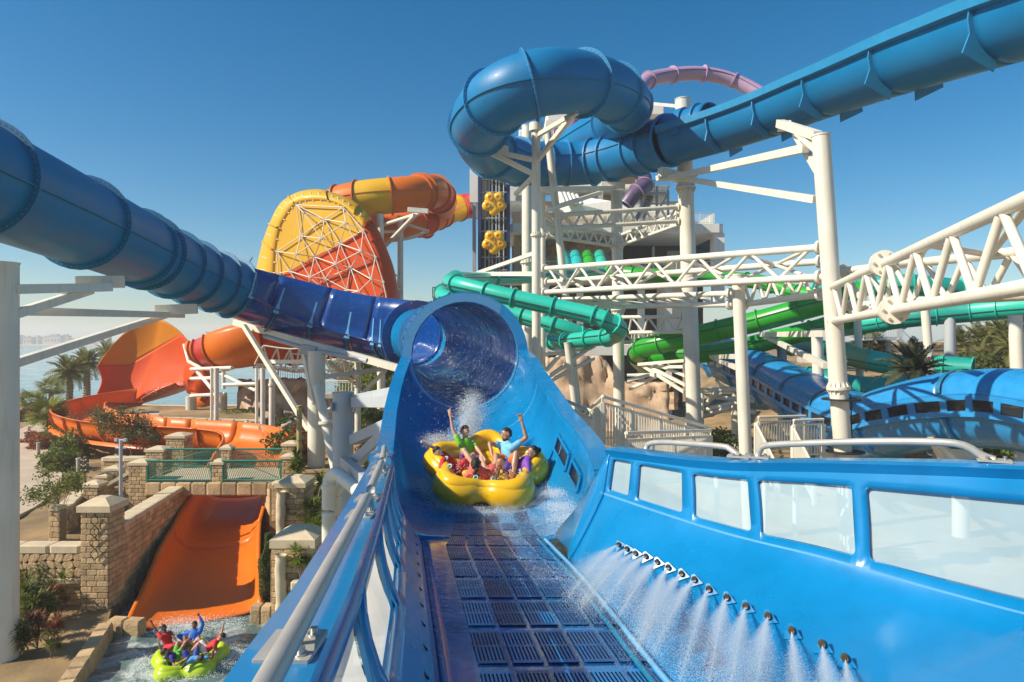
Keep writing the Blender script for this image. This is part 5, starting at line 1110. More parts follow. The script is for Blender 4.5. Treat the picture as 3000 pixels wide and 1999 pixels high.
# bridge
BR = thing('stone_bridge', 'stone footbridge with green railings crossing over the orange chute', 'bridge', (-13, 31, 2))
zb = P(0, 1412, 30).z; xa, xb = P(430, 0, 30).x, P(830, 0, 30).x
box(BR, 'deck', ((xa+xb)/2, 31.75, zb-.2), (xb-xa, 3.3, .34), M_conc); k = 9
for i in range(k): box(BR, 'fascia_block', (xa+(xb-xa)*(i+.5)/k, 29.98, zb-.30), ((xb-xa)/k-.02, .22, .56), M_stone, kind='brick')
box(BR, 'paving', ((xa+xb)/2, 31.7, zb-.015), (xb-xa-.1, 2.9, .04), M_path)
def green_fence(label, a, b, h, flip):
    o = thing('green_fence', label, 'fence', a); a = V(a); b = V(b); up = ZU*h
    bar(o, 'top_rail', a+up, b+up, .05, M_greenrail); bar(o, 'bottom_rail', a+ZU*.08, b+ZU*.08, .03, M_greenrail)
    for p in (a.lerp(b, .012), a.lerp(b, .988)): bar(o, 'post', p, p+up, .035, M_greenrail)
    n = 34; d = b-a
    for i in range(n):
        t = (i+.7)/(n+.4); tt = 1-t if flip else t; s = (.10*math.sin(tt*math.pi)+.05)*(-1 if flip else 1)
        p = a+d*min(.985, max(.015, t-s*.5)); q = a+d*min(.985, max(.015, t+s*.5)); bar(o, 'baluster', p+ZU*.08, q+up, .014, M_greenrail, 6)
    pts = []
    for i in range(12):
        t = i/11; z = .12+(h-.2)*math.sin(t*math.pi*.5); pts.append(a+d*(.02+.92*t if not flip else .98-.92*t)+ZU*z)
    pipe(o, 'arc', pts, .016, M_greenrail, .2, 6); return o
def fz(px, d): q = P(px, 0, d); return V((q.x, d, zb))
hf = .92
green_fence('green fence panel on the near side of the bridge, left half', fz(430, 30), fz(621, 30), hf, False); green_fence('green fence panel on the near side of the bridge, right half', fz(651, 30), fz(825, 30), hf, True)
green_fence('green fence panel on the far side of the bridge, left half', fz(474, 33.2), fz(648, 33.2), hf, False); green_fence('green fence panel on the far side of the bridge, right half', fz(672, 33.2), fz(829, 33.2), hf, True)
# stairs and their stone side wall left of the bridge
o = thing('stone_stairs', 'stone steps with a sloping rubble side wall leading up to the bridge', 'stairs', (-19, 31, 2))
za, zb_ = P(0, 1385, 30.3).z, P(0, 1455, 30.3).z; xa_, xb_ = P(285, 0, 30.3).x, P(380, 0, 30.3).x
for i in range(8):
    t = i/8; xx = xa_+(xb_-xa_)*(i+.5)/8; z = 2.0+(zb-2.0)*(i+1)/8; box(o, 'step', (xx, 31.6, (z+1.8)/2), ((xb_-xa_)/8+.01, 2.0, z-1.8), M_conc)
for i in range(6):
    for j in range(4):
        z = 1.7+j*.28+i*.20; xx = xa_+(xb_-xa_)*(i+.5)/6; box(o, 'stone', (xx+rs.uniform(-.03, .03), 30.5, z+.14), ((xb_-xa_)/6-.03, .3, .26), M_stone, kind='brick')
beam(o, 'coping', V((xa_-.1, 30.5, P(0, 1440, 30.3).z)), V((xb_+.1, 30.5, P(0, 1380, 30.3).z)), .4, .14, M_cap)
wall_thing('retaining_wall', 'pale coped rubble wall behind the stone stairs', (P(297, 0, 35).x, 35), (P(420, 0, 35).x, 35), 1.9, P(0, 1352, 35).z, .5, (0, -1, 0), cap=.2, bw=.4, bh=.22)
wall_thing('retaining_wall', 'dark rubble wall curving behind the sapling at the left', (P(195, 0, 27.5).x, 27.5), (P(243, 0, 30.5).x, 30.5), 1.0, P(0, 1470, 29).z, .4, V((.85, -.5, 0)).normalized(), cap=.16, bw=.36, bh=.2)
wall_thing('retaining_wall', 'short stone wall end behind the sapling trunk', (P(143, 0, 26.5).x, 26.5), (P(175, 0, 26.5).x, 26.5), 1.2, P(0, 1497, 26.5).z, .4, (0, -1, 0), cap=.16, bw=.36, bh=.2)
flat('garden_bed', [(-22, 23.7), (-13.62, 23.7), (-13.55, 23.1), (-12.95, 21.8), (-11.4, 16.9), (-10.4, 13.8), (-22, 13.8)], .80, M_ground, th=1.6)
# pool kerbs of big sandstone blocks
def kerb(label, a, b, z1, z0, w, k):
    o = thing('pool_kerb', label, 'kerb', (a[0], a[1], z0)); a = V((*a, 0)); b = V((*b, 0))
    for i in range(k): p = a.lerp(b, i/k); q = a.lerp(b, (i+1)/k); u = (q-p).normalized()*.012; beam(o, 'block', p+u+ZU*((z0+z1)/2), q-u+ZU*((z0+z1)/2), w, z1-z0, M_stone, kind='brick')
def xy(px, py, z): d = (HC-z)*FP/(py-HZ); return ((px-1500)/FP*d, d)
kerb('sandstone kerb running diagonally along the left pool edge', xy(310, 1822, .95), xy(150, 2060, .95), .95, -.3, .45, 8); kerb('sandstone kerb between the tall pillar and the orange chute', xy(322, 1810, .95), xy(420, 1815, .95), .95, -.3, .4, 2); kerb('sandstone kerb right of the orange chute end', xy(738, 1772, 1.0), xy(800, 1772, 1.0), 1.0, -.3, .45, 2)
# planting terraces right of the chute channel
def terrace(name, x0, x1, y0, y1, z, face=True, lab=None):
    flat(name, [(x0, y0), (x1, y0), (x1, y1), (x0, y1)], z, M_ground, th=z+.5)
terrace('planting_bed', -8.5, -4.2, 24.0, 29, 2.4); terrace('planting_bed', -10.3, 2, 29.0, 52, 3.6)
wall_thing('retaining_wall', 'low brick wall along the upper bed behind the columns', (-10.2, 28.98), (-1.5, 28.98), 2.2, 3.75, .4, (0, -1, 0), cap=.12, bw=.5, bh=.24)
wall_thing('retaining_wall', 'upper low brick wall behind the bamboo posts', (-11, 38), (-3, 38), 3.6, 4.6, .4, (0, -1, 0), cap=.12, bw=.5, bh=.25)
wall_thing('planter_wall', 'pale planter wall behind the orange bend', (P(457, 0, 52).x, 52), (P(770, 0, 50).x, 50), 2.2, P(0, 1232, 51).z, .4, V((-.16, -.98, 0)).normalized(), cap=.15, bw=1.2, bh=.5, m=M_pale)
flat('planter_soil', [(P(460, 0, 52).x, 52.2), (P(770, 0, 50).x, 50.2), (P(720, 0, 58).x, 58), (P(470, 0, 60).x, 60)], P(0, 1226, 51).z, M_ground, th=.4)
# rock cliffs
def cliff(name, label, pts, ybot, m, amp=.5, rough_top=10):
    o = thing(name, label, 'rock wall', P(pts[0][0], ybot, pts[0][2])); n = 40; tp = catmull([V(p) for p in pts], n//(len(pts)-1)); cols = []
    for i, q in enumerate(tp):
        cols.append([P(q.x, q.y+(ybot-q.y)*j/14+(rs.uniform(-rough_top, rough_top) if j == 0 else 0), q.z)+V((0, amp*(math.sin(i*.9)*.4+rs.uniform(-.5, .5))*(.4+.6*math.sin(j*.8)), 0)) for j in range(15)])
    vs, fs = loft(cols); mesh('rock_face', vs, fs, m, o, smooth=True, solid=.4)
cliff('rock_wall', 'tall brown artificial rock wall behind the thick column', [(700, 1112, 60), (760, 1116, 58), (830, 1112, 57), (905, 1118, 57), (960, 1165, 57), (1120, 1172, 58)], 1265, M_rock, 1.0, 4)
cliff('rock_wall', 'low weathered pale rock wall behind the orange bend', [(632, 1262, 48), (660, 1238, 47.5), (690, 1258, 47.5), (715, 1240, 47), (745, 1262, 47)], 1330, M_pale, .6, 8)
cliff('rock_wall', 'jagged brown rock bank behind the bridge right end', [(775, 1300, 46), (800, 1270, 46), (840, 1240, 46), (870, 1230, 47), (920, 1236, 48)], 1340, M_rock, .8, 8)
cliff('rock_wall', 'dark themed rock wall under the tower', [(1600, 1048, 60), (1680, 1046, 59), (1760, 1046, 59), (1830, 1120, 58), (1960, 1120, 57)], 1290, M_rock, .5, 3)
# bamboo poles
for k, (x, y0, y1, d, lb) in enumerate(((877, 1188, 1350, 32, 'bamboo pole beside the thick column behind the bridge'), (1144, 1125, 1200, 40, 'thin timber pole left of the tunnel'))):
    o = thing('timber_pole', lb, 'pole', P(x, y1, d)); bar(o, 'shaft', bel(P(x, y1, d), 1.5), P(x, y0, d), .13, M_wood if k else M_leafy if 0 else mat('bamboo', (.40, .32, .12), rough=.6, var=.2, scale=2), 10)
    for j in range(5): q = P(x, y0+(y1-y0)*j/5+6, d); bar(o, 'joint_ring', q, q+ZU*.04, .15, M_wood, 10)
# lamp, bollards, signs
o = thing('lamp_post', 'slim grey post with two small crossbars in front of the stairs', 'lamp post', P(354, 1478, 28)); bar(o, 'pole', P(354, 1478, 28), P(354, 1290, 28), .07, M_steelg)
for y in (1290, 1313): pbar(o, 'crossbar', (339, y, 28), (369, y, 28), .04, M_steelg)
for x in (341, 367): pbeam(o, 'lamp_head', (x, 1285, 28), (x, 1294, 28), .12, .12, M_steelg)
o = thing('sign_post', 'wooden post with three small notice boards in the garden', 'sign', P(249, 1418, 31)); bar(o, 'pole', P(249, 1440, 31), P(249, 1338, 31), .06, M_wood)
for k in range(3):
    q = P(247, 1349+k*15, 30.9); bd = box(o, 'board', q, (.42, .05, .2), M_black, rz=rs.uniform(-.2, .2))
    for e in range(3): box(bd, 'lettering', q+V((-.12+e*.1, -.03, .03-.04*(e % 2))), (.07, .012, .05), M_cap)
for k, (x, y, d) in enumerate(((85, 1278, 58), (112, 1332, 46), (230, 1388, 36))): o = thing('bollard', ['grey bollard on the far left path', 'grey bollard nearer on the left path edge', 'grey bollard beside the sign post'][k], 'bollard', P(x, y, d)); b0 = P(x, y, d); bar(o, 'shaft', b0-ZU*.3, b0+ZU*.75, .11, M_conc); bar(o, 'cap', b0+ZU*.75, b0+ZU*.82, .13, M_steelg)
column('pale round pedestal under the orange bend', (243, 1285), (243, 1330), 50.5, 26, m=M_pale, name='slide_pedestal'); column('second pale pedestal under the orange bend', (350, 1300), (350, 1345), 47, 24, m=M_pale, name='slide_pedestal')
# ------------------------------------------------------------------ far shore
o = flat('far_shore', [(-900, 860), (-300, 820), (-230, 900), (-240, 1500), (-2600, 1500), (-1500, 900)], 1.2, M_sand, th=2)
M_far = mat('far plaster', (.50, .42, .36), rough=.9, var=.15, scale=.03); M_farr = mat('far roof', (.33, .25, .21), rough=.9); M_farw = mat('far window', (.14, .12, .12), rough=.5)
fx = -300
for k in range(15):
    px = 20+k*20+rs.uniform(-5, 5); d = 880+rs.uniform(0, 120); w = rs.uniform(8, 14); h = rs.uniform(6, 12) if k not in (11, 12) else 4; q = P(px, 0, d)
    o = thing('far_building', 'pale low building on the far shore, number %s from the left' % ['one', 'two', 'three', 'four', 'five', 'six', 'seven', 'eight', 'nine', 'ten', 'eleven', 'twelve', 'thirteen', 'fourteen', 'fifteen'][k], 'building', (q.x, d, 1), group='buildings on the far shore')
    box(o, 'wall', (q.x, d+4, 1+h/2), (w, 9, h), M_far); box(o, 'roof', (q.x, d+4, 1+h+.4), (w+.8, 9.8, .8), M_farr); box(o, 'roof_house', (q.x+rs.uniform(-3, 3), d+4, 1+h+1.6), (w*.4, 4, 2.4), M_far)
    for j in range(3): box(o, 'window', (q.x-w*.3+j*w*.3, d-.55, 1+h*.5), (w*.12, .3, h*.3), M_farw)
# ------------------------------------------------------------------ vegetation
def frond_mesh(name, m, L=2.6, n=34, droop=.9, lw=.055, ll=.55):
    r_ = np.random.default_rng(abs(hash(name)) % 1000 if False else len(name)*7+int(droop*10)); vs = []; fs = []
    def pt(t): return V((0, L*t*(1-.12*t), L*(.32*t-droop*.62*t*t)))
    for i in range(8):
        a, b = pt(i/8), pt((i+1)/8); k = len(vs); w = .03*(1-i/8)+.006; vs += [a+XU*w, a-XU*w, b-XU*w, b+XU*w]; fs.append((k, k+1, k+2, k+3))
    for i in range(n):
        t = .12+.88*(i/(n-1)); p = pt(t); tg = (pt(min(1, t+.02))-pt(t-.02)).normalized(); l = ll*(math.sin(math.pi*min(1, t*.85+.12))**.6)*r_.uniform(.85, 1.1)
        for s in (-1, 1):
            d = (XU*s*.8+tg*.65+ZU*(.25+r_.uniform(-.25, .15))).normalized(); w = tg*lw*.5; k = len(vs)
            e = p+d*l+ZU*-.12*l; mdl = p+d*l*.5+ZU*.03; vs += [p-w*.6, p+w*.6, mdl+w, e, mdl-w]; fs.append((k, k+1, k+2, k+3, k+4))
    me = bpy.data.meshes.new(name); me.from_pydata([tuple(v) for v in vs], [], fs); me.materials.append(m); return me
FR_ = [frond_mesh('date_frond', M_palm, droop=q) for q in (.5, .8, 1.15)]
M_palmg = leafmat('feather palm leaf', (.10, .115, .065), (.06, .07, .035)); FRg = [frond_mesh('feather_frond', M_palmg, droop=q) for q in (.35, .6, .95)]
def fan_mesh(name, m, L=.75, st=.7, n=16):
    vs = []; fs = []; vs += [V((.015, 0, 0)), V((-.015, 0, 0)), V((-.012, st, .1)), V((.012, st, .1))]; fs.append((0, 1, 2, 3)); c = V((0, st, .1))
    for i in range(n):
        a = R(-115+230*i/(n-1)); d = V((math.sin(a), math.cos(a), .12-.25*abs(math.sin(a)))); s = V((math.cos(a), -math.sin(a), 0))*.045; k = len(vs); l = L*(1-.2*abs(a)/2)
        vs += [c, c+d*l*.55+s, c+d*l+V((0, 0, -.12)), c+d*l*.55-s]; fs.append((k, k+1, k+2, k+3))
    me = bpy.data.meshes.new(name); me.from_pydata([tuple(v) for v in vs], [], fs); me.materials.append(m); return me
FAN = [fan_mesh('fan_leaf', M_palm2, .75, .7), fan_mesh('fan_leaf', M_palm2, .8, .55, 18)]
def palm(label, base, crown, s, fr, nf, tr=.17, name='palm_tree', emin=-35, emax=75, seed=1, skirt=True):
    r_ = random.Random(seed); b = V(base); c = V(crown); o = thing(name, label, 'palm', b)
    pts = resample([b-ZU*.3, b.lerp(c, .35)+XU*r_.uniform(-.06, .06), b.lerp(c, .7)+XU*r_.uniform(-.06, .06), c], .16); f_ = frames(pts, YU)
    rr = [tr*(1.25-.35*(i/len(pts)))*(1+.13*((i % 2)*2-1)) for i in range(len(pts))]; rings = [[p+s_*math.cos(a)*q+n_*math.sin(a)*q for a in [k*math.pi/5 for k in range(10)]] for (p, s_, n_, t_), q in zip(f_, rr)]
    vs, fs = loft(rings, True, True); mesh('trunk', vs, fs, M_trunk, o, smooth=False)
    for i in range(nf):
        t = i/nf; el = emax-(emax-emin)*t**.85; az = i*2.39996+r_.uniform(-.25, .25); k = s*r_.uniform(.85, 1.12)
        me = fr[min(len(fr)-1, int(t*len(fr)))]; q = bpy.data.objects.new('frond', me)
        place(q, Matrix.Translation(c) @ Matrix.Rotation(az, 4, 'Z') @ Matrix.Rotation(R(el*.9), 4, 'X') @ Matrix.Rotation(r_.uniform(-.4, .4), 4, 'Y') @ Matrix.Diagonal((k, k, k, 1)), o)
    return o
def g0(px, py, d): q = P(px, py, d); return q
palm('tall date palm with a full crown left of the orange wall', g0(205, 1217, 70), P(203, 1098, 70), .98, FR_, 50, .30, seed=1); palm('tall date palm close behind the first, nearer the orange wall', g0(253, 1185, 84), P(254, 1072, 84), 1.08, FR_, 52, .36, seed=2); palm('date palm half hidden behind the orange wall', g0(316, 1190, 90), P(312, 1035, 90), .9, FR_, 26, .3, seed=3)
palm('small fan palm nearest the left column by the beach', g0(92, 1212, 73), P(90, 1180, 73), 1.25, FAN, 26, .22, name='fan_palm', seed=4); palm('fan palm with a longer trunk left of the date palms', g0(151, 1195, 79), P(148, 1142, 79), 1.35, FAN, 28, .26, name='fan_palm', seed=5); palm('bright fan palm in the garden nearest the path', g0(147, 1290, 54), P(143, 1222, 54), 1.45, FAN, 30, .22, name='fan_palm', seed=6); palm('small dull fan palm behind the bright one', g0(163, 1285, 55), P(162, 1242, 55), 1.0, FAN, 22, .18, name='fan_palm', seed=7)
palm('feathery grey green palm in front of the right teal tubes', V((19.6, 33, 2)), P(2680, 1098, 33), .72, FRg, 44, .42, seed=8, emin=-10, emax=85); palm('fan palm beside the beige building right of the tall column', g0(2550, 1075, 60), P(2552, 1025, 60), 1.6, FAN, 26, .2, name='fan_palm', seed=9)
for k, (x, y, d) in enumerate(((2815, 1012, 72), (2865, 1000, 72), (2905, 1005, 70), (2935, 975, 68), (2985, 985, 66), (2960, 1020, 62), (3010, 955, 60))): palm('date palm in the right hand group, '+['leftmost', 'second from the left', 'third from the left', 'fourth and tall', 'fifth by the cream column', 'lowest in front', 'tallest at the picture edge'][k], g0(x+3, 1080, d), P(x, y, d), .95, FR_, 26, .24, seed=20+k, group=None) if False else palm('date palm in the right hand group, '+['leftmost', 'second from the left', 'third from the left', 'fourth and tall', 'fifth by the cream column', 'lowest in front', 'tallest at the picture edge'][k], g0(x+3, 1080, d), P(x, y, d), .95, FR_, 26, .24, seed=20+k)
def leafcloud(n, rad, size, seed, flat_=.0, shell=.35):
    r_ = np.random.default_rng(seed); d = r_.normal(size=(n, 3)); d /= np.linalg.norm(d, axis=1)[:, None]; rr = r_.uniform(shell, 1, n)**.6
    # lumpy outline
    lump = 1+.22*np.sin(d[:, 0]*5+seed)*np.cos(d[:, 1]*4)+.15*np.sin(d[:, 2]*7+seed*2); c = d*(rr*lump)[:, None]*np.array(rad)
    a = r_.normal(size=(n, 3)); a /= np.linalg.norm(a, axis=1)[:, None]; b = np.cross(a, r_.normal(size=(n, 3))); b /= np.linalg.norm(b, axis=1)[:, None]; s = size*r_.uniform(.6, 1.3, n)[:, None]
    v = np.stack([c-a*s, c+b*s*.45, c+a*s, c-b*s*.45], 1).reshape(-1, 3); f = np.arange(4*n).reshape(-1, 4); return v, f
def bush(label, c, rad, n, size, m, seed, name='bush', cat='shrub', group=None, shell=.35):
    c = V(c); o = thing(name, label, cat, c-ZU*rad[2], group); v, f = leafcloud(n, rad, size, seed, shell=shell); npmesh('foliage', v+np.array(c), f, m, o)
    for k in range(4):
        e = c+V((rad[0]*.5*math.cos(k*1.7+seed), rad[1]*.5*math.sin(k*1.7+seed), rad[2]*.3)); bar(o, 'stem', c-ZU*rad[2]*1.15, e, .02+.012*rad[2], M_bark, 6)
    return o
bl = [(70, 1228, 66, 1.6, 1.1, M_leafr, 'dark hedge bush right of the left column near the beach'), (110, 1222, 68, 1.7, 1.2, M_leaf, 'green bush under the small fan palm'), (185, 1215, 70, 2.4, .9, M_leafr, 'low reddish hedge by the footpath'), (230, 1205, 74, 2.2, .8, M_leafr, 'low reddish hedge behind the date palm trunks'), (100, 1296, 52, 1.0, .8, M_leafr, 'red tinged bush at the island tip'), (130, 1310, 49, 1.2, .9, M_leafr, 'reddish bush in the garden island'), (165, 1300, 50, 1.2, 1.1, M_leaf, 'green bush behind the reddish one'), (195, 1280, 52, 1.4, 1.5, M_leaf, 'leafy bush left of the orange bend'), (205, 1325, 45, 1.3, 1.3, M_leaf, 'bush below the orange bend'), (175, 1350, 41, 1.1, .8, M_leaf, 'low bush by the path edge'), (230, 1300, 50, 1.0, .9, M_leaf, 'small bush under the orange rim'),
      (690, 1222, 55, 1.6, .5, M_leafy, 'grassy plants in the pale planter'), (560, 1225, 56, 2.2, .5, M_leafy, 'grassy plants at the left of the pale planter'), (850, 1300, 42, 1.5, 1.1, M_leafd, 'dark shrub behind the bamboo pole'), (905, 1290, 40, 1.3, 1.2, M_leafr, 'reddish shrub beside the bamboo pole'), (860, 1245, 50, 1.4, .7, M_leafd, 'trailing shrub on the brown rock'), (1080, 1290, 42, 1.6, 1.1, M_leaf, 'shrub behind the chute arms'), (1060, 1230, 46, 1.5, 1.2, M_leafd, 'dark shrub left of the chute arms'), (1110, 1340, 36, 1.2, .7, M_leafr, 'low russet shrub below the chute arms'), (1075, 1100, 75, 3.2, 3.0, M_leafy, 'tall leafy tree crown left of the tunnel'), (1135, 1120, 72, 2.4, 2.4, M_leafy, 'bright leafy crown right behind the thin posts'),
      (2900, 1065, 64, 3.5, 1.2, M_leaf, 'long shrub bank under the right palm group'), (2830, 1070, 66, 2.4, 1.0, M_leafy, 'yellow green shrub left of the right palm group'), (2990, 1340, 40, 2.6, 1.5, M_leafy, 'dry golden shrub at the right edge below the covered slide'), (2905, 1345, 41, 2.2, 1.3, M_leafy, 'yellow green shrub below the covered slide'), (2090, 1315, 43, 1.6, 1.5, M_leafy, 'dry grass clump left of the cream column'), (1700, 1215, 60, 2.0, 1.3, M_leaf, 'green shrub behind the short fence'), (1880, 1060, 90, 3, 3.2, M_olive, 'olive tree crown seen under the tower'), (1865, 1130, 80, 2.5, 2, M_olive, 'lower olive crown seen under the tower'), (2640, 1195, 66, 3.6, 1.3, M_leafr, 'russet bank behind the covered slide dip')]
for k, (x, y, d, r_, h, m, lb) in enumerate(bl): bush(lb, P(x, y, d), (r_, r_*.9, h), int(1000+950*r_*h), .12 if d < 60 else .2, m, 100+k)
# clipped column hedges beside the chute
for k, (x, y0, y1, d, w, lb) in enumerate(((788, 1560, 1605, 24.8, 22, 'upper clipped hedge right of the orange chute'), (777, 1605, 1755, 24.2, 34, 'tall clipped hedge right of the orange chute'), (385, 1700, 1790, 25.2, 36, 'dark clipped hedge nearest the tall pillar'), (415, 1640, 1740, 26.6, 30, 'dark clipped hedge in the middle by the channel wall'), (445, 1590, 1680, 28.2, 26, 'dark clipped hedge farthest along the channel wall'))):
    c = P(x, (y0+y1)/2, d); rz_ = (y1-y0)/2/FP*d; rx_ = w/2/FP*d; bush(lb, c, (rx_, rx_, rz_*1.05), 2600, .045, M_leafd if k > 1 else M_leaf, 200+k, name='clipped_hedge', cat='hedge', shell=.75)  # the left hedges' shade is put into their darker leaf colour
# saplings with open crowns
def sapling(label, base, top, cr, n, size, m, seed, nb=9):
    r_ = random.Random(seed); b = V(base); t = V(top); o = thing('young_tree', label, 'tree', b); h = (t-b).length
    pipe(o, 'trunk', [b-ZU*.3, b.lerp(t, .3)+XU*.04, b.lerp(t, .55), b.lerp(t, .85)+XU*-.03], .035*h/3, M_bark, .2, 7); vv = []; ff = []; off = 0
    for k in range(nb):
        s = b.lerp(t, r_.uniform(.3, .7)); az = k*2.4+r_.uniform(-.4, .4); e = V((t.x, t.y, t.z))+V((cr*math.cos(az)*r_.uniform(.4, 1), cr*math.sin(az)*r_.uniform(.4, 1), r_.uniform(-.38, .15)*h)); pipe(o, 'limb', [s, s.lerp(e, .5)+ZU*.1, e], .012*h/3, M_bark, .25, 5)
        v, f = leafcloud(n//nb, (cr*.42, cr*.42, cr*.36), size, seed*31+k, shell=.0); vv.append(v+np.array(e)); ff.append(f+off); off += len(v)
    npmesh('crown', np.concatenate(vv), np.concatenate(ff), m, o)
sapling('slender sapling with sparse leaves in front of the left path', P(182, 1588, 27), P(165, 1410, 27), 1.0, 3000, .055, M_leaf, 3, 13); sapling('grey green young tree in front of the orange bend', P(388, 1347, 43), P(360, 1225, 43), 1.75, 4200, .085, M_olive, 4, 14); sapling('second stem of thin leaves beside the grey green tree', P(420, 1350, 42), P(415, 1255, 42), 1.0, 800, .08, M_olive, 6, 9); sapling('bare twiggy shrub between the fan palm and date palm', P(175, 1200, 74), P(190, 1160, 74), 1.2, 120, .06, M_bark, 7, 14)
# blade plants
def blades(label, base, s, n, seed, m=M_leafy, heads=3, name='blade_plant'):
    r_ = np.random.default_rng(seed); b = np.array(base); vs = []; fs = []; o = thing(name, label, 'plant', base)
    for h in range(heads):
        c = b+np.array([r_.uniform(-.25, .25)*s, r_.uniform(-.25, .25)*s, r_.uniform(.35, 1.1)*s]); bar(o, 'stem', V(b), V(c), .018*s, M_bark, 5)
        for i in range(n):
            az = r_.uniform(0, 6.28); el = r_.uniform(-.2, 1.2); d = np.array([math.cos(az)*math.cos(el), math.sin(az)*math.cos(el), math.sin(el)]); w = np.array([-math.sin(az), math.cos(az), 0])*.028*s; L = r_.uniform(.35, .6)*s; k = len(vs)
            m1 = c+d*L*.5+np.array([0, 0, .03]); e = c+d*L+np.array([0, 0, -.14*L]); vs += [c, m1+w, e, m1-w]; fs.append((k, k+1, k+2, k+3))
    npmesh('leaves', np.array(vs), np.array(fs), m, o); return o
for k, (x, y, d, s, lb) in enumerate(((865, 1410, 29.6, 1.15, 'blade leaved plant beside the upper pier cap'), (876, 1560, 26.4, 1.2, 'blade leaved plant between the two piers, left'), (925, 1510, 28.6, 1.3, 'blade leaved plant between the two piers, top right'), (925, 1575, 25.8, 1.2, 'blade leaved plant between the two piers, lower right'), (880, 1700, 21.36, .8, 'blade leaved plant growing by the lower pier'), (950, 1620, 24.1, 1.2, 'blade leaved plant half behind the handrail'), (862, 1335, 35.5, 1.2, 'blade leaved plant at the right bridge end'), (1130, 1330, 37, 1.9, 'bright blade plant beside the chute arms'), (1085, 1375, 32.8, 1.2, 'small blade plant below the chute arms'))): blades(lb, P(x, y, d), s, 60, 300+k, heads=5)
o = thing('planter_box', 'small stone planter on the face of the lower brick pier', 'planter', P(880, 1720, 21.36)); box(o, 'trough', P(880, 1712, 21.36), (.5, .42, .26), M_cap, kind='brick')
for k, (x, y, s, m) in enumerate(((70, 1790, 1.0, M_leaf), (105, 1770, 1.2, M_leaf), (60, 1840, 1.1, M_leaf), (150, 1790, 1.0, M_leaf), (90, 1850, 1.0, M_leaf), (130, 1830, .9, M_leaf), (175, 1810, .8, M_leafr), (110, 1900, .8, M_leafr), (65, 1920, .8, M_leaf), (170, 1870, .6, M_leafr), (150, 1930, .6, M_leaf))):
    xw, yw = xy(x, y+10, .7); blades('dark leafy plant in the bed below the garden wall, %s' % ['under the coping end', 'tall beside the column', 'left against the column', 'near the tall pillar', 'in the middle row', 'right of the middle row', 'russet beside the pillar foot', 'russet in the front row', 'front left', 'russet near the kerb', 'nearest the kerb corner'][k], (xw, yw, .80), s, 45, 400+k, m, heads=6)
# ------------------------------------------------------------------ rafts
M_raft = mat('yellow raft vinyl', (.85, .47, .004), rough=.22, coat=.4, var=.05, scale=2)
for q_, v_ in (('Subsurface Weight', .35), ('Subsurface Scale', .25)): M_raft.node_tree.nodes['Principled BSDF'].inputs[q_].default_value = v_
M_raft.node_tree.nodes['Principled BSDF'].inputs['Subsurface Radius'].default_value = (1, .55, .05)
M_lime = mat('lime raft vinyl', (.46, .62, .012), rough=.22, coat=.4, var=.05, scale=2)
M_mint = mat('mint strap', (.35, .62, .55), rough=.5)
def raft(label, M, s, m, group=None, ph=.3, lift=0):
    o = bpy.data.objects.new('inflatable_raft', None); place(o, M); tag(o, label, 'raft', group, 'thing')
    def tube(name, R0, amp, r0, z0, zb, pinch, mm, seg=14, na=100):
        rings = []
        for i in range(na):
            a = 2*math.pi*i/na; lob = math.cos(5*(a-ph)); Rr = R0+amp*lob; pk = math.exp(-(1-lob*-1)**2*14) if pinch else 0
            r = r0*(1+.10*lob)*(1-.20*pk); z = z0+zb*(.5+.5*lob)**2+(lift*max(0, math.sin(a))**1.5 if zb else 0); c = V((Rr*math.cos(a), Rr*math.sin(a), z)); d = V((math.cos(a), math.sin(a), 0))
            rings.append([M @ ((c+d*(r*math.cos(t))+ZU*(r*math.sin(t)))*s) for t in [k*2*math.pi/seg for k in range(seg)]])
        n = seg; vs = [v for q in rings for v in q]; fs = [(i*n+j, i*n+(j+1) % n, ((i+1) % na)*n+(j+1) % n, ((i+1) % na)*n+j) for i in range(na) for j in range(n)]
        return mesh(name, vs, fs, mm, o)
    tube('lower_tube', 1.0, .11, .27, .26, 0, True, m); u = tube('upper_tube', .99, .13, .16, .40, .05, True, m)
    tube('inner_ring', .45, .03, .13, .2, 0, False, m, 10, 60)
    vs = [M @ (V((0, 0, .14))*s)]+[M @ (V((1.0*math.cos(a), 1.0*math.sin(a), .13))*s) for a in [k*math.pi/20 for k in range(40)]]; mesh('raft_floor', vs, [(0, 1+k, 1+(k+1) % 40) for k in range(40)], m, o)
    for k in range(5):   # seat cushions and straps between lobes
        a = ph+k*2*math.pi/5; c = V((.72*math.cos(a), .72*math.sin(a), .26)); rings = []
        for t in range(7):
            f = t/6*math.pi; rr = .22*math.sin(f)+.001; rings.append([M @ ((c+V((rr*math.cos(q), rr*math.sin(q), .09*math.cos(f))))*s) for q in [j*math.pi/6 for j in range(12)]])
        vs, fs = loft(rings, True); mesh('seat_cushion', vs, fs, m, o)
        for e in (-.42, .42):
            a2 = a+e; q = [M @ (V((r_*math.cos(a2+w), r_*math.sin(a2+w), z))*s) for r_, z, w in ((.88, .50, -.04), (.83, .56, -.04), (.80, .56, .04), (.85, .50, .04))]; pipe(o, 'handle', q, .016*s, M_mint, .03, 7)
    return o
RN = Matrix.Translation(V((-.50, 12.62, 7.33))) @ Matrix.Rotation(R(17), 4, 'X') @ Matrix.Rotation(R(4), 4, 'Y')
raft('yellow inflatable raft with five riders coming down the blue chute', RN, .88, M_raft, ph=.3, lift=.06)
RFM = Matrix.Translation(P(555, 1925, 20.06)) @ Matrix.Rotation(R(3), 4, 'X'); RFM.translation.z = .32
raft('lime green inflatable raft with five riders floating in the pool', RFM, .80, M_lime, ph=.55)
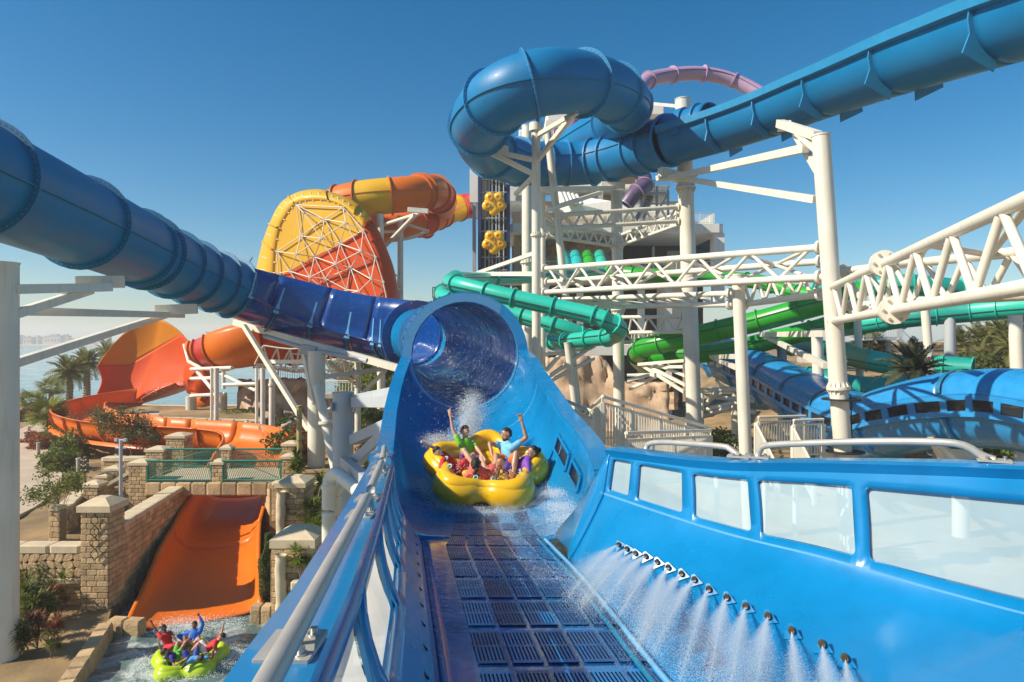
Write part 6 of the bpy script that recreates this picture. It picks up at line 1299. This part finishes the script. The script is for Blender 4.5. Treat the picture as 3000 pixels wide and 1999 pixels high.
def clover(label, c):
    o = thing('inflatable_raft', label, 'raft', c, 'rafts on the lift'); c = V(c); vs, fs = [], []
    def el(x, z, r, t=.28, y=0): 
        rings = [[c+V((x+r*math.sin(f)*math.cos(q), y-t*math.cos(f), z+r*math.sin(f)*math.sin(q))) for q in [k*math.pi/8 for k in range(16)]] for f in [R(4+172*k/8) for k in range(9)]]; v, g = loft(rings, True, True); n_ = len(vs); vs.extend(v); fs.extend([tuple(q+n_ for q in h) for h in g])
    el(0, 0, 1.0, .3)
    for a in (54, 126, 198, 270, 342): el(.72*math.cos(R(a)), .72*math.sin(R(a)), .52, .34)
    b = mesh('hull', vs, fs, M_raft, o); md = b.modifiers.new('fuse', 'REMESH'); md.mode = 'VOXEL'; md.voxel_size = .06; md.use_smooth_shade = True; sm = b.modifiers.new('soften', 'SMOOTH'); sm.iterations = 4
    for a in (54, 126, 198, 342): q = c+V((.66*math.cos(R(a)), -.36, .66*math.sin(R(a)))); ring(o, 'seat_ring', (q, XU, ZU, YU), .17, .25, .12, M_raft, seg=16)
    box(o, 'strap', c+V((0, -.33, .1)), (.10, .06, .5), M_yellow)
clover('yellow raft hanging upright in the raft lift, upper of the two clear ones', P(1448, 597, 65.6)); clover('yellow raft hanging upright in the raft lift, lower of the two clear ones', P(1448, 710, 65.6)); clover('yellow raft at the lift top, mostly hidden by the blue tube', P(1448, 484, 65.6))
# ------------------------------------------------------------------ people
def capsule(vs, fs, p, q, r1, r2, seg=10):
    p = V(p); q = V(q); d = q-p; L = d.length
    if L < 1e-5: d = ZU; L = 1e-5
    d = d.normalized(); x = d.orthogonal().normalized(); y = d.cross(x); k = len(vs); rings = []
    for a in (-80, -50, -20): rings.append((p+d*(r1*math.sin(R(a))), r1*math.cos(R(a))))
    for t in (0, .33, .66, 1): rings.append((p+(q-p)*t, r1+(r2-r1)*t))
    for a in (20, 50, 80): rings.append((q+d*(r2*math.sin(R(a))), r2*math.cos(R(a))))
    for c, r in rings: vs.extend([c+(x*math.cos(j*2*math.pi/seg)+y*math.sin(j*2*math.pi/seg))*r for j in range(seg)])
    for i in range(len(rings)-1):
        for j in range(seg): fs.append((k+i*seg+j, k+i*seg+(j+1) % seg, k+(i+1)*seg+(j+1) % seg, k+(i+1)*seg+j))
    fs.append(tuple(k+j for j in reversed(range(seg)))); fs.append(tuple(k+(len(rings)-1)*seg+j for j in range(seg)))
def ellip(vs, fs, c, ax, seg=14, nr=9):
    """ax: three scaled axis vectors"""
    k = len(vs); a, b, e = ax
    for i in range(nr+1):
        f = math.pi*(i+.02)/(nr+.04); 
        for j in range(seg): t = j*2*math.pi/seg; vs.append(c+a*(math.sin(f)*math.cos(t))+b*(math.sin(f)*math.sin(t))+e*math.cos(f))
    for i in range(nr):
        for j in range(seg): fs.append((k+i*seg+j, k+i*seg+(j+1) % seg, k+(i+1)*seg+(j+1) % seg, k+(i+1)*seg+j))
    fs.append(tuple(k+j for j in reversed(range(seg)))); fs.append(tuple(k+nr*seg+j for j in range(seg)))
def remeshed(name, vs, fs, m, par, vox, sm=6):
    o = mesh(name, vs, fs, m, par); a = o.modifiers.new('fuse', 'REMESH'); a.mode = 'VOXEL'; a.voxel_size = vox; a.use_smooth_shade = True
    b = o.modifiers.new('soften', 'SMOOTH'); b.factor = .5; b.iterations = sm; return o
def limb2(a, t, l1, l2, pole):
    a = V(a); t = V(t); d = t-a; L = min(d.length, (l1+l2)*.995); d = d.normalized(); x = (l1*l1-l2*l2+L*L)/(2*L); h = math.sqrt(max(0, l1*l1-x*x)); pv = V(pole); pv = (pv-d*pv.dot(d)).normalized(); return a+d*x+pv*h, a+d*L
def hand(vs, fs, w, d, pn, s, fist, thumb):
    """w wrist, d pointing direction, pn palm normal, thumb side vector"""
    d = d.normalized(); sd = (thumb-d*thumb.dot(d)).normalized(); pn = d.cross(sd).normalized()
    pc = w+d*.055*s; ellip(vs, fs, pc, (sd*.042*s, pn*.018*s, d*.052*s), 10, 6)
    for i, (o_, L) in enumerate(((.030, .068), (.010, .078), (-.011, .072), (-.030, .056))):
        b = w+d*.095*s+sd*o_*s
        if fist:
            m1 = b+d*.018*s+pn*.012*s; m2 = m1-d*.02*s+pn*.032*s; capsule(vs, fs, b-d*.01*s, m1, .0105*s, .0105*s, 6); capsule(vs, fs, m1, m2, .0105*s, .010*s, 6)
        else:
            fn = (d+sd*o_*4.5+pn*.10).normalized(); k = b+fn*L*.5*s; e = k+(fn+pn*.22).normalized()*L*.5*s; capsule(vs, fs, b-d*.015*s, k, .0098*s, .0092*s, 6); capsule(vs, fs, k, e, .0092*s, .0075*s, 6)
    tb = w+d*.035*s+sd*.036*s; te = tb+(d*.6+sd*(.25 if fist else .85)+pn*(.6 if fist else .1)).normalized()*.05*s; capsule(vs, fs, tb-sd*.012*s, te, .012*s, .009*s, 6)
M_hair = mat('dark brown hair', (.022, .013, .009), rough=.45, var=.4, scale=60, bump=.5, bscale=200); M_hairb = mat('brown hair', (.09, .04, .018), rough=.45, var=.4, scale=60, bump=.5, bscale=200)
M_eye = mat('eye white', (.75, .73, .70), rough=.2); M_pupil = mat('pupil', (.01, .008, .006), rough=.1); M_mouthc = mat('open mouth', (.10, .015, .015), rough=.4); M_teeth = mat('teeth', (.80, .77, .70), rough=.25)
def skinmat(n, c): 
    m = mat(n, c, rough=.42, var=.06, scale=12); m.node_tree.nodes['Principled BSDF'].inputs['Subsurface Weight'].default_value = .08; m.node_tree.nodes['Principled BSDF'].inputs['Subsurface Radius'].default_value = (.03, .012, .006); return m
SK = {'fair': skinmat('fair skin', (.60, .34, .22)), 'tan': skinmat('tan skin', (.46, .24, .14)), 'brown': skinmat('brown skin', (.24, .115, .06)), 'dark': skinmat('dark skin', (.10, .045, .026))}
def cloth(n, c): return mat(n, c, rough=.7, var=.12, scale=14, bump=.35, bscale=26)
def person(label, pel, head, F, skin, shirt, shorts, hair, s=1.0, up=None, look=None, hands=(None, None), fist=(False, False), poles=None, hairstyle='short', feet=None, sleeves=.5, vox=.013, mouth=True, beard=False, thumbs=None):
    pel = V(pel); head = V(head); F = V(F).normalized(); U = (head-pel).normalized(); Rt = F.cross(ZU).normalized(); Fr = Rt.cross(U)*-1; Fr = Fr if Fr.dot(F) > 0 else -Fr
    L = (head-pel).length; o = thing('person', label, 'person', pel-ZU*.12)
    nb = head-U*.165*s; ch = pel.lerp(nb, .62); ab = pel.lerp(nb, .3)
    sh = [nb-U*.035*s+Rt*(e*.165*s) for e in (1, -1)]; hp = [pel+Rt*(e*.085*s) for e in (1, -1)]
    body = [[], []]; top = [[], []]; bot = [[], []]
    def cap(p, q, a, b, into=(0,), grow=.0): capsule(*body, p, q, a*s, b*s)
    ellip(*body, ch, (Rt*.150*s, Fr*.098*s, U*.20*s)); ellip(*body, ab, (Rt*.125*s, Fr*.088*s, U*.16*s)); ellip(*body, pel, (Rt*.145*s, Fr*.11*s, U*.11*s)); cap(nb-U*.05*s, head-U*.04*s, .055, .050)
    cap(sh[0], sh[1], .062, .062)
    g = 1.10
    ellip(*top, ch, (Rt*.166*s, Fr*.114*s, U*.21*s)); ellip(*top, ab, (Rt*.142*s, Fr*.103*s, U*.18*s)); capsule(*top, sh[0]-Rt*.02*s, sh[1]+Rt*.02*s, .074*s, .074*s); ellip(*top, pel+U*.07*s, (Rt*.15*s, Fr*.115*s, U*.08*s))
    ellip(*bot, pel, (Rt*.162*s, Fr*.13*s, U*.115*s))
    lk = V(look).normalized() if look else F; hu = (U-lk*U.dot(lk)).normalized() if abs(U.dot(lk)) < .9 else U; hu = (hu+ZU*.3).normalized(); hu = (hu-lk*hu.dot(lk)).normalized(); hr_ = lk.cross(hu)
    hs = (s*.5+.5)
    ellip(*body, head+hu*.018*hs, (hr_*.076*hs, lk*.094*hs, hu*.098*hs)); ellip(*body, head-hu*.055*hs+lk*.022*hs, (hr_*.058*hs, lk*.066*hs, hu*.066*hs)); capsule(*body, head+lk*.088*hs+hu*.012*hs, head+lk*.106*hs-hu*.028*hs, .010*hs, .016*hs, 8)
    for e in (-1, 1): ellip(*body, head+hr_*(e*.078*hs)-lk*.008*hs, (hr_*.012*hs, lk*.022*hs, hu*.034*hs), 8, 5)
    for i in (0, 1):
        e = (1, -1)[i]; tgt = hands[i] if hands[i] is not None else pel+F*.35*s+Rt*(e*.22*s)+U*.12*s
        pole = (poles[i] if poles and poles[i] is not None else -ZU+Rt*e*.8)
        el, wr_ = limb2(sh[i], tgt, .285*s, .25*s, pole); capsule(*body, sh[i], el, .050*s, .038*s); capsule(*body, el, wr_, .038*s, .026*s)
        se = sh[i].lerp(el, sleeves) if sleeves <= 1 else el
        capsule(*top, sh[i], se, .068*s, .060*s if sleeves <= 1 else .05*s)
        if sleeves > 1: capsule(*top, el, el.lerp(wr_, .9), .050*s, .038*s)
        th = V(thumbs[i]) if thumbs and thumbs[i] is not None else Rt*-e+F*.3
        hand(*body, wr_, wr_-el, None, s, fist[i], th)
        ft = V(feet[i]) if feet and feet[i] is not None else pel+F*.68*s+Rt*(e*.06*s)-ZU*.06
        kn, an = limb2(hp[i], ft, .40*s, .40*s, ZU+Rt*e*.5); capsule(*body, hp[i], kn, .082*s, .055*s); capsule(*body, kn, kn.lerp(an, .4), .052*s, .054*s); capsule(*body, kn.lerp(an, .4), an, .054*s, .032*s)
        fd = ((an-kn).normalized()*.35+ZU*.9+F*.1).normalized(); capsule(*body, an-fd*.03*s, an+fd*.13*s, .036*s, .024*s, 8)
        for q in range(5): sd = Rt*((q-2)*.013*s); capsule(*body, an+fd*.12*s+sd, an+fd*(.165-.006*q)*s+sd, .010*s, .008*s, 5)
        capsule(*bot, hp[i], hp[i].lerp(kn, .62), .098*s, .088*s)
    remeshed('body', *body, SK[skin], o, vox); remeshed('shirt', *top, shirt, o, vox*1.1, 5); remeshed('shorts', *bot, shorts, o, vox*1.1, 5)
    # hair: shell over the skull, open at the face
    vs, fs = [], []; ax = (hr_*.084*hs, lk*.102*hs, hu*.108*hs); hc = head+hu*.022*hs-lk*.006*hs; nr, sg_ = 14, 24
    for i in range(nr+1):
        f = math.pi*i/nr
        for j in range(sg_):
            t = j*2*math.pi/sg_; q = 1+.05*math.sin(j*3+i*2.1); vs.append(hc+(ax[0]*(math.sin(f)*math.cos(t))+ax[1]*(math.sin(f)*math.sin(t))+ax[2]*math.cos(f))*q)
    for i in range(nr):
        for j in range(sg_):
            f = math.pi*(i+.5)/nr; t = (j+.5)*2*math.pi/sg_; fy = math.sin(f)*math.sin(t); z = math.cos(f)
            if (fy > .12 and z < .62-.25*(1-fy)) or z < -.55 or (fy > -.25 and z < -.18): continue
            fs.append((i*sg_+j, i*sg_+(j+1) % sg_, (i+1)*sg_+(j+1) % sg_, (i+1)*sg_+j))
    h = mesh('hair', vs, fs, hair, o, solid=.014*hs, off=1)
    if hairstyle == 'braid':
        for k in range(9): c = head-lk*(.10+.012*k)*hs+hu*(.0-.05*k)*hs+hr_*(.018*(1 if k % 2 else -1))*hs; v2, f2 = [], []; ellip(v2, f2, c, (hr_*(.042-.002*k)*hs, lk*.03*hs, hu*.042*hs), 10, 6); mesh('braid', v2, f2, hair, h)
    if hairstyle == 'bun': v2, f2 = [], []; ellip(v2, f2, head-lk*.12*hs+hu*.05*hs, (hr_*.05*hs, lk*.05*hs, hu*.055*hs)); mesh('bun', v2, f2, hair, h); v2, f2 = [], []; ellip(v2, f2, head-lk*.04*hs+hu*.01*hs, (hr_*.09*hs, lk*.10*hs, hu*.105*hs))
    if beard: v2, f2 = [], []; ellip(v2, f2, head-hu*.078*hs+lk*.026*hs, (hr_*.060*hs, lk*.066*hs, hu*.046*hs)); mesh('beard', v2, f2, hair, o)
    for e in (-1, 1):
        c = head+lk*.080*hs+hr_*(e*.031*hs)+hu*.020*hs; v2, f2 = [], []; ellip(v2, f2, c, (hr_*.014*hs, lk*.012*hs, hu*.009*hs), 8, 6); ey = mesh('eye', v2, f2, M_eye, o); v2, f2 = [], []; ellip(v2, f2, c+lk*.009*hs, (hr_*.006*hs, lk*.006*hs, hu*.007*hs), 8, 6); mesh('pupil', v2, f2, M_pupil, ey)
        capsule_v, capsule_f = [], []; capsule(capsule_v, capsule_f, c+lk*.010*hs+hu*.020*hs-hr_*.014*hs, c+lk*.010*hs+hu*.022*hs+hr_*.014*hs, .0045*hs, .0045*hs, 6); mesh('eyebrow', capsule_v, capsule_f, hair, o)
    v2, f2 = [], []; c = head+lk*.083*hs-hu*.058*hs; ellip(v2, f2, c, (hr_*.027*hs, lk*.012*hs, hu*(.019 if mouth else .006)*hs), 12, 6); mo = mesh('mouth', v2, f2, M_mouthc, o)
    v2, f2 = [], []; ellip(v2, f2, c+hu*.009*hs+lk*.004*hs, (hr_*.021*hs, lk*.010*hs, hu*.006*hs), 10, 5); mesh('teeth', v2, f2, M_teeth, mo)
    return o
C_g, C_lb, C_pu, C_re, C_co = cloth('lime shirt', (.22, .55, .03)), cloth('sky blue shirt', (.16, .46, .66)), cloth('violet shirt', (.20, .06, .40)), cloth('red shirt', (.62, .02, .02)), cloth('coral shirt', (.80, .13, .09))
C_vi, C_or, C_rs, C_bl, C_np, C_wh = cloth('violet shorts', (.10, .06, .36)), cloth('orange shorts', (.80, .17, .015)), cloth('crimson shorts', (.42, .02, .03)), cloth('blue shirt', (.01, .15, .60)), cloth('deep purple shirt', (.05, .02, .20)), cloth('white shorts', (.75, .76, .80))
C_gr, C_nb, C_l2 = cloth('green shorts', (.12, .40, .03)), cloth('navy shorts', (.03, .05, .32)), cloth('pale blue shirt', (.08, .30, .60))
rc = V((-.5, 12.7, 7.4))
def tow(p, c): d = c-V(p); d.z = 0; return d.normalized()
p0 = P(1368, 1346, 13.0); person('girl in a lime green shirt with one arm raised in the yellow raft', p0, P(1362, 1266, 13.12), tow(p0, rc), 'fair', C_g, C_vi, M_hairb, 1.0, look=(.75, -.6, -.05), hands=(P(1320, 1222, 13.0), P(1418, 1343, 12.75)), poles=(V((-.8, .2, -.2)), V((.6, -.3, -.6))), thumbs=((1, 0, .1), (0, 0, 1)), feet=(P(1392, 1368, 12.4), P(1425, 1384, 12.4)))
p0 = P(1492, 1360, 12.95); person('bearded man in a sky blue shirt waving in the yellow raft', p0, P(1484, 1274, 13.08), tow(p0, rc), 'tan', C_lb, C_or, M_hair, 1.14, look=(-.85, -.45, -.05), hands=(P(1442, 1336, 12.8), P(1530, 1240, 12.9)), poles=(V((-.9, -.1, .7)), V((.9, 0, -.3))), thumbs=((0, 0, 1), (-1, 0, .2)), beard=True, feet=(P(1455, 1396, 12.35), P(1500, 1400, 12.3)))
p0 = P(1514, 1388, 12.55); person('smiling woman in a violet shirt lying back in the yellow raft', p0, P(1560, 1326, 12.62), V((-1, -.15, 0)), 'tan', C_pu, C_vi, M_hair, 1.06, look=(-.85, -.5, .15), hands=(P(1508, 1372, 12.95), P(1512, 1398, 12.35)), hairstyle='bun', feet=(P(1440, 1398, 12.75), P(1450, 1405, 12.55)))
p0 = P(1336, 1378, 12.55); person('shouting boy in a red shirt at the left of the yellow raft', p0, P(1284, 1326, 12.5), V((1, -.2, 0)), 'fair', C_re, C_rs, M_hair, .98, look=(.45, -.88, 0), hands=(P(1295, 1392, 12.4), P(1248, 1303, 12.5)), fist=(False, True), poles=(None, V((.5, .3, 1))), feet=(P(1392, 1385, 12.75), P(1400, 1392, 12.55)))
p0 = P(1410, 1398, 12.25); person('girl with a dark braid and coral shirt, back turned, in the yellow raft', p0, P(1394, 1364, 12.05), V((.1, 1, 0)), 'fair', C_co, C_co, M_hair, .98, look=(.1, 1, .1), hands=(P(1450, 1392, 12.3), P(1360, 1396, 12.4)), hairstyle='braid', feet=(P(1462, 1360, 12.9), P(1385, 1350, 12.95)))
rc = V((RFM.translation.x, RFM.translation.y, 1))
v_ = .016
p0 = P(567, 1884, 20.6); person('man in a bright blue long sleeved shirt raising a fist in the green raft', p0, P(570, 1833, 20.75), tow(p0, rc), 'brown', C_bl, C_bl, M_hair, 1.0, look=(-.1, -1, -.05), hands=(P(538, 1878, 20.5), P(584, 1806, 20.7)), fist=(False, True), poles=(V((-1, 0, 0)), V((1, 0, -.2))), sleeves=2, vox=v_, feet=(P(545, 1893, 20.0), P(566, 1893, 20.0)))
p0 = P(495, 1895, 20.3); person('man in a red shirt and shorts punching the air in the green raft', p0, P(480, 1842, 20.4), tow(p0, rc), 'dark', C_re, C_re, M_hair, 1.0, look=(.3, -.95, 0), hands=(P(440, 1818, 20.4), P(520, 1882, 20.1)), fist=(True, False), poles=(V((-1, 0, -.5)), V((.5, 0, -.5))), vox=v_, feet=(P(545, 1890, 19.9), P(552, 1898, 19.8)))
p0 = P(603, 1906, 20.05); person('man in a red shirt and white shorts reaching up in the green raft', p0, P(651, 1866, 20.15), V((-1, -.1, 0)), 'fair', C_re, C_wh, M_hair, 1.0, look=(-.8, -.6, -.1), hands=(P(660, 1818, 20.1), P(610, 1914, 19.7)), poles=(V((1, 0, 0)), None), vox=v_, feet=(P(548, 1905, 20.0), P(556, 1914, 19.8)))
p0 = P(516, 1928, 19.65); person('rider in a deep purple shirt seen from behind in the green raft', p0, P(482, 1912, 19.45), V((.75, .65, 0)), 'tan', C_np, C_gr, M_hair, .95, look=(.8, .6, 0), hands=(P(535, 1936, 19.4), P(465, 1882, 19.5)), poles=(None, V((-1, 0, 0))), vox=v_, feet=(P(555, 1870, 20.2), P(560, 1886, 20.1)))
p0 = P(562, 1932, 19.55); person('rider in a pale blue shirt with spread arms, back turned, in the green raft', p0, P(586, 1930, 19.3), V((-.4, .9, 0)), 'dark', C_l2, C_nb, M_hair, .95, look=(-.5, .85, 0), hands=(P(628, 1902, 19.5), P(548, 1934, 19.2)), poles=(V((1, 0, -.3)), V((-.5, 0, -1))), vox=v_, feet=(P(560, 1890, 20.0), P(545, 1900, 19.9)))
# ------------------------------------------------------------------ spray and splash
TET = np.array([[1, 1, 1], [1, -1, -1], [-1, 1, -1], [-1, -1, 1]], float)*.62; TF = np.array([[0, 1, 2], [0, 3, 1], [0, 2, 3], [1, 3, 2]])
def drops(name, pts, size, label, parent=None, m=M_drop, cat='water'):
    pts = np.asarray(pts, float); n = len(pts); s = size*RNG.uniform(.4, 1.5, n)[:, None, None]; v = (pts[:, None, :]+TET[None]*s).reshape(-1, 3); f = (TF[None]+(np.arange(n)*4)[:, None, None]).reshape(-1, 3)
    o = npmesh(name, v, f, m, parent, smooth=True); tag(o, label, cat, kind='stuff'); return o
def cone(p, ax, n_, L, spread, n):
    t = RNG.uniform(0, 1, n)**.75*L; ax = np.array(ax); a = np.array(V(ax).orthogonal().normalized()); b = np.cross(ax, a); r = np.abs(RNG.normal(0, .5, n))*spread*t; th = RNG.uniform(0, 6.283, n)
    q = np.array(p)+ax*t[:, None]+a*(r*np.cos(th))[:, None]+b*(r*np.sin(th))[:, None]; q[:, 2] -= .06*t*t; return q
ORD = ['first', 'second', 'third', 'fourth', 'fifth', 'sixth', 'seventh', 'eighth', 'ninth', 'tenth', 'eleventh', 'twelfth', 'thirteenth', 'fourteenth', 'fifteenth']
def mistmat(name, dens):
    m = bpy.data.materials.new(name); m.use_nodes = True; n = m.node_tree.nodes; l = m.node_tree.links; n.remove(n['Principled BSDF']); out = n['Material Output']
    pv = n.new('ShaderNodeVolumePrincipled'); pv.inputs['Color'].default_value = (.86, .94, 1, 1); pv.inputs['Anisotropy'].default_value = .1
    tc = n.new('ShaderNodeTexCoord'); sp = n.new('ShaderNodeSeparateXYZ'); l.new(tc.outputs['Object'], sp.inputs[0])
    # object space: z 0..1 along the jet, radius 1 at z = 1
    def math_(op, a, b=None, clamp=False):
        q = n.new('ShaderNodeMath'); q.operation = op; q.use_clamp = clamp
        for i_, x in enumerate((a, b)):
            if x is None: continue
            if isinstance(x, (int, float)): q.inputs[i_].default_value = x
            else: l.new(x, q.inputs[i_])
        return q.outputs[0]
    X, Y, Z = sp.outputs; r = math_('SQRT', math_('ADD', math_('MULTIPLY', X, X), math_('MULTIPLY', Y, Y))); rr = math_('DIVIDE', r, math_('MAXIMUM', Z, .02))
    rad = math_('POWER', math_('SUBTRACT', 1, rr, True), 1.3); al = math_('POWER', math_('SUBTRACT', 1, Z, True), 1.2)
    nz = n.new('ShaderNodeTexNoise'); nz.inputs['Scale'].default_value = 1; mp = n.new('ShaderNodeMapping'); mp.inputs['Scale'].default_value = (9, 9, 3); l.new(tc.outputs['Object'], mp.inputs[0]); l.new(mp.outputs[0], nz.inputs['Vector'])
    d = math_('MULTIPLY', math_('MULTIPLY', rad, al), math_('MULTIPLY', math_('ADD', nz.outputs[0], .15), dens)); d = math_('DIVIDE', d, math_('ADD', Z, .12)); l.new(d, pv.inputs['Density']); l.new(pv.outputs[0], out.inputs['Volume'])
    return m
M_mist = mistmat('spray mist', 6.5)
cv = []; cf = []
for z_ in (0.0, .25, .5, .75, 1.0): cv += [(max(.015, z_)*math.cos(a), max(.015, z_)*math.sin(a), z_) for a in [k*math.pi/8 for k in range(16)]]
for i in range(4): cf += [(i*16+j, i*16+(j+1) % 16, i*16+16+(j+1) % 16, i*16+16+j) for j in range(16)]
cf += [tuple(reversed(range(16))), tuple(range(64, 80))]
cm = bpy.data.meshes.new('water_jet'); cm.from_pydata(cv, [], cf); cm.materials.append(M_mist)
def jet(p, ax, L, w, label):
    o = bpy.data.objects.new('water_jet', cm); place(o, Matrix.Translation(p) @ orient(V(ax)) @ Matrix.Diagonal((w, w, L, 1))); tag(o, label, 'water', kind='stuff'); return o
for i, (p, ax, n) in enumerate(JETS):
    ax = (V(ax)+V((random.uniform(-.05, .05), 0, random.uniform(-.03, .03)))).normalized(); o = jet(p, ax, random.uniform(1.45, 1.9), random.uniform(.15, .22), 'white water jet from the %s nozzle on the right wall, counted from the raft' % ORD[i]); q = drops('drops', cone(p, ax, n, 1.6, .12, 10000), .0017, None); q.parent = o; q.matrix_parent_inverse = W[o.name].inverted(); del q['category']
for i, p in enumerate(LJ): jet(p, V((.85, -.55, .02)).normalized(), .6, .05, 'thin water jet from the %s left floor nozzle, counted from the camera' % ORD[i])
def blob(c, rad, n): return np.array(c)+RNG.normal(0, 1, (n, 3))*np.array(rad)
pl = []
for k in range(14): t = k/13; pl.append(blob(P(1368+22*t+6*math.sin(t*5), 1272-105*t, 13.9), (.10+.05*math.sin(t*3), .10, .10), int(600*(1-.55*t)*2.2)))
drops('splash', np.concatenate(pl), .0055, 'white plume of spray behind the girl in the lime shirt')
pl = [blob(P(1262+k*6, 1296-abs(k-2)*4, 13.3), (.13, .1, .07), 420) for k in range(6)]+[blob(P(1320, 1290, 13.9), (.10, .1, .12), 900)]; drops('splash', np.concatenate(pl), .0048, 'spray flying up behind the boy at the raft left side')
pl = []
for a in np.linspace(-170, -10, 26):
    q = RN @ (V((1.25*math.cos(R(a)), 1.25*math.sin(R(a)), .03))*.9); w = 1.0 if a > -80 else .55; pl.append(blob((q.x, q.y-.08, q.z+.04), (.10, .12, .045*w+.02), int(700*w+250)))
for k in range(22): q = up_pt(12.2-.12*k, .70+.012*(k % 8)); pl.append(blob((q.x, q.y, q.z+.03), (.16, .16, .035), 700))
drops('splash', np.concatenate(pl), .0045, 'white water thrown up along the front edge of the yellow raft')
pl = []
for k in range(30): d = RNG.uniform(6.2, 11.6); u = RNG.uniform(.35, 1.0); q = FS(u, d) if d < 9 else up_pt(d, .3+.45*u); pl.append(blob((q.x, q.y, q.z+.012), (.22, .3, .008), 600))
drops('spray_sheet', np.concatenate(pl), .003, 'fine white spray skimming over the chute floor below the raft')
n = 1500; d = RNG.uniform(12, 18, n); px = RNG.normal(1385, 75, n); py = RNG.normal(1110, 75, n); pts = np.stack([(px-1500)/FP*d, d, HC-(py-HZ)/FP*d], 1); drops('falling_drops', pts, .0065, 'scattered water drops hanging in the tunnel mouth')
n = 700; pts = np.array([RN @ (V((math.cos(a)*r, math.sin(a)*r, .45))*.86) for a, r in zip(RNG.uniform(3.4, 6.0, n), RNG.uniform(.3, 1.15, n))])+RNG.normal(0, .06, (n, 3)); drops('splash', pts, .007, 'drops splashing inside the front of the yellow raft')
pl = []
for k in range(34):
    a = k*.19; q = RFM @ (V((1.35*math.cos(a), 1.35*math.sin(a), .2))*.85); w = 1 if math.sin(a) > -.2 else .35; pl.append(blob((q.x, q.y, .5), (.2, .2, .05), int(240*w)))
pl += [blob(P(480+k*18, 1832, 22.3), (.3, .3, .10), 300) for k in range(13)]
drops('splash', np.concatenate(pl), .011, 'churned white water around the green raft')
pts = [blob(P(470+k*8, 1150-k*3.2, 64), (.5, .5, .12), 150) for k in range(9)]; drops('splash', np.concatenate(pts), .03, 'white water running over the red part of the orange wave')
# ------------------------------------------------------------------ sea air
x0, x1, y0, y1, z0, z1 = -2800, 1500, -60, 1650, -3.5, 34
hb = mesh('haze', [(x0, y0, z0), (x1, y0, z0), (x1, y1, z0), (x0, y1, z0), (x0, y0, z1), (x1, y0, z1), (x1, y1, z1), (x0, y1, z1)], [(3, 2, 1, 0), (4, 5, 6, 7), (0, 1, 5, 4), (1, 2, 6, 5), (2, 3, 7, 6), (3, 0, 4, 7)], M_white, smooth=False)
hm = bpy.data.materials.new('sea haze'); hm.use_nodes = True; hn = hm.node_tree.nodes; hn.remove(hn['Principled BSDF']); pv = hn.new('ShaderNodeVolumePrincipled')
pv.inputs['Color'].default_value = (.93, .92, .93, 1); pv.inputs['Density'].default_value = .0007; pv.inputs['Anisotropy'].default_value = .15; hm.node_tree.links.new(pv.outputs[0], hn['Material Output'].inputs['Volume'])
hb.data.materials.clear(); hb.data.materials.append(hm); tag(hb, 'pale sea haze over the whole water park', 'haze', kind='stuff')
